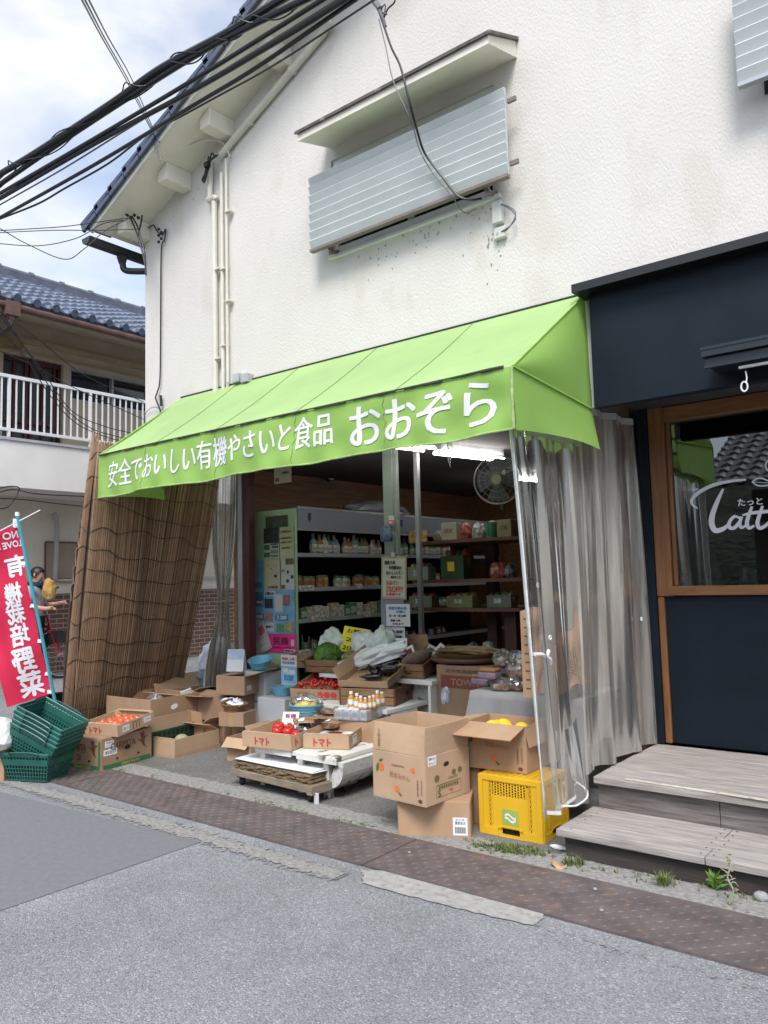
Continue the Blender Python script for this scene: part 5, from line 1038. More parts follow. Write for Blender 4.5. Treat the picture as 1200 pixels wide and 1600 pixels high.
o = thing('yam', 'fat brown root vegetable lying in the rear crate', 'root vegetable', W3(c3, -.25, -.2, .10), 1.3); mb = MB(); mb.tube(cr([(-.15, 0, 0), (-.08, .01, .01), (0, .0, .02), (.08, -.01, .05), (.14, -.01, .08)], 5), [.015 + .05 * math.sin(PI * (j + 1.5) / 23) for j in range(21)], 12); mb.build('skin', M('yam_skin', (.16, .11, .085), .85, .3, 25, .4, 60), o, smooth=True)
o = thing('banana', 'yellow green banana in front of the fat root vegetable', 'banana', W3(c3, -.7, .1, .11), 1.4); mb = MB(); mb.tube(cr([(-.1, 0, .0), (-.05, 0, -.02), (.02, 0, -.022), (.09, 0, .01)], 5), [.006 + .014 * math.sin(PI * (j + .5) / 16.5) for j in range(16)], 8); mb.build('peel', M('peel', (.55, .42, .06), .5), o, smooth=True)
c4 = wcrate('small wooden crate end on, left of the cabbage crate', (500, 1044), (460, 1043), (512, 1034), .677, .13, endmat=crate_wood, dp=.30)
for i in range(5): o = thing('leek', 'dark leafy stalk sticking up from the small end-on crate', 'vegetable', W2(c4, -.0 + .02 * i, -.10 + .05 * i, .05), i, 'leafy stalks in the small crate'); mb = MB(); mb.tube(cr([(0, 0, 0), (.01, .01, .08), (.03 * (-1) ** i, .02, .17 + .02 * i)], 4), [.016] * 6 + [.010, .006, .003], 8); mb.build('stalk', M('leek_green', (.13, .2, .10), .6, .4, 12), o, smooth=True)
# --- juice bottles and packs
jb = G(573, 1127, .41); t = thing('clear_tray', 'clear plastic box of small white packs below the juice bottles', 'plastic box', (0, 0, 0)); n, a, w, d, c = fit((573, 1127), (523, 1123), (601, 1116), .45); t.location = (c.x, c.y, .445); t.rotation_euler.z = a; mb = MB()
mb.box((-w / 2, -d / 2, 0), (w / 2, d / 2, .003)); mb.box((-w / 2, -d / 2, .003), (w / 2, -d / 2 + .002, .085)); mb.box((-w / 2, d / 2 - .002, .003), (w / 2, d / 2, .085)); mb.box((-w / 2, -d / 2 + .002, .003), (-w / 2 + .002, d / 2 - .002, .085)); mb.box((w / 2 - .002, -d / 2 + .002, .003), (w / 2, d / 2 - .002, .085)); mb.build('tray', clear_box, t); JT = t
for i in range(4):
    for j in range(2):
        o = thing('small_pack', 'small white pack with lilac label in the clear box', 'pack', W2(JT, -w / 2 + .03 + j * .05, -d / 2 + .035 + i * (d - .07) / 3, .005), a, 'white packs in the clear box'); mb = MB(); mb.box((-.021, -.028, 0), (.021, .028, .075)); mb.build('pack', white_plastic, o, bevel=.006); mb = MB(); mb.box((-.0225, -.02, .02), (-.0212, .02, .055)); mb.build('label', M('label_lilac', (.45, .36, .45), .6), o)
for i, (px, py, s) in enumerate(((549, 1104, 1.), (558, 1106, .95), (564, 1108, .85), (571, 1108, .75), (578, 1107, .8), (584, 1106, .82), (590, 1103, 1.), (597, 1101, .85))):
    q = G(px, py, .53); o = thing('juice_bottle', 'small bottle of orange juice with white cap', 'bottle', (q.x, q.y, .532), 0, 'orange juice bottles'); o.scale = (s, s, s); mb = MB(); mb.lathe([(.0, 0), (.024, 0), (.026, .006), (.026, .06), (.022, .074), (.012, .088), (.012, .094)], 16); mb.build('bottle', M('juice', (.62, .28, .05), .15, .2, 14), o, smooth=False); mb = MB(); mb.lathe([(.0145, .094), (.0145, .112), (.013, .115)], 14); mb.build('cap', white_plastic, o); mb = MB(); mb.lathe([(.0268, .018), (.0268, .056)], 16); mb.build('label', paper, o)
o = thing('bottle_box', 'low white box under the juice bottles', 'box', W2(JT, .03, .02, .088), a); mb = MB(); mb.box((-w / 2 + .02, -d / 2 + .02, -.083), (w / 2 - .04, d / 2 - .03, -.0)); mb.build('body', dirty_white, o)
for i, (px, py) in enumerate(((487, 1118), (500, 1128), (512, 1120), (520, 1132), (497, 1110), (527, 1118), (478, 1130), (508, 1104))):
    q = G(px, py - 4, .46); o = thing('snack_bag', 'brown snack bag with white label between bowl and juice', 'snack bag', (q.x, q.y, .455 + .014 * (i % 3)), random.uniform(-1, 1), 'brown snack bags'); o.rotation_euler.x = random.uniform(-.3, .1)
    mb = MB(); mb.grid(lambda u, v: V(((u - .5) * .14, (v - .5) * .10, .022 * math.sin(PI * u) * math.sin(PI * v) + .003 * math.sin(30 * u)))
, 10, 8); mb.build('bag', M('snack_brown', (.26, .15, .09), .35, .3, 20), o, solid=.004, smooth=True); mb = MB(); mb.grid(lambda u, v: V((-.055 + u * .045, -.035 + v * .07, .003 + .022 * math.sin(PI * (.107 + u * .32)) * math.sin(PI * (.15 + v * .7)) + .003)), 4, 4); mb.build('label', paper, o)
o = thing('bag_tray', 'shallow brown tray under the snack bags', 'tray', tuple(G(500, 1120, .45)), .2); mb = MB(); mb.box((-.17, -.13, -.06), (.19, .15, .0)); mb.build('tray', card_dark, o, bevel=.004)
o = thing('riser_box', 'plain carton under the blue bowl and snack bags', 'cardboard box', (bw.location.x + .2, bw.location.y + .04, .2985), .04); mb = MB(); mb.box((-.36, -.06, 0), (.62, .13, .14)); mb.build('body', card, o)

# --- right hand stack
b = cardbox('plain carton with barcode sticker, lowest of the right hand stack', (736, 1311), (621, 1309), (749, 1283), 0, 0, .205, card, closed=True)
lb = label_on(b, 'L', .86, .33, .085, .10, ''); o_, x_, y_ = face(b, 'L', .86, .33); mb = MB(); rr = random.Random(2); u = -.03
while u < .03: wv = rr.uniform(.001, .004); mb.obox(o_ + x_ * u - y_ * .038 + x_.cross(y_) * .0016, x_ * wv, y_ * .035, x_.cross(y_) * .0003); u += wv + rr.uniform(.001, .003)
mb.build('barcode', ink_black, lb); text(lb, '農園直送', o_ + y_ * .02, x_, y_, .06, .018, ink_black, lift=.002); text(lb, '栃木県', o_ + y_ * .038, x_, y_, .05, .012, ink_blue, lift=.002)
def mikan(t, s, k=1.):
    ftext(t, s, .53, .53, '熊本みかん', w=.16 * k, h=.034, mat=M('ink_rust', (.46, .13, .06), .75, .2, 20), bold=.0, tilt=-.05)
    fshape(t, s, [ell(t, s, .17, .66, .024, 1.), ell(t, s, .78, .70, .016, .95), ell(t, s, .47, .26, .018, .95)], ink_orange, 'fruit_print')
    fshape(t, s, [ell(t, s, .10, .64, .026, .45, rot=1.3), ell(t, s, .17, .80, .018, .4, rot=.4), ell(t, s, .53, .16, .016, .4, rot=-.6)], ink_green, 'leaf_print'); ftext(t, s, .50, .74, '有機栽培熊本', w=.10, h=.013, mat=ink_brown)
    ftext(t, s, .86, .36, '有機農園出荷', h=.09, w=.013, mat=ink_brown, vert=True); ftext(t, s, .93, .38, '熊本県産地直送', h=.085, w=.011, mat=ink_brown, vert=True); fshape(t, s, [ell(t, s, .90, .10, .016, .7)], ink_brown, 'stamp_print')
m1 = cardbox('tall mandarin carton with raised flaps, in the right hand stack', (666, 1263), (592, 1241), (725, 1236), .207, .209, .275, card_pale, [('L', -2, .165), ('F', 1, .165), ('B', -3, .165), ('R', 2, .165)])
mikan(m1, 'L'); label_on(m1, 'F', .15, .90, .075, .055, '有機みかん|Sサイズ'); fshape(m1, 'F', [ell(m1, 'F', .46, .76, .026, .5, rot=.1)], M('hole_dark', (.02, .012, .008), .9), 'hand_hole')
ink_ol = M('ink_olive', (.15, .12, .04), .7)
fshape(m1, 'F', [rectp(.22, .12, .225, .36), rectp(.22, .36, .78, .375), rectp(.22, .12, .78, .128), rectp(.775, .12, .78, .36)] + [rectp(.28 + .05 * i, .28, .315 + .05 * i, .34) for i in range(9)] + [ell(m1, 'F', .24, .52, .022, .8), ell(m1, 'F', .62, .56, .018, .8), ell(m1, 'F', .76, .57, .018, .8)], ink_ol, 'printed_form'); ftext(m1, 'F', .29, .2, 'S', h=.04, mat=ink_ol, bold=.002); ftext(m1, 'F', .55, .2, '10kg', h=.022, mat=ink_red); ftext(m1, 'F', .6, .45, '有機JAS認定', w=.09, h=.018, mat=ink_ol)
o_, x_, y_ = face(m1, 'L', .14, 1.28); text(m1, 'うわぶた', o_, x_, y_, .022, .10, ink_brown, .0008, vert=True)
yc0 = fit((850, 1321), (751, 1301), (893, 1291), 0); n, a, w, d, c = yc0; YH = .345
yc = thing('folding_crate', 'yellow plastic folding crate under the lemon carton', 'crate', (c.x, c.y, 0), a); d = max(d, .4); w = .34
c = n + V((math.cos(a), math.sin(a), 0)) * w / 2 + V((-math.sin(a), math.cos(a), 0)) * d / 2; yc.location = (c.x, c.y, 0)
w2, d2 = w / 2, d / 2
def wall_holes(L, hts, cols, slots):
    pass
mb = MB(); mb.box((-w2, -d2, 0), (w2, d2, .012)); mb.build('base', plastic_yellow, yc, bevel=.004); mb = MB(); mb.box((-w2, -d2, YH - .012), (w2, d2, YH)); mb.build('lid', plastic_yellow, yc, bevel=.004)
def lattice(side):
    """one crate wall: solid lower panel with slots, perforated upper grid, frame bands, handle gap"""
    L = (d if side == 'L' else w) - .004; mb = MB(); xs = []
    def put(u0, z0, u1, z1, dep=.006, off=0.):
        if side == 'L': mb.box((-w2 - off, d2 - .002 - u1 * L, z0), (-w2 + dep - off, d2 - .002 - u0 * L, z1))
        else: mb.box((-w2 + .002 + u0 * L, -d2 - off, z0), (-w2 + .002 + u1 * L, -d2 + dep - off, z1))
    zt, zb = .308, .232
    put(0, zt, 1, YH - .013); put(0, .013, .36, .052); put(.64, .013, 1, .052); put(.36, .013, .64, .020)
    put(.0, .052, .155, zt); put(.845, .052, 1, zt); put(.20, .052, .80, zb)
    for i in range(9): put(.155, .07 + i * .027, .20, .082 + i * .027); put(.80, .07 + i * .027, .845, .082 + i * .027)
    put(.155, .052, .17, zt); put(.185, .052, .2, zt); put(.80, .052, .815, zt); put(.83, .052, .845, zt)
    nc = 13
    for i in range(nc + 1): put(.20 + .6 * i / nc - .009, zb, .20 + .6 * i / nc + .009, zt)
    for j in range(5):
        for i in range(nc):
            z = zb + (j + (.5 if i % 2 else 0)) * (zt - zb) / 5; put(.20 + .6 * i / nc + .009, z, .20 + .6 * (i + 1) / nc - .009, min(z + .0032, zt))
    # raised bands and corner posts
    put(0, .315, 1, .342, .004, .006); put(0, .006, .30, .05, .004, .006); put(.70, .006, 1, .05, .004, .006); put(.30, .05, .36, .062, .004, .006); put(.64, .05, .70, .062, .004, .006); put(.36, .058, .64, .066, .004, .006)
    for u in (0, .93): put(u, .05, u + .07, .315, .004, .007)
    for u in (.21, .775): put(u, .07, u + .015, .30, .003, .004)
    return mb.build('side_wall', plastic_yellow, yc)
lattice('L'); lattice('F')
mb = MB(); mb.box((-w2 + .02, -d2 + .02, .02), (w2 - .02, d2 - .02, YH - .03)); mb.build('shade_liner', M('liner_shade', (.02, .016, .012), .9), yc)  # added dark block: shade behind the crate's openings, put into colour
mb = MB(); mb.box((w2 - .006, -d2, .013), (w2, d2, YH - .013)); mb.box((-w2, d2 - .006, .013), (w2 - .007, d2, YH - .013)); mb.build('rear_wall', plastic_yellow, yc)
mb = MB()
for i in range(9): mb.box((-w2 + .02, -d2 + .03 + i * (d - .07) / 8, YH + .0005), (w2 - .02, -d2 + .045 + i * (d - .07) / 8, YH + .004))
mb.build('lid_rib', plastic_yellow, yc); yc['w'] = w; yc['d'] = d; yc['h'] = YH
lb = label_on(yc, 'L', .50, .34, .105, .088, '', M('label_green', (.33, .45, .09), .6)); o_, x_, y_ = face(yc, 'L', .5, .34); mb = MB()
for k_ in range(2):
    pts = [o_ + x_ * (-.035 + .07 * i / 12) + y_ * (.008 - .02 * k_ + .010 * math.sin(i / 12 * 5.5 + k_)) for i in range(13)]; nn = x_.cross(y_)
    mb.add([p + nn * .002 + y_ * s for p in pts for s in (-.006, .006)], [(2 * i, 2 * i + 2, 2 * i + 3, 2 * i + 1) for i in range(12)])
mb.build('emblem', ink_white, lb)
m2 = cardbox('mandarin carton of yellow fruit with front flap open, on the yellow crate', (824, 1212), (729, 1199), (868, 1191), YH, YH + .0045, .275, card, [('L', 104, .20), ('F', 172, .12), ('B', 100, .1)], wd=.30)
mikan(m2, 'L')
for i, (x, y, z, r) in enumerate(((-.06, .07, .19, .055), (-.08, -.03, .19, .055), (.0, .02, .20, .052), (-.04, -.12, .17, .05), (.05, -.08, .18, .05), (.06, .10, .18, .05))): fruit('grapefruit', 'bright yellow round fruit in the open mandarin carton', 'fruit', W2(m2, x, y, z - .005), r, M('fruit_yellow', (.88, .55, .02), .4, .1, 5, .25, 130, bdist=.002), 'yellow fruit in the mandarin carton')
mb = MB(); mb.box((-m2['w'] / 2 + .01, -m2['d'] / 2 + .01, .05), (m2['w'] / 2 - .01, m2['d'] / 2 - .01, .15)); mb.build('filler', card_in, m2)
b = cardbox('tall carton squeezed between the stack and the yellow crate', (752, 1290), (700, 1268), (762, 1268), 0, 0, .42, card_dark, [('F', 5, .06)], wd=.16, dp=.20)
b = cardbox('carton squeezed behind the mandarin stack', (742, 1262), (690, 1248), (770, 1240), 0, 0, .52, card, [('L', 100, .08)], wd=.2, dp=.2)

# ------------------------------------------------------------------ reed screen under the left end of the awning
rs = thing('reed_screen', 'tall brown reed screen tied with dark twine leaning under the awning', 'reed screen', (-7.2, 4.5, 0)); RO = V((-7.2, 4.5, 0))
def rpath(t, top):
    """plan of the screen, t 0..1 from the street edge round the curled edge to the far edge"""
    if top: pts = [(-6.44, 3.93), (-6.34, 3.82), (-6.27, 3.84), (-6.22, 4.05), (-6.14, 4.4), (-6.0, 4.72), (-5.90, 4.9)]
    else: pts = [(-7.33, 4.15), (-7.14, 4.02), (-7.00, 4.03), (-6.98, 4.25), (-7.02, 4.6), (-7.08, 4.95), (-7.15, 5.32)]
    f = t * (len(pts) - 1); i = min(int(f), len(pts) - 2); f -= i; f = f * f * (3 - 2 * f) * .5 + f * .5
    a, b = pts[i], pts[i + 1]; return V((a[0] + (b[0] - a[0]) * f, a[1] + (b[1] - a[1]) * f, 0))
def rsurf(t, s, off=0.):
    """s 0 at the ground, 1 at the top"""
    top = 2.78 - .30 * max(0, (t - .4) / .6); p = rpath(t, False).lerp(rpath(t, True), s ** 1.02); p.z = s * top
    bow = .06 * math.sin(PI * s) + .014 * math.sin(t * 31 + s * 2) + .02 * math.sin(t * 11 + s * 4); n = V((.93, -.30, .28)) if t > .3 else V((.4, -.9, .2)); return p + n * (bow + off)
class RB(LB):
    def build(s, name, mat, parent=rs, **k): return LB.build(s, name, mat, parent, org=RO, **k)
rb = RB(); rb.grid(lambda u, v: rsurf(u, v, -.012), 60, 12); rb.build('backing', M('reed_back', (.05, .03, .018), .95))
rb = RB(); rr = random.Random(5); NR = 520
for i in range(NR):
    t = (i + rr.uniform(-.3, .3)) / NR; t = min(max(t, 0), 1); g = rr.random(); k = rr.uniform(.42, 1.15)
    base = (.36, .215, .125) if g < .55 else (.24, .135, .08) if g < .82 else (.48, .34, .22); col = tuple(x * k for x in base)
    s1 = 1 + (rr.uniform(-.01, .01) if rr.random() < .9 else rr.uniform(.01, .05)); off = rr.uniform(-.004, .005); lean = rr.uniform(-.006, .006)
    rb.tube([rsurf(min(1, max(0, t + lean * (s - .5))), s * s1, off) for s in (0, .2, .4, .6, .8, 1)], [rr.uniform(.0032, .005)] * 6, 5, col=col)
rb.build('reed', reed_m, tone=True, smooth=True)
for j in range(13):
    s = .05 + j * .075; rb = RB(); ph = rr.uniform(0, 6); rb.tube([rsurf(i / 60, s + .012 * math.sin(i / 60 * 9 + ph) + .006 * math.sin(i / 60 * 31 + ph) + .018 * (i / 60), .007) for i in range(61)], .0030, 5); rb.build('twine', cablemat)
rb = RB()
for dx in (-.012, .012): rb.tube([rsurf(0, s, .0) + V((-.02 + dx, dx, 0)) for s in (0, .25, .5, .75, .98)], .013, 6)
rb.build('edge_pole', M('edge_dark', (.07, .045, .035), .8, .3, 20))
rb = RB()
for i in range(14): t = rr.uniform(.02, .25); s = .97; p = rsurf(t, s); rb.tube([p, p + V((rr.uniform(-.05, .03), rr.uniform(-.05, .03), rr.uniform(.08, .22)))], [.0025, .0012], 4)
for i in range(5):
    t = rr.uniform(.0, .03); s = .55 + i * .06; p = rsurf(0, s); rb.tube(cr([p, p + V((-.03, -.03, -.02)), p + V((-.05, -.02, -.10)), p + V((-.03, -.03, -.17))], 4), .003, 4)
rb.build('loose_end', M('loose_straw', (.35, .27, .18), .9))

# ------------------------------------------------------------------ clear vinyl curtains
def curtain(name, label, top, bot, ztop, zbot, folds, amp, mat, seed, hemside, hem_w=.05, nu=160, nv=16, bulge=0., clear=None):
    """top, bot: plan polylines; zbot(u): height of the lower edge"""
    r = random.Random(seed); phs = [r.uniform(0, 6) for _ in range(6)]
    def pl(pts, u):
        f = u * (len(pts) - 1); i = min(int(f), len(pts) - 2); f -= i; return V((*pts[i], 0)).lerp(V((*pts[i + 1], 0)), f)
    t = thing(name, label, 'curtain', (bot[0][0], bot[0][1], 0)); o = V(t.location)
    def sf(u, v):
        p = pl(top, u).lerp(pl(bot, u), v); zt_ = ztop(u) if callable(ztop) else ztop; z = zt_ + (zbot(u) - zt_) * v; d = pl(top, min(1, u + .02)) - pl(top, max(0, u - .02)); n = V((d.y, -d.x, 0)).normalized(); a = amp * (.55 + .45 * v)
        w = math.sin(u * folds * 2 * PI + phs[0] + .7 * math.sin(v * 2.5 + phs[1])) + .45 * math.sin(u * folds * 3.3 * PI + phs[2] + v * 1.8) + .10 * math.sin(u * folds * 7.1 * PI + phs[3] + v)
        b = bulge * math.sin(PI * v) ; return p + n * (a * w + b) + V((0, .02 * math.sin(v * 4 + phs[4]), z)) - o
    mb = MB(); mb.grid(sf, nu, nv); fo = mb.build('film', mat, t, smooth=True)
    if clear:
        fo.data.materials.append(clear)
        for p_ in fo.data.polygons:
            if (p_.index % nu) / nu < .46: p_.material_index = 1
    mb = MB(); k = hem_w
    mb.grid(lambda u, v: sf(hemside + (u * k if hemside == 0 else -u * k), v) + V((.004, -.004, 0)), 4, nv); mb.build('hem', M('hem_white', (.66, .66, .64), .6, .2, 25, .2, 40), t, solid=.003, smooth=True)
    mb = MB(); mb.grid(lambda u, v: sf(u * .34, .990 + .010 * v) + V((.003, -.003, 0)), nu, 1); mb.build('bottom_hem', MATS['hem_white'], t, smooth=True)
    mb = MB(); mb.grid(lambda u, v: sf(u, .02 * v) + V((.004, -.002, .012)), nu, 1); mb.build('top_band', M('band_white', (.42, .42, .43), .6), t, smooth=True)
    return t, sf
def zb(u): return .215 if u < .30 else (.215 + (u - .30) / .12 * .13 if u < .42 else .345)
ct, csf = curtain('vinyl_curtain', 'clear folded vinyl curtain hanging at the right end of the awning', [(-2.06, 3.72), (-2.06, 3.9), (-2.06, 4.3), (-2.03, 4.68), (-1.965, 5.0), (-1.955, 5.28)], [(-2.00, 3.84), (-1.99, 4.0), (-1.985, 4.25), (-1.975, 4.55), (-1.955, 5.0), (-1.945, 5.42)], lambda u: 2.34 if u < .58 else 2.56, zb, 6, .030, film, 4, 0, .05, clear=film_clear)
mb = MB(); o = V(ct.location)
for u, v in ((.22, .42), (.26, .56), (.95, .62)):
    p = csf(u, v); mb.tube([p + V((.008, .012 * math.cos(a), .012 * math.sin(a))) for a in [2 * PI * i / 14 for i in range(15)]], .004, 5)
mb.build('eyelet', white_plastic, ct)
mb = MB(); p = csf(.20, .60); mb.tube(cr([p + V((.01, -.12, .01)), p + V((.02, -.05, .005)), p + V((.02, .0, -.01)), p + V((.02, .03, .02))], 4), .010, 6); mb.tube(cr([p + V((.02, .0, -.01)), p + V((.03, .03, -.03)), p + V((.02, .05, -.06))], 4), .007, 6); mb.build('tie_clip', white_plastic, ct)
mb = MB(); p = csf(.40, .95)
def fold(u, v): return csf(.24 + .16 * u, .80 + .2 * v) + V((.05 * math.sin(PI * u) * v + .03, -.03 * v * u, .02 * v))
mb.grid(fold, 16, 10); mb.build('turned_corner', film_clear, ct, smooth=True)
mb = MB(); mb.tube([fold(i / 12, 1) for i in range(13)], .0055, 6); mb.build('weighted_hem', MATS['hem_white'], ct)
t2, sf2 = curtain('vinyl_curtain', 'dull grey vinyl curtain gathered at the left of the shop entrance', [(-6.45, 5.29), (-6.29, 5.20), (-6.13, 5.26), (-5.95, 5.20)], [(-6.69, 5.37), (-6.54, 5.28), (-6.36, 5.32), (-6.17, 5.24)], 2.74, lambda u: .10, 9, .030, film_old, 9, 0, .11, 110, 14)
for ch in list(C.objects):
    if ch.parent == t2 and ch.type == 'MESH':      # gathered at the waist by its tie
        for v in ch.data.vertices:
            z = v.co.z; k = math.exp(-((z - 1.32) / .42) ** 2) * .60; v.co.x += (.39 - v.co.x) * k; v.co.y += (-.02 - v.co.y) * k * .4
mb = MB(); mb.tube([(.39 + .13 * math.cos(a), -.04 + .09 * math.sin(a), 1.32 + .02 * math.cos(a)) for a in [2 * PI * i / 20 for i in range(21)]], .006, 5); mb.build('tie_string', M('string', (.3, .25, .18), .9), t2)
mb = MB(); mb.box((-.38, -.3, 0), (.05, .1, .0)) if False else None
o = thing('storage_tub', 'pale blue plastic tub standing behind the reed screen', 'tub', (-6.75, 5.6, 0)); mb = MB(); mb.lathe([(.17, 0), (.22, .5), (.235, .5), (.235, .53), (.20, .53), (.16, .02)], 20); mb.build('tub', M('tub_blue', (.16, .26, .38), .4), o); 
o = thing('bag_heap', 'white and blue bags heaped on the pale blue tub', 'bags', (-6.75, 5.6, .5)); crumple('bag', M('bag_bluewhite', (.5, .55, .62), .5, .4, 10), o, (0, 0, 0), (.2, .2, .22), 41)

# ------------------------------------------------------------------ shop interior
def at(px, py, Y): return P(px, py, Y)
ck = thing('cooler', 'long open display cooler with pale green end panel', 'cooler', (-5.5, 5.5, 0)); KO = V((-5.5, 5.5, 0))
class KB(LB):
    def build(s, name, mat, parent=ck, **k): return LB.build(s, name, mat, parent, org=KO, **k)
fx0, fx1, fy0, fy1, fh = -6.07, -5.46, 5.50, 9.6, 2.235
k = KB(); k.box((fx0, fy0, .02), (fx1, fy0 + .03, fh)); k.build('end_panel', cooler_green)
k = KB(); k.box((fx0, fy0 + .03, .02), (fx0 + .05, fy1, fh)); k.box((fx0 + .05, fy0 + .03, fh - .04), (fx1, fy1, fh)); k.box((fx0 + .05, fy0 + .03, .02), (fx1 + .08, fy1, .34)); k.build('cabinet', teal_dark)
k = KB(); k.box((fx1 - .04, fy0 + .035, fh - .20), (fx1 + .01, 7.1, fh - .002)); k.box((fx1 - .04, 7.13, fh - .20), (fx1 + .01, fy1, fh - .002)); k.build('header', cooler_head)
k = KB(); k.box((fx1 + .0, fy0 + .033, fh - .222), (fx1 + .018, fy1, fh - .203)); k.box((fx1 + .0, fy0 + .033, fh - .0), (fx1 + .018, fy1, fh + .02)); k.build('header_trim', alu)
for y in (5.70, 7.25): k = KB(); k.add([(fx1 + .0115, y + .05 * a, fh - .1 + .06 * b) for a, b in ((-.5, 1), (.5, 1), (.5, 0), (0, -.7), (-.5, 0))], [(0, 1, 2, 3, 4)]); k.build('badge', M('badge_blue', (.02, .035, .08), .5))
SH = [1.78, 1.43, 1.12, .80, .50]
for i, z in enumerate(SH):
    k = KB(); k.box((fx0 + .05, fy0 + .032, z - .02), (fx1 - .06 + .02 * i, fy1, z)); sh_ = k.build('shelf', M('shelf_dark', (.09, .095, .10), .5, .2, 5)); k = KB(); k.box((fx1 - .06 + .02 * i, fy0 + .032, z - .028), (fx1 - .048 + .02 * i, fy1, z + .012)); k.build('price_rail', M('rail_grey', (.3, .32, .34), .4, .1, 5), sh_)
good_cols = [(.20, .10, .04), (.26, .21, .12), (.05, .12, .07), (.22, .05, .04), (.12, .15, .19), (.3, .29, .26), (.30, .19, .05), (.07, .05, .05)]
GM = [M('goods%d' % i, [min(1, x * 1.7) for x in c], .4, .7, 28, detail=7) for i, c in enumerate(good_cols)]
GP = []
mb = MB(); mb.lathe([(.0, 0), (.033, 0), (.035, .01), (.035, .12), (.02, .15), (.014, .17), (.014, .20), (.0, .20)], 12); gb = mb
def goods(kind, m_):
    t = thing(*{'bottle': ('bottle', 'bottle on the cooler shelf', 'bottle'), 'jar': ('jar', 'jar on the cooler shelf', 'jar'), 'pack': ('food_pack', 'pack on the cooler shelf', 'pack')}[kind]); mb = MB()
    if kind == 'bottle': mb.lathe([(.0, 0), (.036, 0), (.038, .01), (.038, .12), (.02, .15), (.014, .17), (.0, .17)], 12); mb.build('bottle', m_, t, smooth=False); mb = MB(); mb.lathe([(.016, .17), (.016, .2), (.0, .2)], 10); mb.build('cap', random.choice(GM), t); mb = MB(); mb.lathe([(.039, .03), (.039, .10)], 12); mb.build('label', GM[5], t)
    elif kind == 'jar': mb.lathe([(.0, 0), (.042, 0), (.045, .008), (.045, .085), (.036, .1), (.0, .1)], 12); mb.build('jar', m_, t); mb = MB(); mb.lathe([(.04, .1), (.04, .122), (.0, .122)], 12); mb.build('lid', GM[2], t)
    else: mb.box((-.03, -.055, 0), (.03, .055, .13)); mb.build('pack', m_, t, bevel=.006); mb = MB(); mb.box((.0305, -.04, .03), (.0315, .04, .09)); mb.build('label', GM[5], t)
    return t
protos = {}
rows = [(0, 'bottle', 5.9, 7.05, .078), (1, 'jar', 5.58, 7.0, .095), (2, 'pack', 5.58, 7.0, .115), (3, 'pack', 5.6, 7.0, .125), (4, 'jar', 5.6, 7.0, .12), (0, 'bottle', 7.4, 8.4, .1), (1, 'pack', 7.4, 8.4, .14), (2, 'jar', 7.4, 8.4, .14), (3, 'pack', 7.3, 8.4, .16)]
for si, kd, ya, yb, st_ in rows:
    y = ya; sh_n = ['top', 'second', 'third', 'fourth', 'lowest'][si]; far = 'far' if ya > 7.2 else 'near'
    while y < yb:
        if random.random() < .95:
            mi = random.choice((0, 1, 3, 5, 6)) if si == 1 else random.choice((0, 2, 4, 5)) if si == 0 else random.choice((1, 1, 1, 5, 2)) if si == 2 else random.choice((2, 4, 5, 7))
            key = (kd, mi); pos = (fx1 - .11 + random.uniform(-.04, .01), y, SH[si] + .0005)
            lb = f'{kd} on the {sh_n} shelf of the {far} cooler half'; gr = f'goods on the {sh_n} shelf, {far} half'
            if key not in protos: protos[key] = goods(kd, GM[mi]); protos[key].location = pos; tag(protos[key], lb, kd, gr); o = protos[key]
            else: o = dup(protos[key], pos, label=lb, group=gr)
            s_ = random.uniform(.85, 1.15) * (.7 if kd == 'pack' and si >= 3 else 1); o.scale = (s_, s_, s_)
        y += st_
for i, (si, y, w_) in enumerate(((1, 5.68, .22), (1, 6.5, .1), (2, 5.85, .3), (2, 6.6, .12), (3, 5.6, .18), (3, 6.3, .25), (4, 6.0, .1), (1, 7.6, .14), (3, 6.55, .1))):
    o = thing('price_tag', 'white price tag clipped to the cooler shelf edge', 'price tag', (fx1 - .044 + .02 * si, y, SH[si] + .0), 0, 'price tags on the cooler shelves'); o.rotation_euler = (0, -.3, random.uniform(-.1, .1)); mb = MB(); mb.box((0, -w_ / 2, -.02), (.003, w_ / 2, .035)); mb.build('tag', GM[5], o); text(o, random.choice(['味噌', '豆腐 180', '納豆', '牛乳 240', '有機醤油']), (.003, 0, .008), (0, 1, 0), (0, 0, 1), w_ * .7, .022, ink_black, lift=.001)
for i, (px, py, lb, sz, m_) in enumerate(((545, 790, 'brown carton lying on top of the cooler', (.22, .45, .10), GM[0]), (567, 788, 'pale carton on top of the cooler beside the bags', (.2, .12, .14), GM[1]), (530, 795, 'flat brown carton on top of the cooler', (.3, .5, .05), GM[0]))):
    q = PX(px, py, -5.75); o = thing('stored_carton', lb, 'cardboard box', (-5.78, q.y, fh + .001)); mb = MB(); mb.box((-sz[0] / 2, -sz[1] / 2, 0), (sz[0] / 2, sz[1] / 2, sz[2])); mb.build('body', m_, o, bevel=.004); mb = MB(); mb.box((-sz[0] / 2 + .01, -.02, sz[2]), (sz[0] / 2 - .01, .02, sz[2] + .002)); mb.build('tape', GM[6], o)
o = thing('plastic_bag', 'grey plastic bags heaped on top of the cooler', 'bag', (-5.6, 7.0, fh + .001)); crumple('bag', M('bag_grey', (.27, .28, .31), .4, .2, 6), o, (0, 0, 0), (.18, .5, .09), 51)
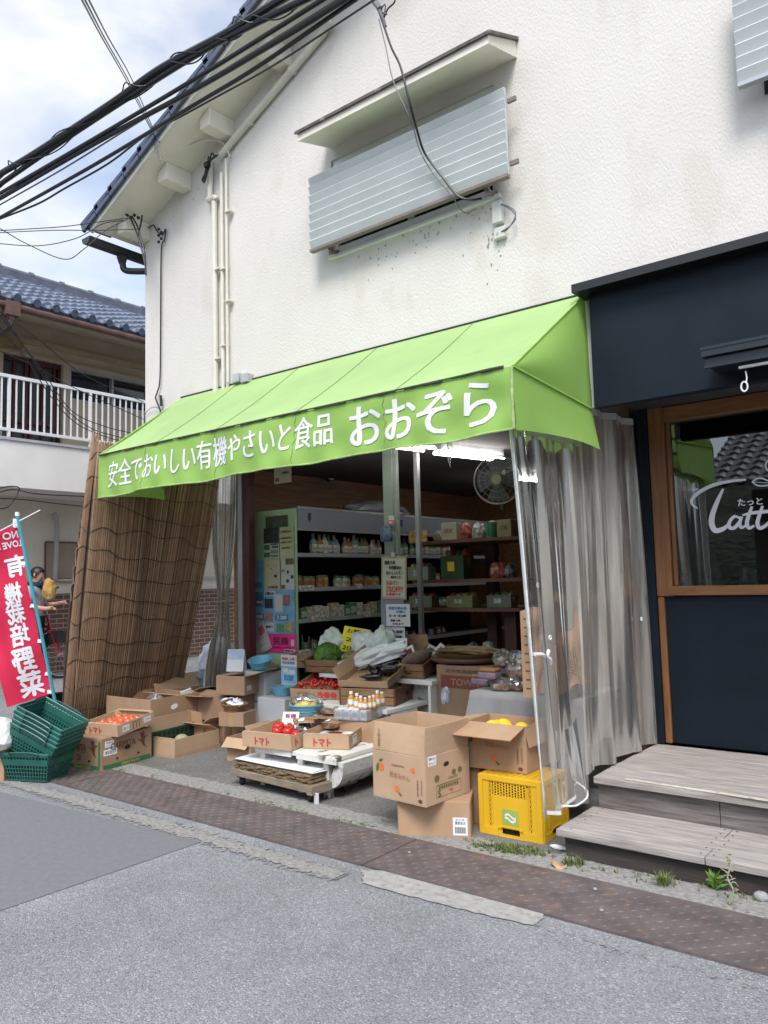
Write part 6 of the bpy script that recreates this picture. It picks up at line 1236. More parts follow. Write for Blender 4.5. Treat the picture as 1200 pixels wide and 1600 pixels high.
# posters stuck to the cooler's end panel
def poster(label, a, b, m_, Y=5.49, marks=(), words=(), tilt=0., name='poster', cat='poster', extra=None):
    p0, p1 = P(*a, Y), P(*b, Y); w, h = p1.x - p0.x, p0.z - p1.z; t = thing(name, label, cat, ((p0.x + p1.x) / 2, Y, (p0.z + p1.z) / 2)); t.rotation_euler = (0, tilt, 0)
    mb = MB(); mb.box((-w / 2, 0, -h / 2), (w / 2, .003, h / 2)); mb.build('sheet', m_, t)
    for i, (x0, y0, x1, y1, mm) in enumerate(marks): mb = MB(); l = .0012 + .0004 * i; mb.box(((x0 - .5) * w, -l, (.5 - y1) * h), ((x1 - .5) * w, -l + .0008, (.5 - y0) * h)); mb.build('printed_block', mm, t)
    for s, x, y, ww, hh, mm in words: text(t, s, ((x - .5) * w, -.003, (.5 - y) * h), (1, 0, 0), (0, 0, 1), ww * w, hh * h, mm, bold=.0015)
    return t
pd = lambda n, c: M('print_' + n, c, .7, .5, 22)
blu, grn, blk, wht, bei, sky_ = pd('blue', (.07, .19, .34)), pd('green', (.05, .16, .06)), pd('black', (.03, .03, .03)), M('print_white', (.46, .46, .44), .8, .08, 8), M('print_beige', (.42, .38, .28), .8, .1, 8), M('print_sky', (.16, .33, .50), .7, .35, 6)
poster('dark landscape photo print at the top of the cooler end', (415, 808), (449, 825), pd('photo', (.06, .075, .05)))
poster('green and black printed flyer under the dark photo print', (412, 826), (436, 872), wht, 5.488, ((0, 0, 1, .5, blk), (.02, .55, .4, .72, grn), (.02, .8, .4, .96, grn), (.55, .6, .95, .66, blk)), (('有機野菜', .7, .54, .5, .05, ink_black), ('2023', .7, .78, .5, .08, ink_black), ('市民講座', .7, .92, .5, .06, ink_green)))
poster('pale yellow text notice right of the green flyer', (437, 824), (459, 871), M('print_cream', (.44, .45, .28), .8, .06, 8), 5.488, (), (('お知らせ', .5, .15, .7, .08, ink_brown), ('有機農産物を', .5, .36, .8, .05, ink_brown), ('お届けします', .5, .5, .8, .05, ink_brown), ('毎週水曜日', .45, .68, .6, .05, ink_brown)))
poster('beige flyer with brush drawing, in the middle row', (413, 874), (438, 923), bei, 5.487, ((.62, .50, .8, .58, blk), (.2, .2, .3, .22, ink_brown), (.35, .3, .5, .32, ink_brown), (.6, .22, .7, .24, ink_brown)), (('山の恵み展', .55, .88, .6, .08, ink_brown),))
poster('white flyer with small dark pictures, middle row right', (439, 872), (460, 921), wht, 5.487, ((.35, .02, .98, .22, pd('brown', (.15, .1, .07))), (.45, .40, .6, .50, blk), (.75, .55, .95, .66, blk), (.4, .68, .6, .78, blk), (.02, .85, .3, .98, pd('brown2', (.2, .08, .05)))), (('講演会', .2, .4, .25, .06, ink_blue),))
poster('pale blue calendar print overhanging the cooler end, upper one', (387, 877), (411, 924), sky_, 5.486, ((.08, .70, .34, .88, blu), (.38, .70, .62, .88, blu), (.66, .70, .94, .88, blu)))
poster('deep blue seascape print overhanging the cooler end, lower one', (391, 925), (413, 967), blu, 5.485, ((0, .55, 1, .8, sky_), (.2, .85, .9, .97, wht)), (('海の日', .7, .38, .4, .08, ink_white),))
poster('large blue festival poster full of small pictures', (412, 922), (461, 991), sky_, 5.484, ((.02, .02, .38, .14, wht), (.03, .2, .3, .42, blk), (.36, .1, .62, .5, wht), (.64, .12, .86, .36, pd('mixed', (.3, .12, .12))), (.04, .52, .3, .72, pd('skinny', (.34, .2, .12))), (.38, .56, .8, .70, blu), (.05, .76, .34, .95, wht), (.42, .78, .66, .96, pd('leafy', (.12, .26, .08))), (.7, .74, .95, .95, pd('warm', (.4, .28, .1)))), (('企業はな', .2, .08, .3, .07, ink_black), ('7.200', .6, .63, .3, .08, ink_white), ('夏祭り', .19, .85, .22, .06, ink_black)))
poster('bright pink poster with bold black characters below the festival poster', (414, 990), (463, 1021), pink_paper, 5.483, ((.62, .80, .97, .95, wht), (.84, .28, .94, .62, wht)), (('民商', .52, .36, .46, .42, ink_black), ('中小業者の暮らしを守る', .45, .72, .8, .08, ink_crim := M('ink_wine', (.3, .0, .05), .7)), ('東京商工会', .79, .875, .28, .08, ink_black)))
poster('pale pink pamphlet hanging crooked left of the pink poster', (392, 976), (420, 1022), M('print_pink', (.46, .36, .37), .7, .1, 9), 5.47, ((.1, .55, .4, .72, wht), (.5, .55, .85, .72, wht), (.1, .78, .4, .92, wht), (.5, .78, .85, .92, wht), (.55, .1, .9, .4, pd('rose', (.45, .15, .2)))), (('みんなの会', .3, .3, .35, .08, ink_red),), -.42)
poster('blue leaflet with white figures under the pink poster', (439, 1023), (464, 1071), wht, 5.02, ((.0, .38, 1, .97, sky_), (.1, .45, .45, .6, wht), (.5, .5, .9, .64, wht), (.2, .68, .8, .86, blu)), (('映画 上映', .5, .12, .8, .10, ink_red), ('参加者募集', .5, .25, .8, .08, ink_blue)))
poster('pale framed certificate sheet on the dark left wall', (428, 726), (455, 753), bei, 5.46, ((.05, .7, .3, .9, pd('sig', (.3, .08, .08))),), (('営業許可', .7, .5, .4, .12, ink_black),))
# pillar notices
pc = poster('framed handwritten bread notice clipped to the pillar', (595, 870), (636, 936), M('notice_rim', (.38, .27, .19), .7, .2, 9), 5.60, ((.06, .05, .94, .95, M('notice_green', (.42, .45, .36), .8, .08, 4)),), (('国産小麦', .36, .15, .42, .09, ink_black), ('天然酵母の', .56, .27, .5, .09, ink_black), ('おいしいパン', .54, .39, .66, .09, ink_black), ('始めました!', .6, .49, .4, .06, ink_black), ('全品パン', .45, .62, .5, .1, ink_red), ('5%OFF!!', .55, .77, .66, .13, ink_red), ('お買得です', .5, .89, .6, .07, ink_red)), .04, 'notice_board', 'notice')
mb = MB(); mb.box((-.02, -.012, .19), (.02, .02, .23)); mb.build('clip', alu, pc)
poster('grey backing card behind the lower white notice on the pillar', (595, 934), (632, 980), M('back_grey', (.22, .22, .25), .8), 5.615, (), (), 0, 'notice', 'notice')
poster('white notice with blue heading below the bread notice', (603, 944), (641, 979), M('notice_white', (.55, .57, .60), .8, .05, 5), 5.60, (), (('新型対策の為', .5, .18, .75, .13, ink_blue), ('お願い', .65, .34, .4, .1, ink_blue), ('日・水・金 は休', .5, .52, .7, .11, ink_black), ('営業 十時', .4, .74, .4, .1, ink_black), ('六時まで', .5, .89, .5, .09, ink_red)), 0, 'notice', 'notice')
poster('small white hours notice at the foot of the pillar notices', (603, 980), (633, 1002), MATS['notice_white'], 5.61, (), (('10:00~18:00', .5, .3, .8, .2, ink_black), ('定休 日曜', .5, .7, .7, .2, ink_black)), 0, 'notice', 'notice')
poster('small red and white sticker high on the pillar', (607, 806), (616, 820), MATS['notice_white'], 5.62, ((.05, .5, .95, .95, ink_red),), (('PAY', .5, .73, .6, .25, ink_white),), 0, 'sticker', 'sticker')
o = thing('key_bundle', 'blue and grey pouch hanging on the pillar above the notice', 'pouch', tuple(P(604, 846, 5.58))); crumple('pouch', M('pouch', (.10, .16, .24), .6, .5, 20), o, (0, 0, 0), (.06, .04, .08), 61)
# clock, fluorescent lights, fan
o = thing('wall_clock', 'small round clock on the plank wall', 'clock', tuple(PX(513, 742, -6.37))); mb = MB(); mb.tube([(-.0, 0, 0), (.05, 0, 0)], .085, 24); mb.build('case', darkgrey, o); mb = MB(); mb.tube([(.051, 0, 0), (.054, 0, 0)], .07, 24); f = mb.build('dial', M('dial', (.5, .5, .46), .6), o); mb = MB(); mb.box((.055, -.004, 0), (.057, .004, .05)); mb.box((.055, 0, -.004), (.057, .04, .004)); mb.build('hand', black, f)
tube_e = emis('fluorescent', (1, .98, .94), 9)
a = G(683, 706, 2.66); b_ = G(782, 717, 2.66); ldir = (b_ - a).normalized(); lside = V((-ldir.y, ldir.x, 0))
def lamp(label, c, L):
    t = thing('ceiling_light', label, 'ceiling light', tuple(c)); d = ldir; s = lside
    mb = MB(); mb.obox(-d * L / 2 - s * .05 + V((0, 0, .02)), d * L, s * .10, V((0, 0, .07))); mb.build('housing', M('lamp_white', (.5, .5, .5), .5), t)
    for k in (-.075, .075): mb = MB(); mb.tube([-d * (L / 2 - .03) + s * k, d * (L / 2 - .03) + s * k], .014, 10); mb.build('tube', tube_e, t)
lamp('lit twin tube ceiling light nearest the fan', (a + b_) / 2, (b_ - a).length); c = G(655, 700, 2.66); lamp('lit twin tube ceiling light partly hidden by the valance', c - ldir * .35, 1.0); lamp('lit twin tube ceiling light deep inside the shop', V((-4.3, 8.6, 2.66)), 1.2)
o = thing('strap', 'clear plastic strip hanging in front of the ceiling light', 'strip', tuple(P(702, 690, 3.72))); mb = MB(); mb.tube(cr([(0, 0, 0), (.004, 0, -.05), (-.004, 0, -.1), (.002, 0, -.15)], 4), [.016] * 8 + [.012, .01, .006, .004, .002], 5); mb.build('strip', clear_bag, o)
fc = P(778, 750, 6.0); t = thing('wall_fan', 'dark round wall fan near the vinyl curtain', 'fan', tuple(fc)); t.rotation_euler = (0, 0, .3); mb = MB()
for r in (.06, .11, .16, .205): mb.tube([(r * math.cos(a), -.05 + .02 * (r / .2) ** 2, r * math.sin(a)) for a in [2 * PI * i / 36 for i in range(37)]], .0025, 4)
mb.tube([(.215 * math.cos(a), 0, .215 * math.sin(a)) for a in [2 * PI * i / 36 for i in range(37)]], .007, 6)
for i in range(24): a = 2 * PI * i / 24; mb.tube([(.04 * math.cos(a), -.05, .04 * math.sin(a)), (.14 * math.cos(a), -.04, .14 * math.sin(a)), (.213 * math.cos(a), -.002, .213 * math.sin(a))], .0015, 4)
mb.build('guard', M('guard', (.28, .27, .24), .5), t); mb = MB(); mb.tube([(0, -.06, 0), (0, -.04, 0)], .045, 20); mb.build('hub_cap', M('fan_hub', (.36, .34, .24), .5), t)
for i in range(4): mb = MB(); a0 = i * PI / 2; mb.grid(lambda u, v: V(((.03 + .16 * u) * math.cos(a0 + (v - .5) * 1.1), .0 + .02 * (v - .5), (.03 + .16 * u) * math.sin(a0 + (v - .5) * 1.1))), 5, 5); mb.build('blade', M('blade', (.10, .11, .12), .4), t, solid=.003)
mb = MB(); mb.tube([(0, .0, 0), (0, .10, 0)], .06, 14); mb.tube([(0, .1, 0), (0, .16, -.25)], .02, 8); mb.build('motor', darkgrey, t)
# central shelves
cs = thing('display_shelf', 'dark red wooden shelves with rounded fronts in the middle of the shop', 'shelf', (-3.6, 6.4, 0)); SHO = V((-3.6, 6.4, 0)); maroon = M('shelf_maroon', (.11, .04, .025), .5, .3, 6)
cz = []
for py in (848, 910, 955, 1030):
    z = P(720, py, 6.1).z; cz.append(z); x0, x1 = P(652, py, 6.1).x, P(815, py, 6.1).x; mb = LB(); pts = [(x0 - .15, 6.75, z), (x0 - .1, 6.2, z)] + [(x0 + (x1 - x0) * i / 8, 6.1 - .08 * math.sin(PI * i / 8), z) for i in range(9)] + [(x1 + .05, 6.75, z)]; mb.prism(pts, (0, 0, .03)); mb.build('shelf_board', maroon, cs, org=SHO)
mb = LB(); mb.box((-3.95, 6.60, 0), (-3.85, 6.7, cz[0])); mb.box((-2.95, 6.6, 0), (-2.85, 6.7, cz[0])); mb.box((-3.62, 6.35, 0), (-3.50, 6.45, cz[2])); mb.build('post', maroon, cs, org=SHO)
items = [(650, 832, 0, 'carton', .16, .10, .12, GM[6], 'open ochre carton at the left of the top shelf'), (685, 828, 0, 'bag', .14, .1, .12, GM[4], 'clear bags heaped on the top shelf'), (702, 815, 0, 'carton', .16, .12, .17, M('pale_carton', (.36, .34, .26), .7), 'pale printed carton on the top shelf'), (725, 812, 0, 'bag', .1, .1, .18, GM[3], 'ochre and red packet standing on the top shelf'), (745, 815, 0, 'bag', .12, .1, .17, GM[5], 'white packet beside the green pot on the top shelf'), (767, 820, 0, 'pot', .06, .06, .15, M('pot_green', (.02, .16, .07), .4), 'green lidded pot on the top shelf'), (790, 820, 0, 'carton', .15, .12, .16, M('tan_carton', (.24, .2, .12), .7), 'tan carton at the right of the top shelf'),
    (656, 890, 1, 'tub', .24, .14, .13, M('greenish_tub', (.20, .24, .18), .4), 'greenish tub of bread bags on the second shelf'), (712, 880, 1, 'crate', .26, .18, .22, M('crate_dk', (.03, .07, .03), .5), 'dark green crate with a yellow square on the second shelf'), (775, 885, 1, 'bag', .16, .1, .16, GM[3], 'dark red packets on the second shelf'), (795, 890, 1, 'bag', .1, .1, .15, GM[7], 'dark packets at the right of the second shelf'),
    (660, 943, 2, 'tub', .26, .14, .11, M('olive_tub', (.15, .16, .11), .5), 'olive tub with a white label on the third shelf'), (722, 942, 2, 'tub', .28, .16, .11, M('ochre_tub', (.24, .21, .10), .5), 'ochre tub with dark stripe on the third shelf'), (782, 940, 2, 'tub', .24, .14, .11, M('grey_tub', (.14, .145, .11), .5), 'dull tub at the right of the third shelf'),
    (735, 1000, 3, 'bag', .12, .1, .12, GM[4], 'bluish bag below the third shelf'), (700, 1005, 3, 'bag', .1, .08, .1, GM[7], 'dark bag below the third shelf'), (760, 1000, 3, 'bag', .1, .1, .14, GM[5], 'pale bag below the third shelf')]
for i, (px, py, si, kd, w_, d_, h_, m_, lb) in enumerate(items):
    q = P(px, py, 6.22); o = thing({'carton': 'stored_carton', 'bag': 'food_bag', 'pot': 'lidded_pot', 'tub': 'plastic_tub', 'crate': 'plastic_crate'}[kd], lb, {'carton': 'cardboard box', 'bag': 'bag', 'pot': 'pot', 'tub': 'tub', 'crate': 'crate'}[kd], (q.x, 6.25, cz[si] + .0305), random.uniform(-.2, .2)); w2_, d2_ = w_ / 2, d_ / 2; mb = MB()
    if kd == 'bag': crumple('bag', m_, o, (0, 0, 0), (w2_, d2_, h_ / 2), 80 + i); mb.box((-w2_ * .5, -d2_ * 1.05, h_ * .25), (w2_ * .4, -d2_ * 1.0, h_ * .6)); mb.build('label', random.choice(GM), o)
    elif kd == 'pot': mb.lathe([(.045, 0), (.055, .1), (.05, .13), (.0, .13)], 14); mb.build('pot', m_, o); mb = MB(); mb.lathe([(.056, .13), (.056, .15), (.02, .165), (.0, .165)], 14); mb.build('lid', GM[2], o)
    else:
        if kd == 'carton': mb.box((-w2_, -d2_, 0), (w2_, d2_, h_)); mb.build('body', m_, o, bevel=.004); text(o, ['有機', '農園', '国産'][i % 3], (0, -d2_, h_ * .55), (1, 0, 0), (0, 0, 1), w_ * .5, h_ * .25, ink_brown)
        else:
            mb.box((-w2_, -d2_, 0), (w2_, d2_, .008)); mb.box((-w2_, -d2_, .008), (w2_, -d2_ + .006, h_)); mb.box((-w2_, d2_ - .006, .008), (w2_, d2_, h_)); mb.box((-w2_, -d2_ + .006, .008), (-w2_ + .006, d2_ - .006, h_)); mb.box((w2_ - .006, -d2_ + .006, .008), (w2_, d2_ - .006, h_)); mb.build('body', m_, o)
            mb = MB(); mb.box((-w2_ * .4, -d2_ - .002, h_ * .35), (w2_ * .2, -d2_ - .0005, h_ * .75)); mb.build('label', ink_yellow if kd == 'crate' else GM[5], o)
            for j in range(4): crumple('contents', random.choice(GM), o, (-w2_ + (j + .5) * w_ / 4, 0, h_ * .35), (w_ / 8, d2_ * .7, h_ * .5), j + i)
t = thing('stick_tray', 'round tray of long brown sticks on the low shelf', 'tray', tuple(P(735, 1024, 5.6))); mb = MB(); mb.lathe([(.0, 0), (.26, 0), (.28, .03), (.265, .03), (.25, .008), (.0, .008)], 28); mb.build('tray', M('tray_wood', (.16, .09, .04), .5), t)
for i in range(22): o = thing('burdock_root', 'long brown root lying on the round tray', 'root vegetable', tuple(t.location + V((random.uniform(-.1, .1), random.uniform(-.1, .1), .02 + .006 * (i % 6)))), random.uniform(-.5, .3), 'long roots on the round tray'); mb = MB(); mb.tube([(-.24, 0, 0), (-.1, .01, .008), (.08, -.008, .01), (.24, .0, 0)], [.004, .011, .012, .007], 6); mb.build('root', M('root_brown%d' % (i % 2), ((.20, .12, .06), (.28, .19, .09))[i % 2], .8, .3, 20), o)
o = thing('round_table', 'round wooden low table carrying the tray of long roots', 'table', (t.location.x, t.location.y, 0)); mb = MB(); mb.lathe([(.0, t.location.z - .035), (.33, t.location.z - .035), (.34, t.location.z - .02), (.33, t.location.z - .002), (.0, t.location.z - .002)], 28); mb.build('table_top', maroon, o); mb = MB(); mb.lathe([(.06, 0), (.06, t.location.z - .036)], 12); mb.build('leg', maroon, o)
b = thing('stored_carton', 'brown carton with a red printed band in the dim shop', 'cardboard box', (P(722, 1080, 5.3).x, 5.5, 0)); mb = MB(); mb.box((-.24, -.2, 0), (.25, .2, .80)); mb.build('body', card_dark, b, bevel=.003); mb = MB(); mb.box((-.2, -.203, .62), (.22, -.201, .72)); mb.build('printed_band', M('band_brownred', (.25, .06, .045), .7), b); text(b, 'TOWA', (.03, -.2035, .67), (1, 0, 0), (0, 0, 1), .26, .05, M('ink_tan', (.4, .25, .15), .7), .002); text(b, '紀州有機農園', (.0, -.201, .755), (1, 0, 0), (0, 0, 1), .3, .03, ink_brown)
o = thing('bag_bundle', 'white and blue bag hanging at the end of the white table', 'bag', tuple(P(696, 1075, 5.0) + V((0, 0, -.2)))); crumple('bag', M('bag_blueprint', (.4, .44, .5), .4, .5, 16), o, (0, 0, .08), (.035, .03, .07), 71)
# grey cloth table with bread packs
q = G(735, 1078, .70); ctb = thing('cloth_table', 'side table under a grey cloth carrying bread packs', 'table', (-2.55, 4.6, 0)); TX0, TX1, TY0, TY1, TZ = P(742, 1078, 4.62).x, -2.06, 4.58, 5.15, .735
mb = MB(); o_ = V((-2.55, 4.6, 0)); mb.box((TX0 - o_.x + .01, TY0 - 4.6 + .01, TZ - .03), (TX1 - o_.x - .01, TY1 - 4.6, TZ - .004)); mb.build('table_top', old_wood, ctb)
for x in (TX0 + .04, TX1 - .08): mb = MB(); mb.box((x - o_.x, .02, 0), (x - o_.x + .04, .06, TZ - .031)); mb.build('leg', old_wood, ctb)
mb = MB()
def cloth(u, v):
    x = TX0 + (TX1 - TX0) * u
    if v < .35: return V((x, TY1 + (TY0 - TY1) * (v / .35), TZ)) - o_
    k = (v - .35) / .65; fl = .03 * math.sin(u * 17) * k + .02 * math.sin(u * 41 + 1) * k; return V((x - (.12 * k if u < .08 else 0), TY0 - .02 - fl - .05 * k, TZ - .62 * k)) - o_
mb.grid(cloth, 60, 20); mb.grid(lambda u, v: V((TX0 - .01 - .06 * v - .02 * math.sin(u * 9) * v, TY0 + (TY1 - TY0) * u, TZ - .5 * v)) - o_, 14, 10); mb.build('cloth', cloth_grey, ctb, smooth=True)
mb = MB(); p = V((TX0 + .07, TY0 - .045, TZ - .22)) - o_
for i in range(10): a = i * .63; mb.tube([p, p + V((.035 * math.cos(a), -.004, .035 * math.sin(a)))], .0025, 4)
mb.build('stitched_flower', M('thread_tan', (.4, .33, .25), .9), ctb)
for i, (px, py, sz, kd) in enumerate(((755, 1070, (.15, .10, .075), 0), (766, 1062, (.14, .1, .07), 0), (793, 1052, (.15, .10, .075), 0), (785, 1078, (.12, .09, .06), 1), (805, 1078, (.13, .09, .07), 1), (812, 1060, (.13, .1, .08), 1), (822, 1046, (.12, .1, .09), 2), (786, 1040, (.11, .09, .08), 2), (808, 1040, (.11, .1, .08), 2))):
    z = TZ + (.005 if py > 1065 else .08 if py > 1050 else .14); q = G(px, py, z); y = min(max(q.y, TY0 + .05), TY1 - .1); q = P(px, py, y); o = thing('bread_pack', ['brown loaf in a lilac wrapper on the grey cloth', 'shiny bag of small buns on the grey cloth', 'clear bag of bread at the back of the grey cloth'][kd], 'bread', (q.x, y, z), random.uniform(-.4, .4), ['lilac wrapped loaves', 'shiny bags of buns', 'clear bread bags'][kd]); a_, b2_, c_ = sz
    if kd == 0: mb = MB(); mb.box((-a_ / 2, -b2_ / 2, 0), (a_ / 2, b2_ / 2, c_ * .65)); mb.build('wrapper', M('lilac_wrap', (.20, .14, .19), .25, .3, 14), o, bevel=.012); mb = MB(); mb.box((-a_ / 2 + .005, -b2_ / 2 + .005, c_ * .65), (a_ / 2 - .005, b2_ / 2 - .005, c_)); mb.build('crust', M('crust', (.30, .14, .06), .6, .4, 15, .3, 40), o, bevel=.012)
    else:
        for j in range(4): crumple('bun', MATS['crust'] if kd == 1 else M('bread_pale', (.4, .3, .2), .7, .3, 12), o, ((j % 2 - .5) * a_ * .5, (j // 2 - .5) * b2_ * .5, 0), (a_ * .26, b2_ * .28, c_ * .4), 90 + i * 4 + j, 2)
        crumple('wrap', clear_bag, o, (0, 0, 0), (a_ * .6, b2_ * .65, c_ * .75), 120 + i)
# punched card strip and hanging wicker cloth behind the right curtain
t = thing('card_panel', 'tall corrugated card panel with a row of punched slots', 'card panel', tuple(P(826, 1090, 4.25))); z0 = t.location.z; ht = P(824, 955, 4.25).z - z0; mb = MB(); mb.box((-.035, 0, 0), (.04, .02, ht)); mb.box((.04, .005, .03), (.10, .25, ht)); mb.build('panel', card, t); mb = MB()
for i in range(9): zz = .05 + i * (ht - .1) / 8; mb.box((-.012, -.002, zz), (.016, -.0005, zz + .008))
mb.build('slot', ink_brown, t)
t = thing('hanging_matting', 'brown woven matting crumpled behind the clear curtain', 'matting', tuple(P(885, 1060, 4.35))); o_ = V(t.location); mb = MB()
A_, B_, C_, D_ = P(838, 955, 4.1), P(925, 945, 4.75), P(945, 1060, 4.75), P(862, 1100, 4.15)
mb.grid(lambda u, v: A_.lerp(B_, u).lerp(D_.lerp(C_, u), v) - o_ + V((-.10 + .03 * math.sin(u * 8 + v * 3) + .02 * math.sin(v * 11 + u * 4), 0, .02 * math.sin(u * 13))), 30, 24); mb.build('cloth', brown_cloth, t, smooth=True)
mb = MB()
for i in range(26):
    mb.tube([A_.lerp(B_, .35 + .6 * i / 25).lerp(D_.lerp(C_, .35 + .6 * i / 25), v) - o_ + V((-.075 + .02 * math.sin(i * .5), 0, 0)) for v in (.45, .7, 1)], .004, 4)
for i in range(18):
    v = .45 + .55 * i / 17; mb.tube([A_.lerp(B_, u).lerp(D_.lerp(C_, u), v) - o_ + V((-.07 + .02 * math.sin((u - .35) / .6 * 12.5), 0, 0)) for u in (.35, .5, .65, .8, .95)], .004, 4)
mb.build('basket_weave', M('weave_tan', (.42, .26, .14), .8, .3, 30), t)
# backdrop behind the curtain: dull panel of the party wall
o = thing('partition_sheet', 'dull grey beige sheet hung behind the folded clear curtain', 'sheet', (-2.16, 5.0, .4)); mb = MB(); mb.grid(lambda u, v: V((.02 * math.sin(u * 26), -.75 + 1.2 * u, 2.2 * v)), 50, 4); mb.build('sheet', M('sheet_beige', (.34, .30, .26), .9, .15, 5, trans=.3), o, smooth=True)

# ------------------------------------------------------------------ shopping baskets, banner, left edge
n, a, w, d, c = fit((60, 1229), (10, 1222), (104, 1206), 0)
BW, BD, BH = .30, .40, .21
def basket(label, pos, rot, group=None):
    t = thing('shopping_basket', label, 'shopping basket', pos, 0, group); t.rotation_euler = rot
    b = [V((x * BW / 2 * .86, y * BD / 2 * .88, 0)) for x, y in ((-1, -1), (1, -1), (1, 1), (-1, 1))]; p = [V((x * BW / 2 * 1.12, y * BD / 2 * 1.1, BH)) for x, y in ((-1, -1), (1, -1), (1, 1), (-1, 1))]
    mb = MB()
    for i in range(4):
        b0, b1, p0, p1 = b[i], b[(i + 1) % 4], p[i], p[(i + 1) % 4]; f = lambda u, v: b0.lerp(b1, u).lerp(p0.lerp(p1, u), v); nn = (b1 - b0).cross(p0 - b0).normalized() * .004; L = (b1 - b0).length; nr = int(L / .022)
        for j in range(nr + 1):
            u = j / nr; e = .0042 / L; q = [f(max(0, u - e), 0), f(min(1, u + e), 0), f(min(1, u + e), 1), f(max(0, u - e), 1)]; mb.prism(q, nn)
        for v0, v1 in ((0, .05), (.16, .19), (.30, .33), (.44, .47), (.58, .80), (.90, 1)):
            q = [f(0, v0), f(1, v0), f(1, v1), f(0, v1)]; mb.prism([x - nn * .3 for x in q], nn * 1.5)
    mb.build('wall', plastic_green, t); mb = MB()
    for i in range(8): mb.box((b[0].x, b[0].y + i * (b[2].y - b[0].y) / 7 - .006, 0), (b[1].x, b[0].y + i * (b[2].y - b[0].y) / 7 + .006, .005))
    for i in range(6): mb.box((b[0].x + i * (b[1].x - b[0].x) / 5 - .006, b[0].y, .0052), (b[0].x + i * (b[1].x - b[0].x) / 5 + .006, b[2].y, .009))
    mb.build('bottom_grid', plastic_green, t); mb = MB(); mb.tube([p[0], p[1], p[2], p[3], p[0]], .0085, 6); mb.build('rim', M('basket_rim', (.03, .15, .125), .35, .1, 8), t); mb = MB()
    for s in (-1, 1): mb.tube(cr([V((s * BW * .56 + s * .012, -BD * .30, BH * .9)), V((s * BW * .56 + s * .016, -BD * .28, BH + .012)), V((s * BW * .56 + s * .016, BD * .28, BH + .012)), V((s * BW * .56 + s * .012, BD * .30, BH * .9))], 4), .006, 6)
    mb.build('handle', plastic_green, t); return t
basket('upright green shopping basket at the bottom of the basket pile', (c.x, c.y, .012), (0, 0, a))
e = (math.radians(25), math.radians(-3), a); Rm = Matrix.Rotation(a, 3, 'Z') @ Matrix.Rotation(math.radians(-3), 3, 'Y') @ Matrix.Rotation(math.radians(25), 3, 'X'); up = Rm @ V((0, 0, 1)); base = V((c.x, c.y, .19)) + Rm @ V((0, .0, 0))
names = ['lowest', 'second lowest', 'middle', 'second highest', 'top']
for i in range(5):
    t = basket(f'tilted green shopping basket, {names[i]} of the nested five' if i < 4 else 'tilted empty green shopping basket on top of the nested pile', base + up * (.036 * i), e)
# nobori banner seen from behind
bt_ = thing('shop_banner', 'red shop banner with white characters seen from behind, on a teal pole', 'banner', tuple(D(98, 1158, 7.75))); bt_.location.z = 0; o_ = V(bt_.location)
DP = lambda x, y, dd=7.72: D(x, y, dd) - o_
mb = MB(); top = DP(27, 805, 7.6); mb.tube([V((0, 0, 0)), top], .017, 10); mb.build('pole', pole_m, bt_)
mb = MB(); mb.tube([DP(-70, 866, 7.66), DP(63, 797, 7.58)], .006, 6); mb.tube([top - V((0, 0, .01)), top + V((0, 0, .03))], .021, 8); mb.build('cross_arm', white_plastic, bt_)
TL, TR, BR, BL = DP(-52, 838, 7.70), DP(26, 822, 7.64), DP(79, 1085, 7.76), DP(12, 1105, 7.78)
nb_ = (TR - TL).cross(BL - TL).normalized()
if nb_.dot(V((0, 0, H)) - o_ - TL) < 0: nb_ = -nb_
def bsurf(u, v, off=0.): return TL.lerp(TR, u).lerp(BL.lerp(BR, u), v) + nb_ * (.018 * math.sin(u * 5 + v * 7) + .012 * math.sin(v * 17 + u * 2) + .01 * math.sin(u * 13 - v * 5) + off)
mb = MB(); mb.grid(bsurf, 24, 60); cl = mb.build('cloth', red_cloth, bt_, smooth=True)
def btext(body, u, v, wu, hv, bold=.03):
    vs, fs, tw, th = textmesh(body, 0, 1, False, .12); mb = MB()
    for i, (bx, by) in enumerate(((-bold, 0), (bold, 0), (0, bold), (0, -bold))): mb.add([bsurf(u - wu * (x + bx) / tw, v - hv * (y + by) / th, .005 + .0004 * i) for x, y in vs], fs)
    mb.build('lettering', ink_white, cl)
for ch_, px, py, sz in (('有', 23, 888, 1), ('機', 21, 928, 1), ('栽', 25, 958, 1.), ('培', 32, 991, 1.05), ('野', 39, 1030, 1.15), ('菜', 49, 1068, 1.2)):
    v = (py - 830) / 262.; xl = -52 + 64 * v; xr = 26 + 53 * v; u = (px - xl) / (xr - xl); btext(ch_, u, v, .40 * sz, .118 * sz)
btext('NO NUKES', .52, .045, .92, .040, .03); btext('LOVE & PEACE', .52, .098, .98, .036, .03)
mb = MB()
for v in (.0, .22, .47, .68, .88, .985): p = bsurf(1, v); t_ = p + (V((0, 0, 0)).lerp(top, 1 - (v * .75 + .05)) - p) * .5; mb.obox(p + V((-.02, -.02, -.015)), (.075, .03, 0), (0, .006, 0), (0, 0, .035))
mb.obox(bsurf(.93, 0) + V((-.02, 0, -.02)), (.035, .02, 0), (0, .005, 0), (0, 0, .10)); mb.obox(bsurf(.62, 0) + V((-.02, 0, -.02)), (.035, .02, 0), (0, .005, 0), (0, 0, .09)); mb.build('loop', white_plastic, cl)
mb = MB(); mb.lathe([(.0, 0), (.16, 0), (.18, .02), (.17, .09), (.05, .13), (.03, .16), (.0, .16)], 20); mb.build('base_weight', M('weight_white', (.5, .5, .5), .6), bt_)
b = cardbox('brown carton at the far left behind the green baskets', (6, 1222), (-40, 1215), (40, 1195), 0, 0, .24, card, closed=True)
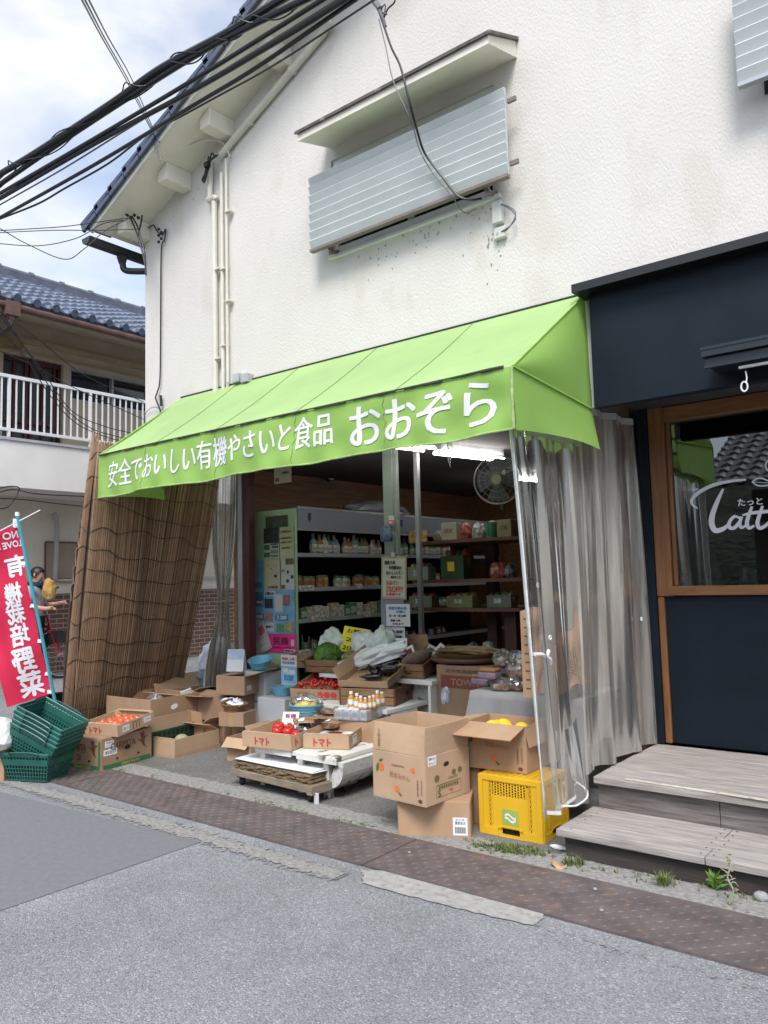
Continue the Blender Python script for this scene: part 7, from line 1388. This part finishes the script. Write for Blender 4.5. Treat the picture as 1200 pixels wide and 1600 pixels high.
o = thing('plastic_bag', 'white and grey bag on the carton at the far left', 'bag', tuple(G(-2, 1170, .25))); crumple('bag', bag_white, o, (0, 0, 0), (.13, .13, .13), 133)

# ------------------------------------------------------------------ cyclist with bicycle in the alley
mb = MB(); mb.prism([(-8.4, 3.0, .0), (-8.4, 12, .0), (-9.4, 12, .30), (-9.4, 3.0, .30)], (-1.65, 0, 0)) if False else mb.add([(-8.2, 2.2, .004), (-8.2, 12, .004), (-9.5, 12, .26), (-9.5, 2.2, .26), (-11.05, 12, .26), (-11.05, 2.2, .26)], [(0, 1, 2, 3), (3, 2, 4, 5)]); struct(mb.build('alley', asphalt))
FWD = V((.784, .62, 0)).normalized(); LAT = V((.62, -.784, 0)); GZ = .262
def loc(o, f, l, z): return o + FWD * f + LAT * l + V((0, 0, z))
def skinned(name, verts, edges, radii, mat, parent, sub=2):
    me = bpy.data.meshes.new(name); me.from_pydata([tuple(v) for v in verts], edges, []); o = bpy.data.objects.new(name, me); C.objects.link(o); o.parent = parent
    sk = o.modifiers.new('k', 'SKIN'); sk.use_smooth_shade = True; me.materials.append(mat)
    if not me.skin_vertices: me.skin_vertices.new()
    for i, r in enumerate(radii): me.skin_vertices[0].data[i].radius = (r, r) if not isinstance(r, tuple) else r
    me.skin_vertices[0].data[0].use_root = True
    if sub: s = o.modifiers.new('s', 'SUBSURF'); s.levels = sub; s.render_levels = sub
    return o
pp_ = D(52, 920, 10.55); pe = thing('person', 'short haired person in grey shirt and dark scarf walking a bicycle', 'person', (pp_.x, pp_.y, GZ)); Z0 = V((0, 0, 0))
hz = 1.79 - GZ      # height
k = hz / 1.70
Pt = lambda f, l, z: loc(Z0, f, l, z * k)
vb = [Pt(0, 0, .92), Pt(.0, 0, 1.1), Pt(.02, 0, 1.32), Pt(.03, 0, 1.43), Pt(.05, 0, 1.52), Pt(.065, 0, 1.60), Pt(.05, 0, 1.66),
      Pt(.02, .17, 1.37), Pt(.03, .21, 1.12), Pt(.24, .17, 1.08), Pt(.31, .16, 1.085), Pt(.02, -.17, 1.37), Pt(.05, -.2, 1.13), Pt(.26, -.16, 1.14), Pt(.33, -.15, 1.16),
      Pt(.05, .09, .86), Pt(.10, .09, .5), Pt(.05, .09, .08), Pt(.17, .09, .04), Pt(-.03, -.09, .86), Pt(-.05, -.09, .5), Pt(-.22, -.09, .12), Pt(-.12, -.09, .05),
      Pt(.145, 0, 1.575)]
eb = [(0, 1), (1, 2), (2, 3), (3, 4), (4, 5), (5, 6), (2, 7), (7, 8), (8, 9), (9, 10), (2, 11), (11, 12), (12, 13), (13, 14), (0, 15), (15, 16), (16, 17), (17, 18), (0, 19), (19, 20), (20, 21), (21, 22), (5, 23)]
rb_ = [.12, .115, .13, .052, .062, .092, .062, .055, .042, .03, .032, .055, .042, .03, .032, .085, .055, .036, .03, .085, .055, .036, .03, .014]
for hi, s in ((10, 1), (14, -1)):       # five fingers on each hand
    for j in range(5):
        l0 = .035 * s - .016 * s * j if j < 4 else .045 * s; b0 = vb[hi]
        f1 = b0 + FWD * (.05 if j < 4 else .02) + LAT * (l0 - .01 * s) + V((0, 0, .0 if j < 4 else .02)); f2 = f1 + FWD * (.012 if j < 4 else .025) + V((0, 0, -.03 + .003 * j if j < 4 else .005))
        i0 = len(vb); vb += [f1, f2]; eb += [(hi, i0), (i0, i0 + 1)]; rb_ += [.009, .007]
skinned('body', vb, eb, rb_, skin, pe)
sv = [Pt(0, 0, .88), Pt(.0, 0, 1.1), Pt(.02, 0, 1.31), Pt(.03, 0, 1.40), Pt(.02, .175, 1.365), Pt(.03, .212, 1.16), Pt(.02, -.175, 1.365), Pt(.05, -.205, 1.16)]
skinned('shirt', sv, [(0, 1), (1, 2), (2, 3), (2, 4), (4, 5), (2, 6), (6, 7)], [.145, .138, .15, .075, .075, .064, .075, .064], shirt, pe)
tv = [Pt(0, 0, .95), Pt(.05, .09, .86), Pt(.10, .09, .5), Pt(.05, .09, .12), Pt(-.03, -.09, .86), Pt(-.05, -.09, .5), Pt(-.21, -.09, .15)]
skinned('trousers', tv, [(0, 1), (1, 2), (2, 3), (0, 4), (4, 5), (5, 6)], [.14, .105, .078, .06, .105, .078, .06], M('dotted_trousers', (.02, .022, .035), .8, .3, 30, spots=((.45, .45, .48), 60, .68)), pe)
mb = MB(); hc = Pt(.062, 0, 1.595); r0 = .105 * k
def hairf(u, v):
    a_ = 2 * PI * u; e_ = PI / 2 - v * PI * .62; dcut = max(0, math.cos(a_)); e_ = max(e_, -.45 + 1.0 * dcut ** .7); rr_ = r0 * (1.03 + .03 * math.sin(a_ * 9) * v)
    return hc + FWD * (rr_ * math.cos(e_) * math.cos(a_) * 1.04 - .008) + LAT * rr_ * math.cos(e_) * math.sin(a_) * .9 + V((0, 0, rr_ * math.sin(e_) * 1.08 + .004))
mb.grid(hairf, 28, 12); mb.build('hair', hair, pe, smooth=True)
for s in (-1, 1):
    mb = MB(); mb.ball(tuple(Pt(.05, .086 * s, 1.585)), .022 * k, 8, 6, sq=(1, .5, 1.5)); mb.build('ear', skin, pe, smooth=True); mb = MB(); mb.ball(tuple(Pt(.145, .034 * s, 1.605)), .011, 8, 6); mb.build('eye', ink_black, pe)
    mb = MB(); mb.tube([Pt(.148, .018 * s, 1.63), Pt(.138, .055 * s, 1.632)], .006, 5); mb.build('eyebrow', hair, pe)
mb = MB(); mb.tube(cr([Pt(.142, -.025, 1.545), Pt(.150, 0, 1.543), Pt(.142, .025, 1.545)], 4), .006, 5); mb.build('mouth', M('lip', (.35, .12, .10), .5), pe)
mb = MB()
for j in range(2): mb.tube([Pt(.04 + .085 * math.cos(a_), .085 * math.sin(a_), 1.425 + .035 * j + .012 * math.sin(a_ * 3 + j)) for a_ in [2 * PI * i / 24 for i in range(25)]], .030, 7)
mb.build('scarf', M('scarf', (.02, .025, .06), .9, .4, 40, spots=((.3, .3, .35), 55, .62)), pe, smooth=True)
for l, f0, z0_ in ((.09, .12, .035), (-.09, -.17, .06)): mb = MB(); mb.ball(tuple(Pt(f0 - .02, l, z0_ + .01)), .1, 12, 8, sq=(1, .55, .45)); mb.build('shoe', black, pe, smooth=True)
# bicycle
wc = D(94, 1003, 10.75); bk_ = thing('bicycle', 'red bicycle with meshed front wheel beside the reed screen', 'bicycle', (wc.x, wc.y, GZ)); Bp = lambda f, l, z: loc(Z0, f, l, z); wr = .33
for f0 in (0, -1.06):
    mb = MB(); ring = lambda r, n_=36: [Bp(f0 + r * math.cos(a_), 0, wr + r * math.sin(a_)) for a_ in [2 * PI * i / n_ for i in range(n_ + 1)]]
    mb.tube(ring(wr - .017), .017, 8, cap=False); wh = mb.build('wheel', black, bk_); mb = MB(); mb.tube(ring(wr - .04), .008, 6, cap=False); mb.build('rim', alu, wh); mb = MB()
    for i in range(18): a_ = 2 * PI * i / 18; mb.tube([Bp(f0, .02 * (-1) ** i, wr), Bp(f0 + (wr - .04) * math.cos(a_ + .15), 0, wr + (wr - .04) * math.sin(a_ + .15))], .0015, 4)
    mb.tube([Bp(f0, -.05, wr), Bp(f0, .05, wr)], .018, 8); mb.build('spoke', alu, wh)
mb = MB(); mb.grid(lambda u, v: Bp((wr + .03) * math.cos(PI * u) * (.6 + .4 * v), .06 + .01 * math.sin(u * 30), wr + (wr + .04) * math.sin(PI * u) * (.55 + .45 * v) - .04), 40, 6)
mb.build('wheel_net', M('net_dark', (.02, .018, .02), .8, .3, 40, spots=((.35, .3, .32), 70, .68)), bk_)
mb = MB(); ht_, bb, st_ = Bp(-.16, 0, .72), Bp(-.60, 0, .30), Bp(-.74, 0, .78)
for a_, b_2 in ((ht_ + V((0, 0, -.03)), bb), (ht_, st_.lerp(bb, .35)), (st_, bb), (bb, Bp(-1.06, 0, wr)), (st_.lerp(bb, .1), Bp(-1.06, 0, wr)), (Bp(-.13, 0, .66), Bp(-.19, 0, .88))): mb.tube([a_, b_2], .017, 8)
mb.tube(cr([Bp(-.13, .045, .66), Bp(-.08, .045, .55), Bp(.0, .045, wr)], 4), .012, 6); mb.tube(cr([Bp(-.13, -.045, .66), Bp(-.08, -.045, .55), Bp(.0, -.045, wr)], 4), .012, 6); mb.build('frame', bicycle_red := MATS['bicycle_red'], bk_)
mb = MB(); mb.tube([Bp(-.19, 0, .86), Bp(-.22, 0, 1.20)], .014, 8); mb.tube(cr([Bp(-.30, -.28, 1.24), Bp(-.20, -.22, 1.26), Bp(-.18, -.08, 1.22), Bp(-.22, 0, 1.20), Bp(-.18, .08, 1.22), Bp(-.20, .22, 1.26), Bp(-.30, .28, 1.24)], 5), .012, 6); hb = mb.build('handlebar', alu, bk_); mb = MB()
for s in (-1, 1): mb.tube([Bp(-.30, .28 * s, 1.24), Bp(-.40, .29 * s, 1.235)], .018, 8); mb.tube(cr([Bp(-.2, .2 * s, 1.26), Bp(-.13, .24 * s, 1.25), Bp(-.22, .32 * s, 1.22)], 3), .008, 5); mb.tube([Bp(-.19, .14 * s, 1.26), Bp(-.17, .16 * s, 1.33)], .018, 6)
mb.build('grip', black, hb)
mb = MB(); mb.ball(tuple(Bp(-.80, 0, .86)), .12, 12, 8, sq=(1, .6, .4)); mb.tube([st_, Bp(-.78, 0, .84)], .014, 6); mb.build('saddle', black, bk_)
mb = MB(); mb.tube([bb + LAT * .06, bb + LAT * .06 + V((0, 0, -.16))], .010, 6); mb.tube([bb - LAT * .06, bb - LAT * .06 + V((0, 0, .16))], .010, 6); mb.tube([bb - LAT * .07, bb + LAT * .07], .02, 8); mb.build('crank', darkgrey, bk_)
q = D(77, 921, 10.4); o = thing('paper_bag', 'crumpled brown paper bag hung on the bicycle handlebar', 'bag', (q.x, q.y, q.z - .13)); crumple('bag', M('kraft', (.42, .26, .07), .8, .2, 12), o, (0, 0, 0), (.085, .08, .15), 141, 3, .22)
q = D(72, 905, 10.45); 
o = thing('pavement_clutter', 'dark wheeled trolley half hidden behind the red banner', 'trolley', tuple(G(60, 1120, 0) * .0 + D(62, 1085, 8.6))); o.location.z = 0; mb = MB(); mb.box((-.28, -.15, .10), (.25, .15, .16)); mb.box((.18, -.15, .16), (.25, .15, .36)); mb.build('frame', black, o, bevel=.01); mb = MB()
for x in (-.2, .2): mb.tube([(x, -.17, .06), (x, -.13, .06)], .06, 14)
mb.build('wheel', darkgrey, o)

# ------------------------------------------------------------------ weeds, moss, litter
def tuft(mb, p, n_, h, spread, cols, rr):
    for _ in range(n_):
        a_ = rr.uniform(0, 6.3); hh = h * rr.uniform(.5, 1.1); s = spread * rr.uniform(.3, 1); q = p + V((rr.uniform(-1, 1), rr.uniform(-1, 1), 0)) * spread * .4; d_ = V((math.cos(a_), math.sin(a_), 0)); w_ = .0022 + .02 * h * .1; c_ = rr.choice(cols); side_ = V((-d_.y, d_.x, 0)) * w_
        mb.add([q - side_, q + side_, q + d_ * s * .5 + V((0, 0, hh * .7)) + side_ * .7, q + d_ * s * .5 + V((0, 0, hh * .7)) - side_ * .7, q + d_ * s + V((0, 0, hh))], [(0, 1, 2, 3), (3, 2, 4)], c_)
rr = random.Random(11); gc = [(.12, .20, .05), (.17, .24, .07), (.09, .15, .04), (.28, .27, .10)]
mb = MB()
line = [(185, 1203), (230, 1212), (300, 1232), (380, 1246), (440, 1262), (520, 1282), (580, 1292)]
for i in range(len(line) - 1):
    for k in range(60):
        t = rr.random(); x = line[i][0] + (line[i + 1][0] - line[i][0]) * t + rr.gauss(0, 5); y = line[i][1] + (line[i + 1][1] - line[i][1]) * t + rr.gauss(0, 2.2)
        if math.sin(x * .045 + 1) + math.sin(x * .11) > -.1: tuft(mb, G(x, y, .005), 5, .010, .014, gc, rr)
for k in range(260):
    x = rr.gauss(795, 26); y = 1328 + (x - 795) * .12 + rr.gauss(0, 3.5); tuft(mb, G(x, y, .005), 5, .022, .02, gc, rr)
for k in range(60): x = rr.uniform(870, 1190); y = 1347 + (x - 880) * .19 + rr.gauss(0, 5); tuft(mb, G(x, y, .005), 4, .022, .02, gc, rr)
o = mb.build('moss', moss_m, tone=True); o['kind'] = 'stuff'
def weed(label, px, py, n_, h, spread):
    p = G(px, py, .006); t = thing('weed', label, 'weed', tuple(p)); mb = MB(); tuft(mb, V((0, 0, 0)), n_, h, spread, gc, rr); mb.build('leaf', moss_m, t, tone=True); return t
weed('small round weed at the corner of the steps', 906, 1352, 60, .05, .04); weed('thin grassy weed left of the corner weed', 888, 1352, 45, .06, .05); weed('dry grassy weed under the middle of the lower step', 1035, 1382, 90, .055, .07)
t = weed('bright leafy weed beside the tall withered stalk', 1117, 1390, 0, .05, .05); mb = MB()
for i in range(34):
    a_ = rr.uniform(0, 6.3); el = rr.uniform(.2, 1.2); d_ = V((math.cos(a_) * math.cos(el), math.sin(a_) * math.cos(el), math.sin(el))); L = rr.uniform(.03, .075); s_ = d_.orthogonal().normalized() * .008; z_ = V((0, 0, rr.uniform(0, .05))); cc = (rr.uniform(.12, .22), rr.uniform(.25, .36), .06)
    mb.add([z_, z_ + d_ * L * .5 + s_, z_ + d_ * L, z_ + d_ * L * .5 - s_], [(0, 1, 2, 3)], cc)
mb.build('leaf', leaf_m, t, tone=True)
p = G(1140, 1412, .005); t = thing('withered_stalk', 'tall pale withered weed stalk in front of the lower step', 'weed', tuple(p)); mb = MB(); st0 = [P(x, y, p.y - .02) - p for x, y in ((1140, 1412), (1146, 1392), (1137, 1372), (1141, 1352), (1135, 1330))]; sc_ = cr(st0, 5); mb.tube(sc_, [.004] * (len(sc_) - 4) + [.003, .002, .0015, .001], 5)
for i in range(12):
    q = sc_[min(len(sc_) - 1, 2 + i * 18 // 12)]; a_ = rr.uniform(0, 6.3); mb.tube(cr([q, q + V((.02 * math.cos(a_), .02 * math.sin(a_), .008)), q + V((.035 * math.cos(a_), .03 * math.sin(a_), -.008 + .02 * (i % 2)))], 3), [.0022] * 5 + [.001, .001], 4)
mb.build('stalk', M('withered', (.36, .36, .27), .9, .3, 30), t); mb = MB()
for i in range(30):
    q = rr.choice(sc_); a_ = rr.uniform(0, 6.3); d_ = V((math.cos(a_), math.sin(a_), rr.uniform(-.6, .5))).normalized(); L = rr.uniform(.012, .03); s_ = d_.orthogonal().normalized() * .005; mb.add([q, q + d_ * L * .5 + s_, q + d_ * L, q + d_ * L * .5 - s_], [(0, 1, 2, 3)], (rr.uniform(.2, .36), rr.uniform(.24, .34), rr.uniform(.1, .2)))
mb.build('leaf', leaf_m, t, tone=True)
o = thing('dry_leaf', 'curled orange brown dead leaf near the yellow crate', 'leaf', tuple(G(873, 1354, .01))); mb = MB(); mb.grid(lambda u, v: V(((u - .5) * .09, (v - .5) * .05 * math.sin(PI * min(.98, u + .02)), .015 * math.sin(v * PI) + .01 * math.sin(u * 7))), 8, 6); mb.build('blade', M('dead_leaf', (.42, .26, .14), .8, .3, 20), o, solid=.001)
for i, (px, py, s, lb) in enumerate(((1190, 1407, .032, 'grey stone at the right below the lower step'), (640, 1333, .008, 'tiny pebble beside the drain cover joint'), (930, 1391, .010, 'white pebble on the drain cover edge'), (940, 1424, .009, 'white scrap on the chequer plate'))):
    o = thing('stone', lb, 'stone', tuple(G(px, py, .012 if i else .004))); crumple('stone', M('stone_grey', (.3, .3, .3), .9, .2, 20), o, (0, 0, 0), (s, s * .8, s * .7), 150 + i, 2, .2)
o = thing('paper_scrap', 'white crumpled scrap under the corner of the steps', 'litter', tuple(G(873, 1326, .006))); crumple('scrap', paper, o, (0, 0, 0), (.05, .02, .01), 160, 2)
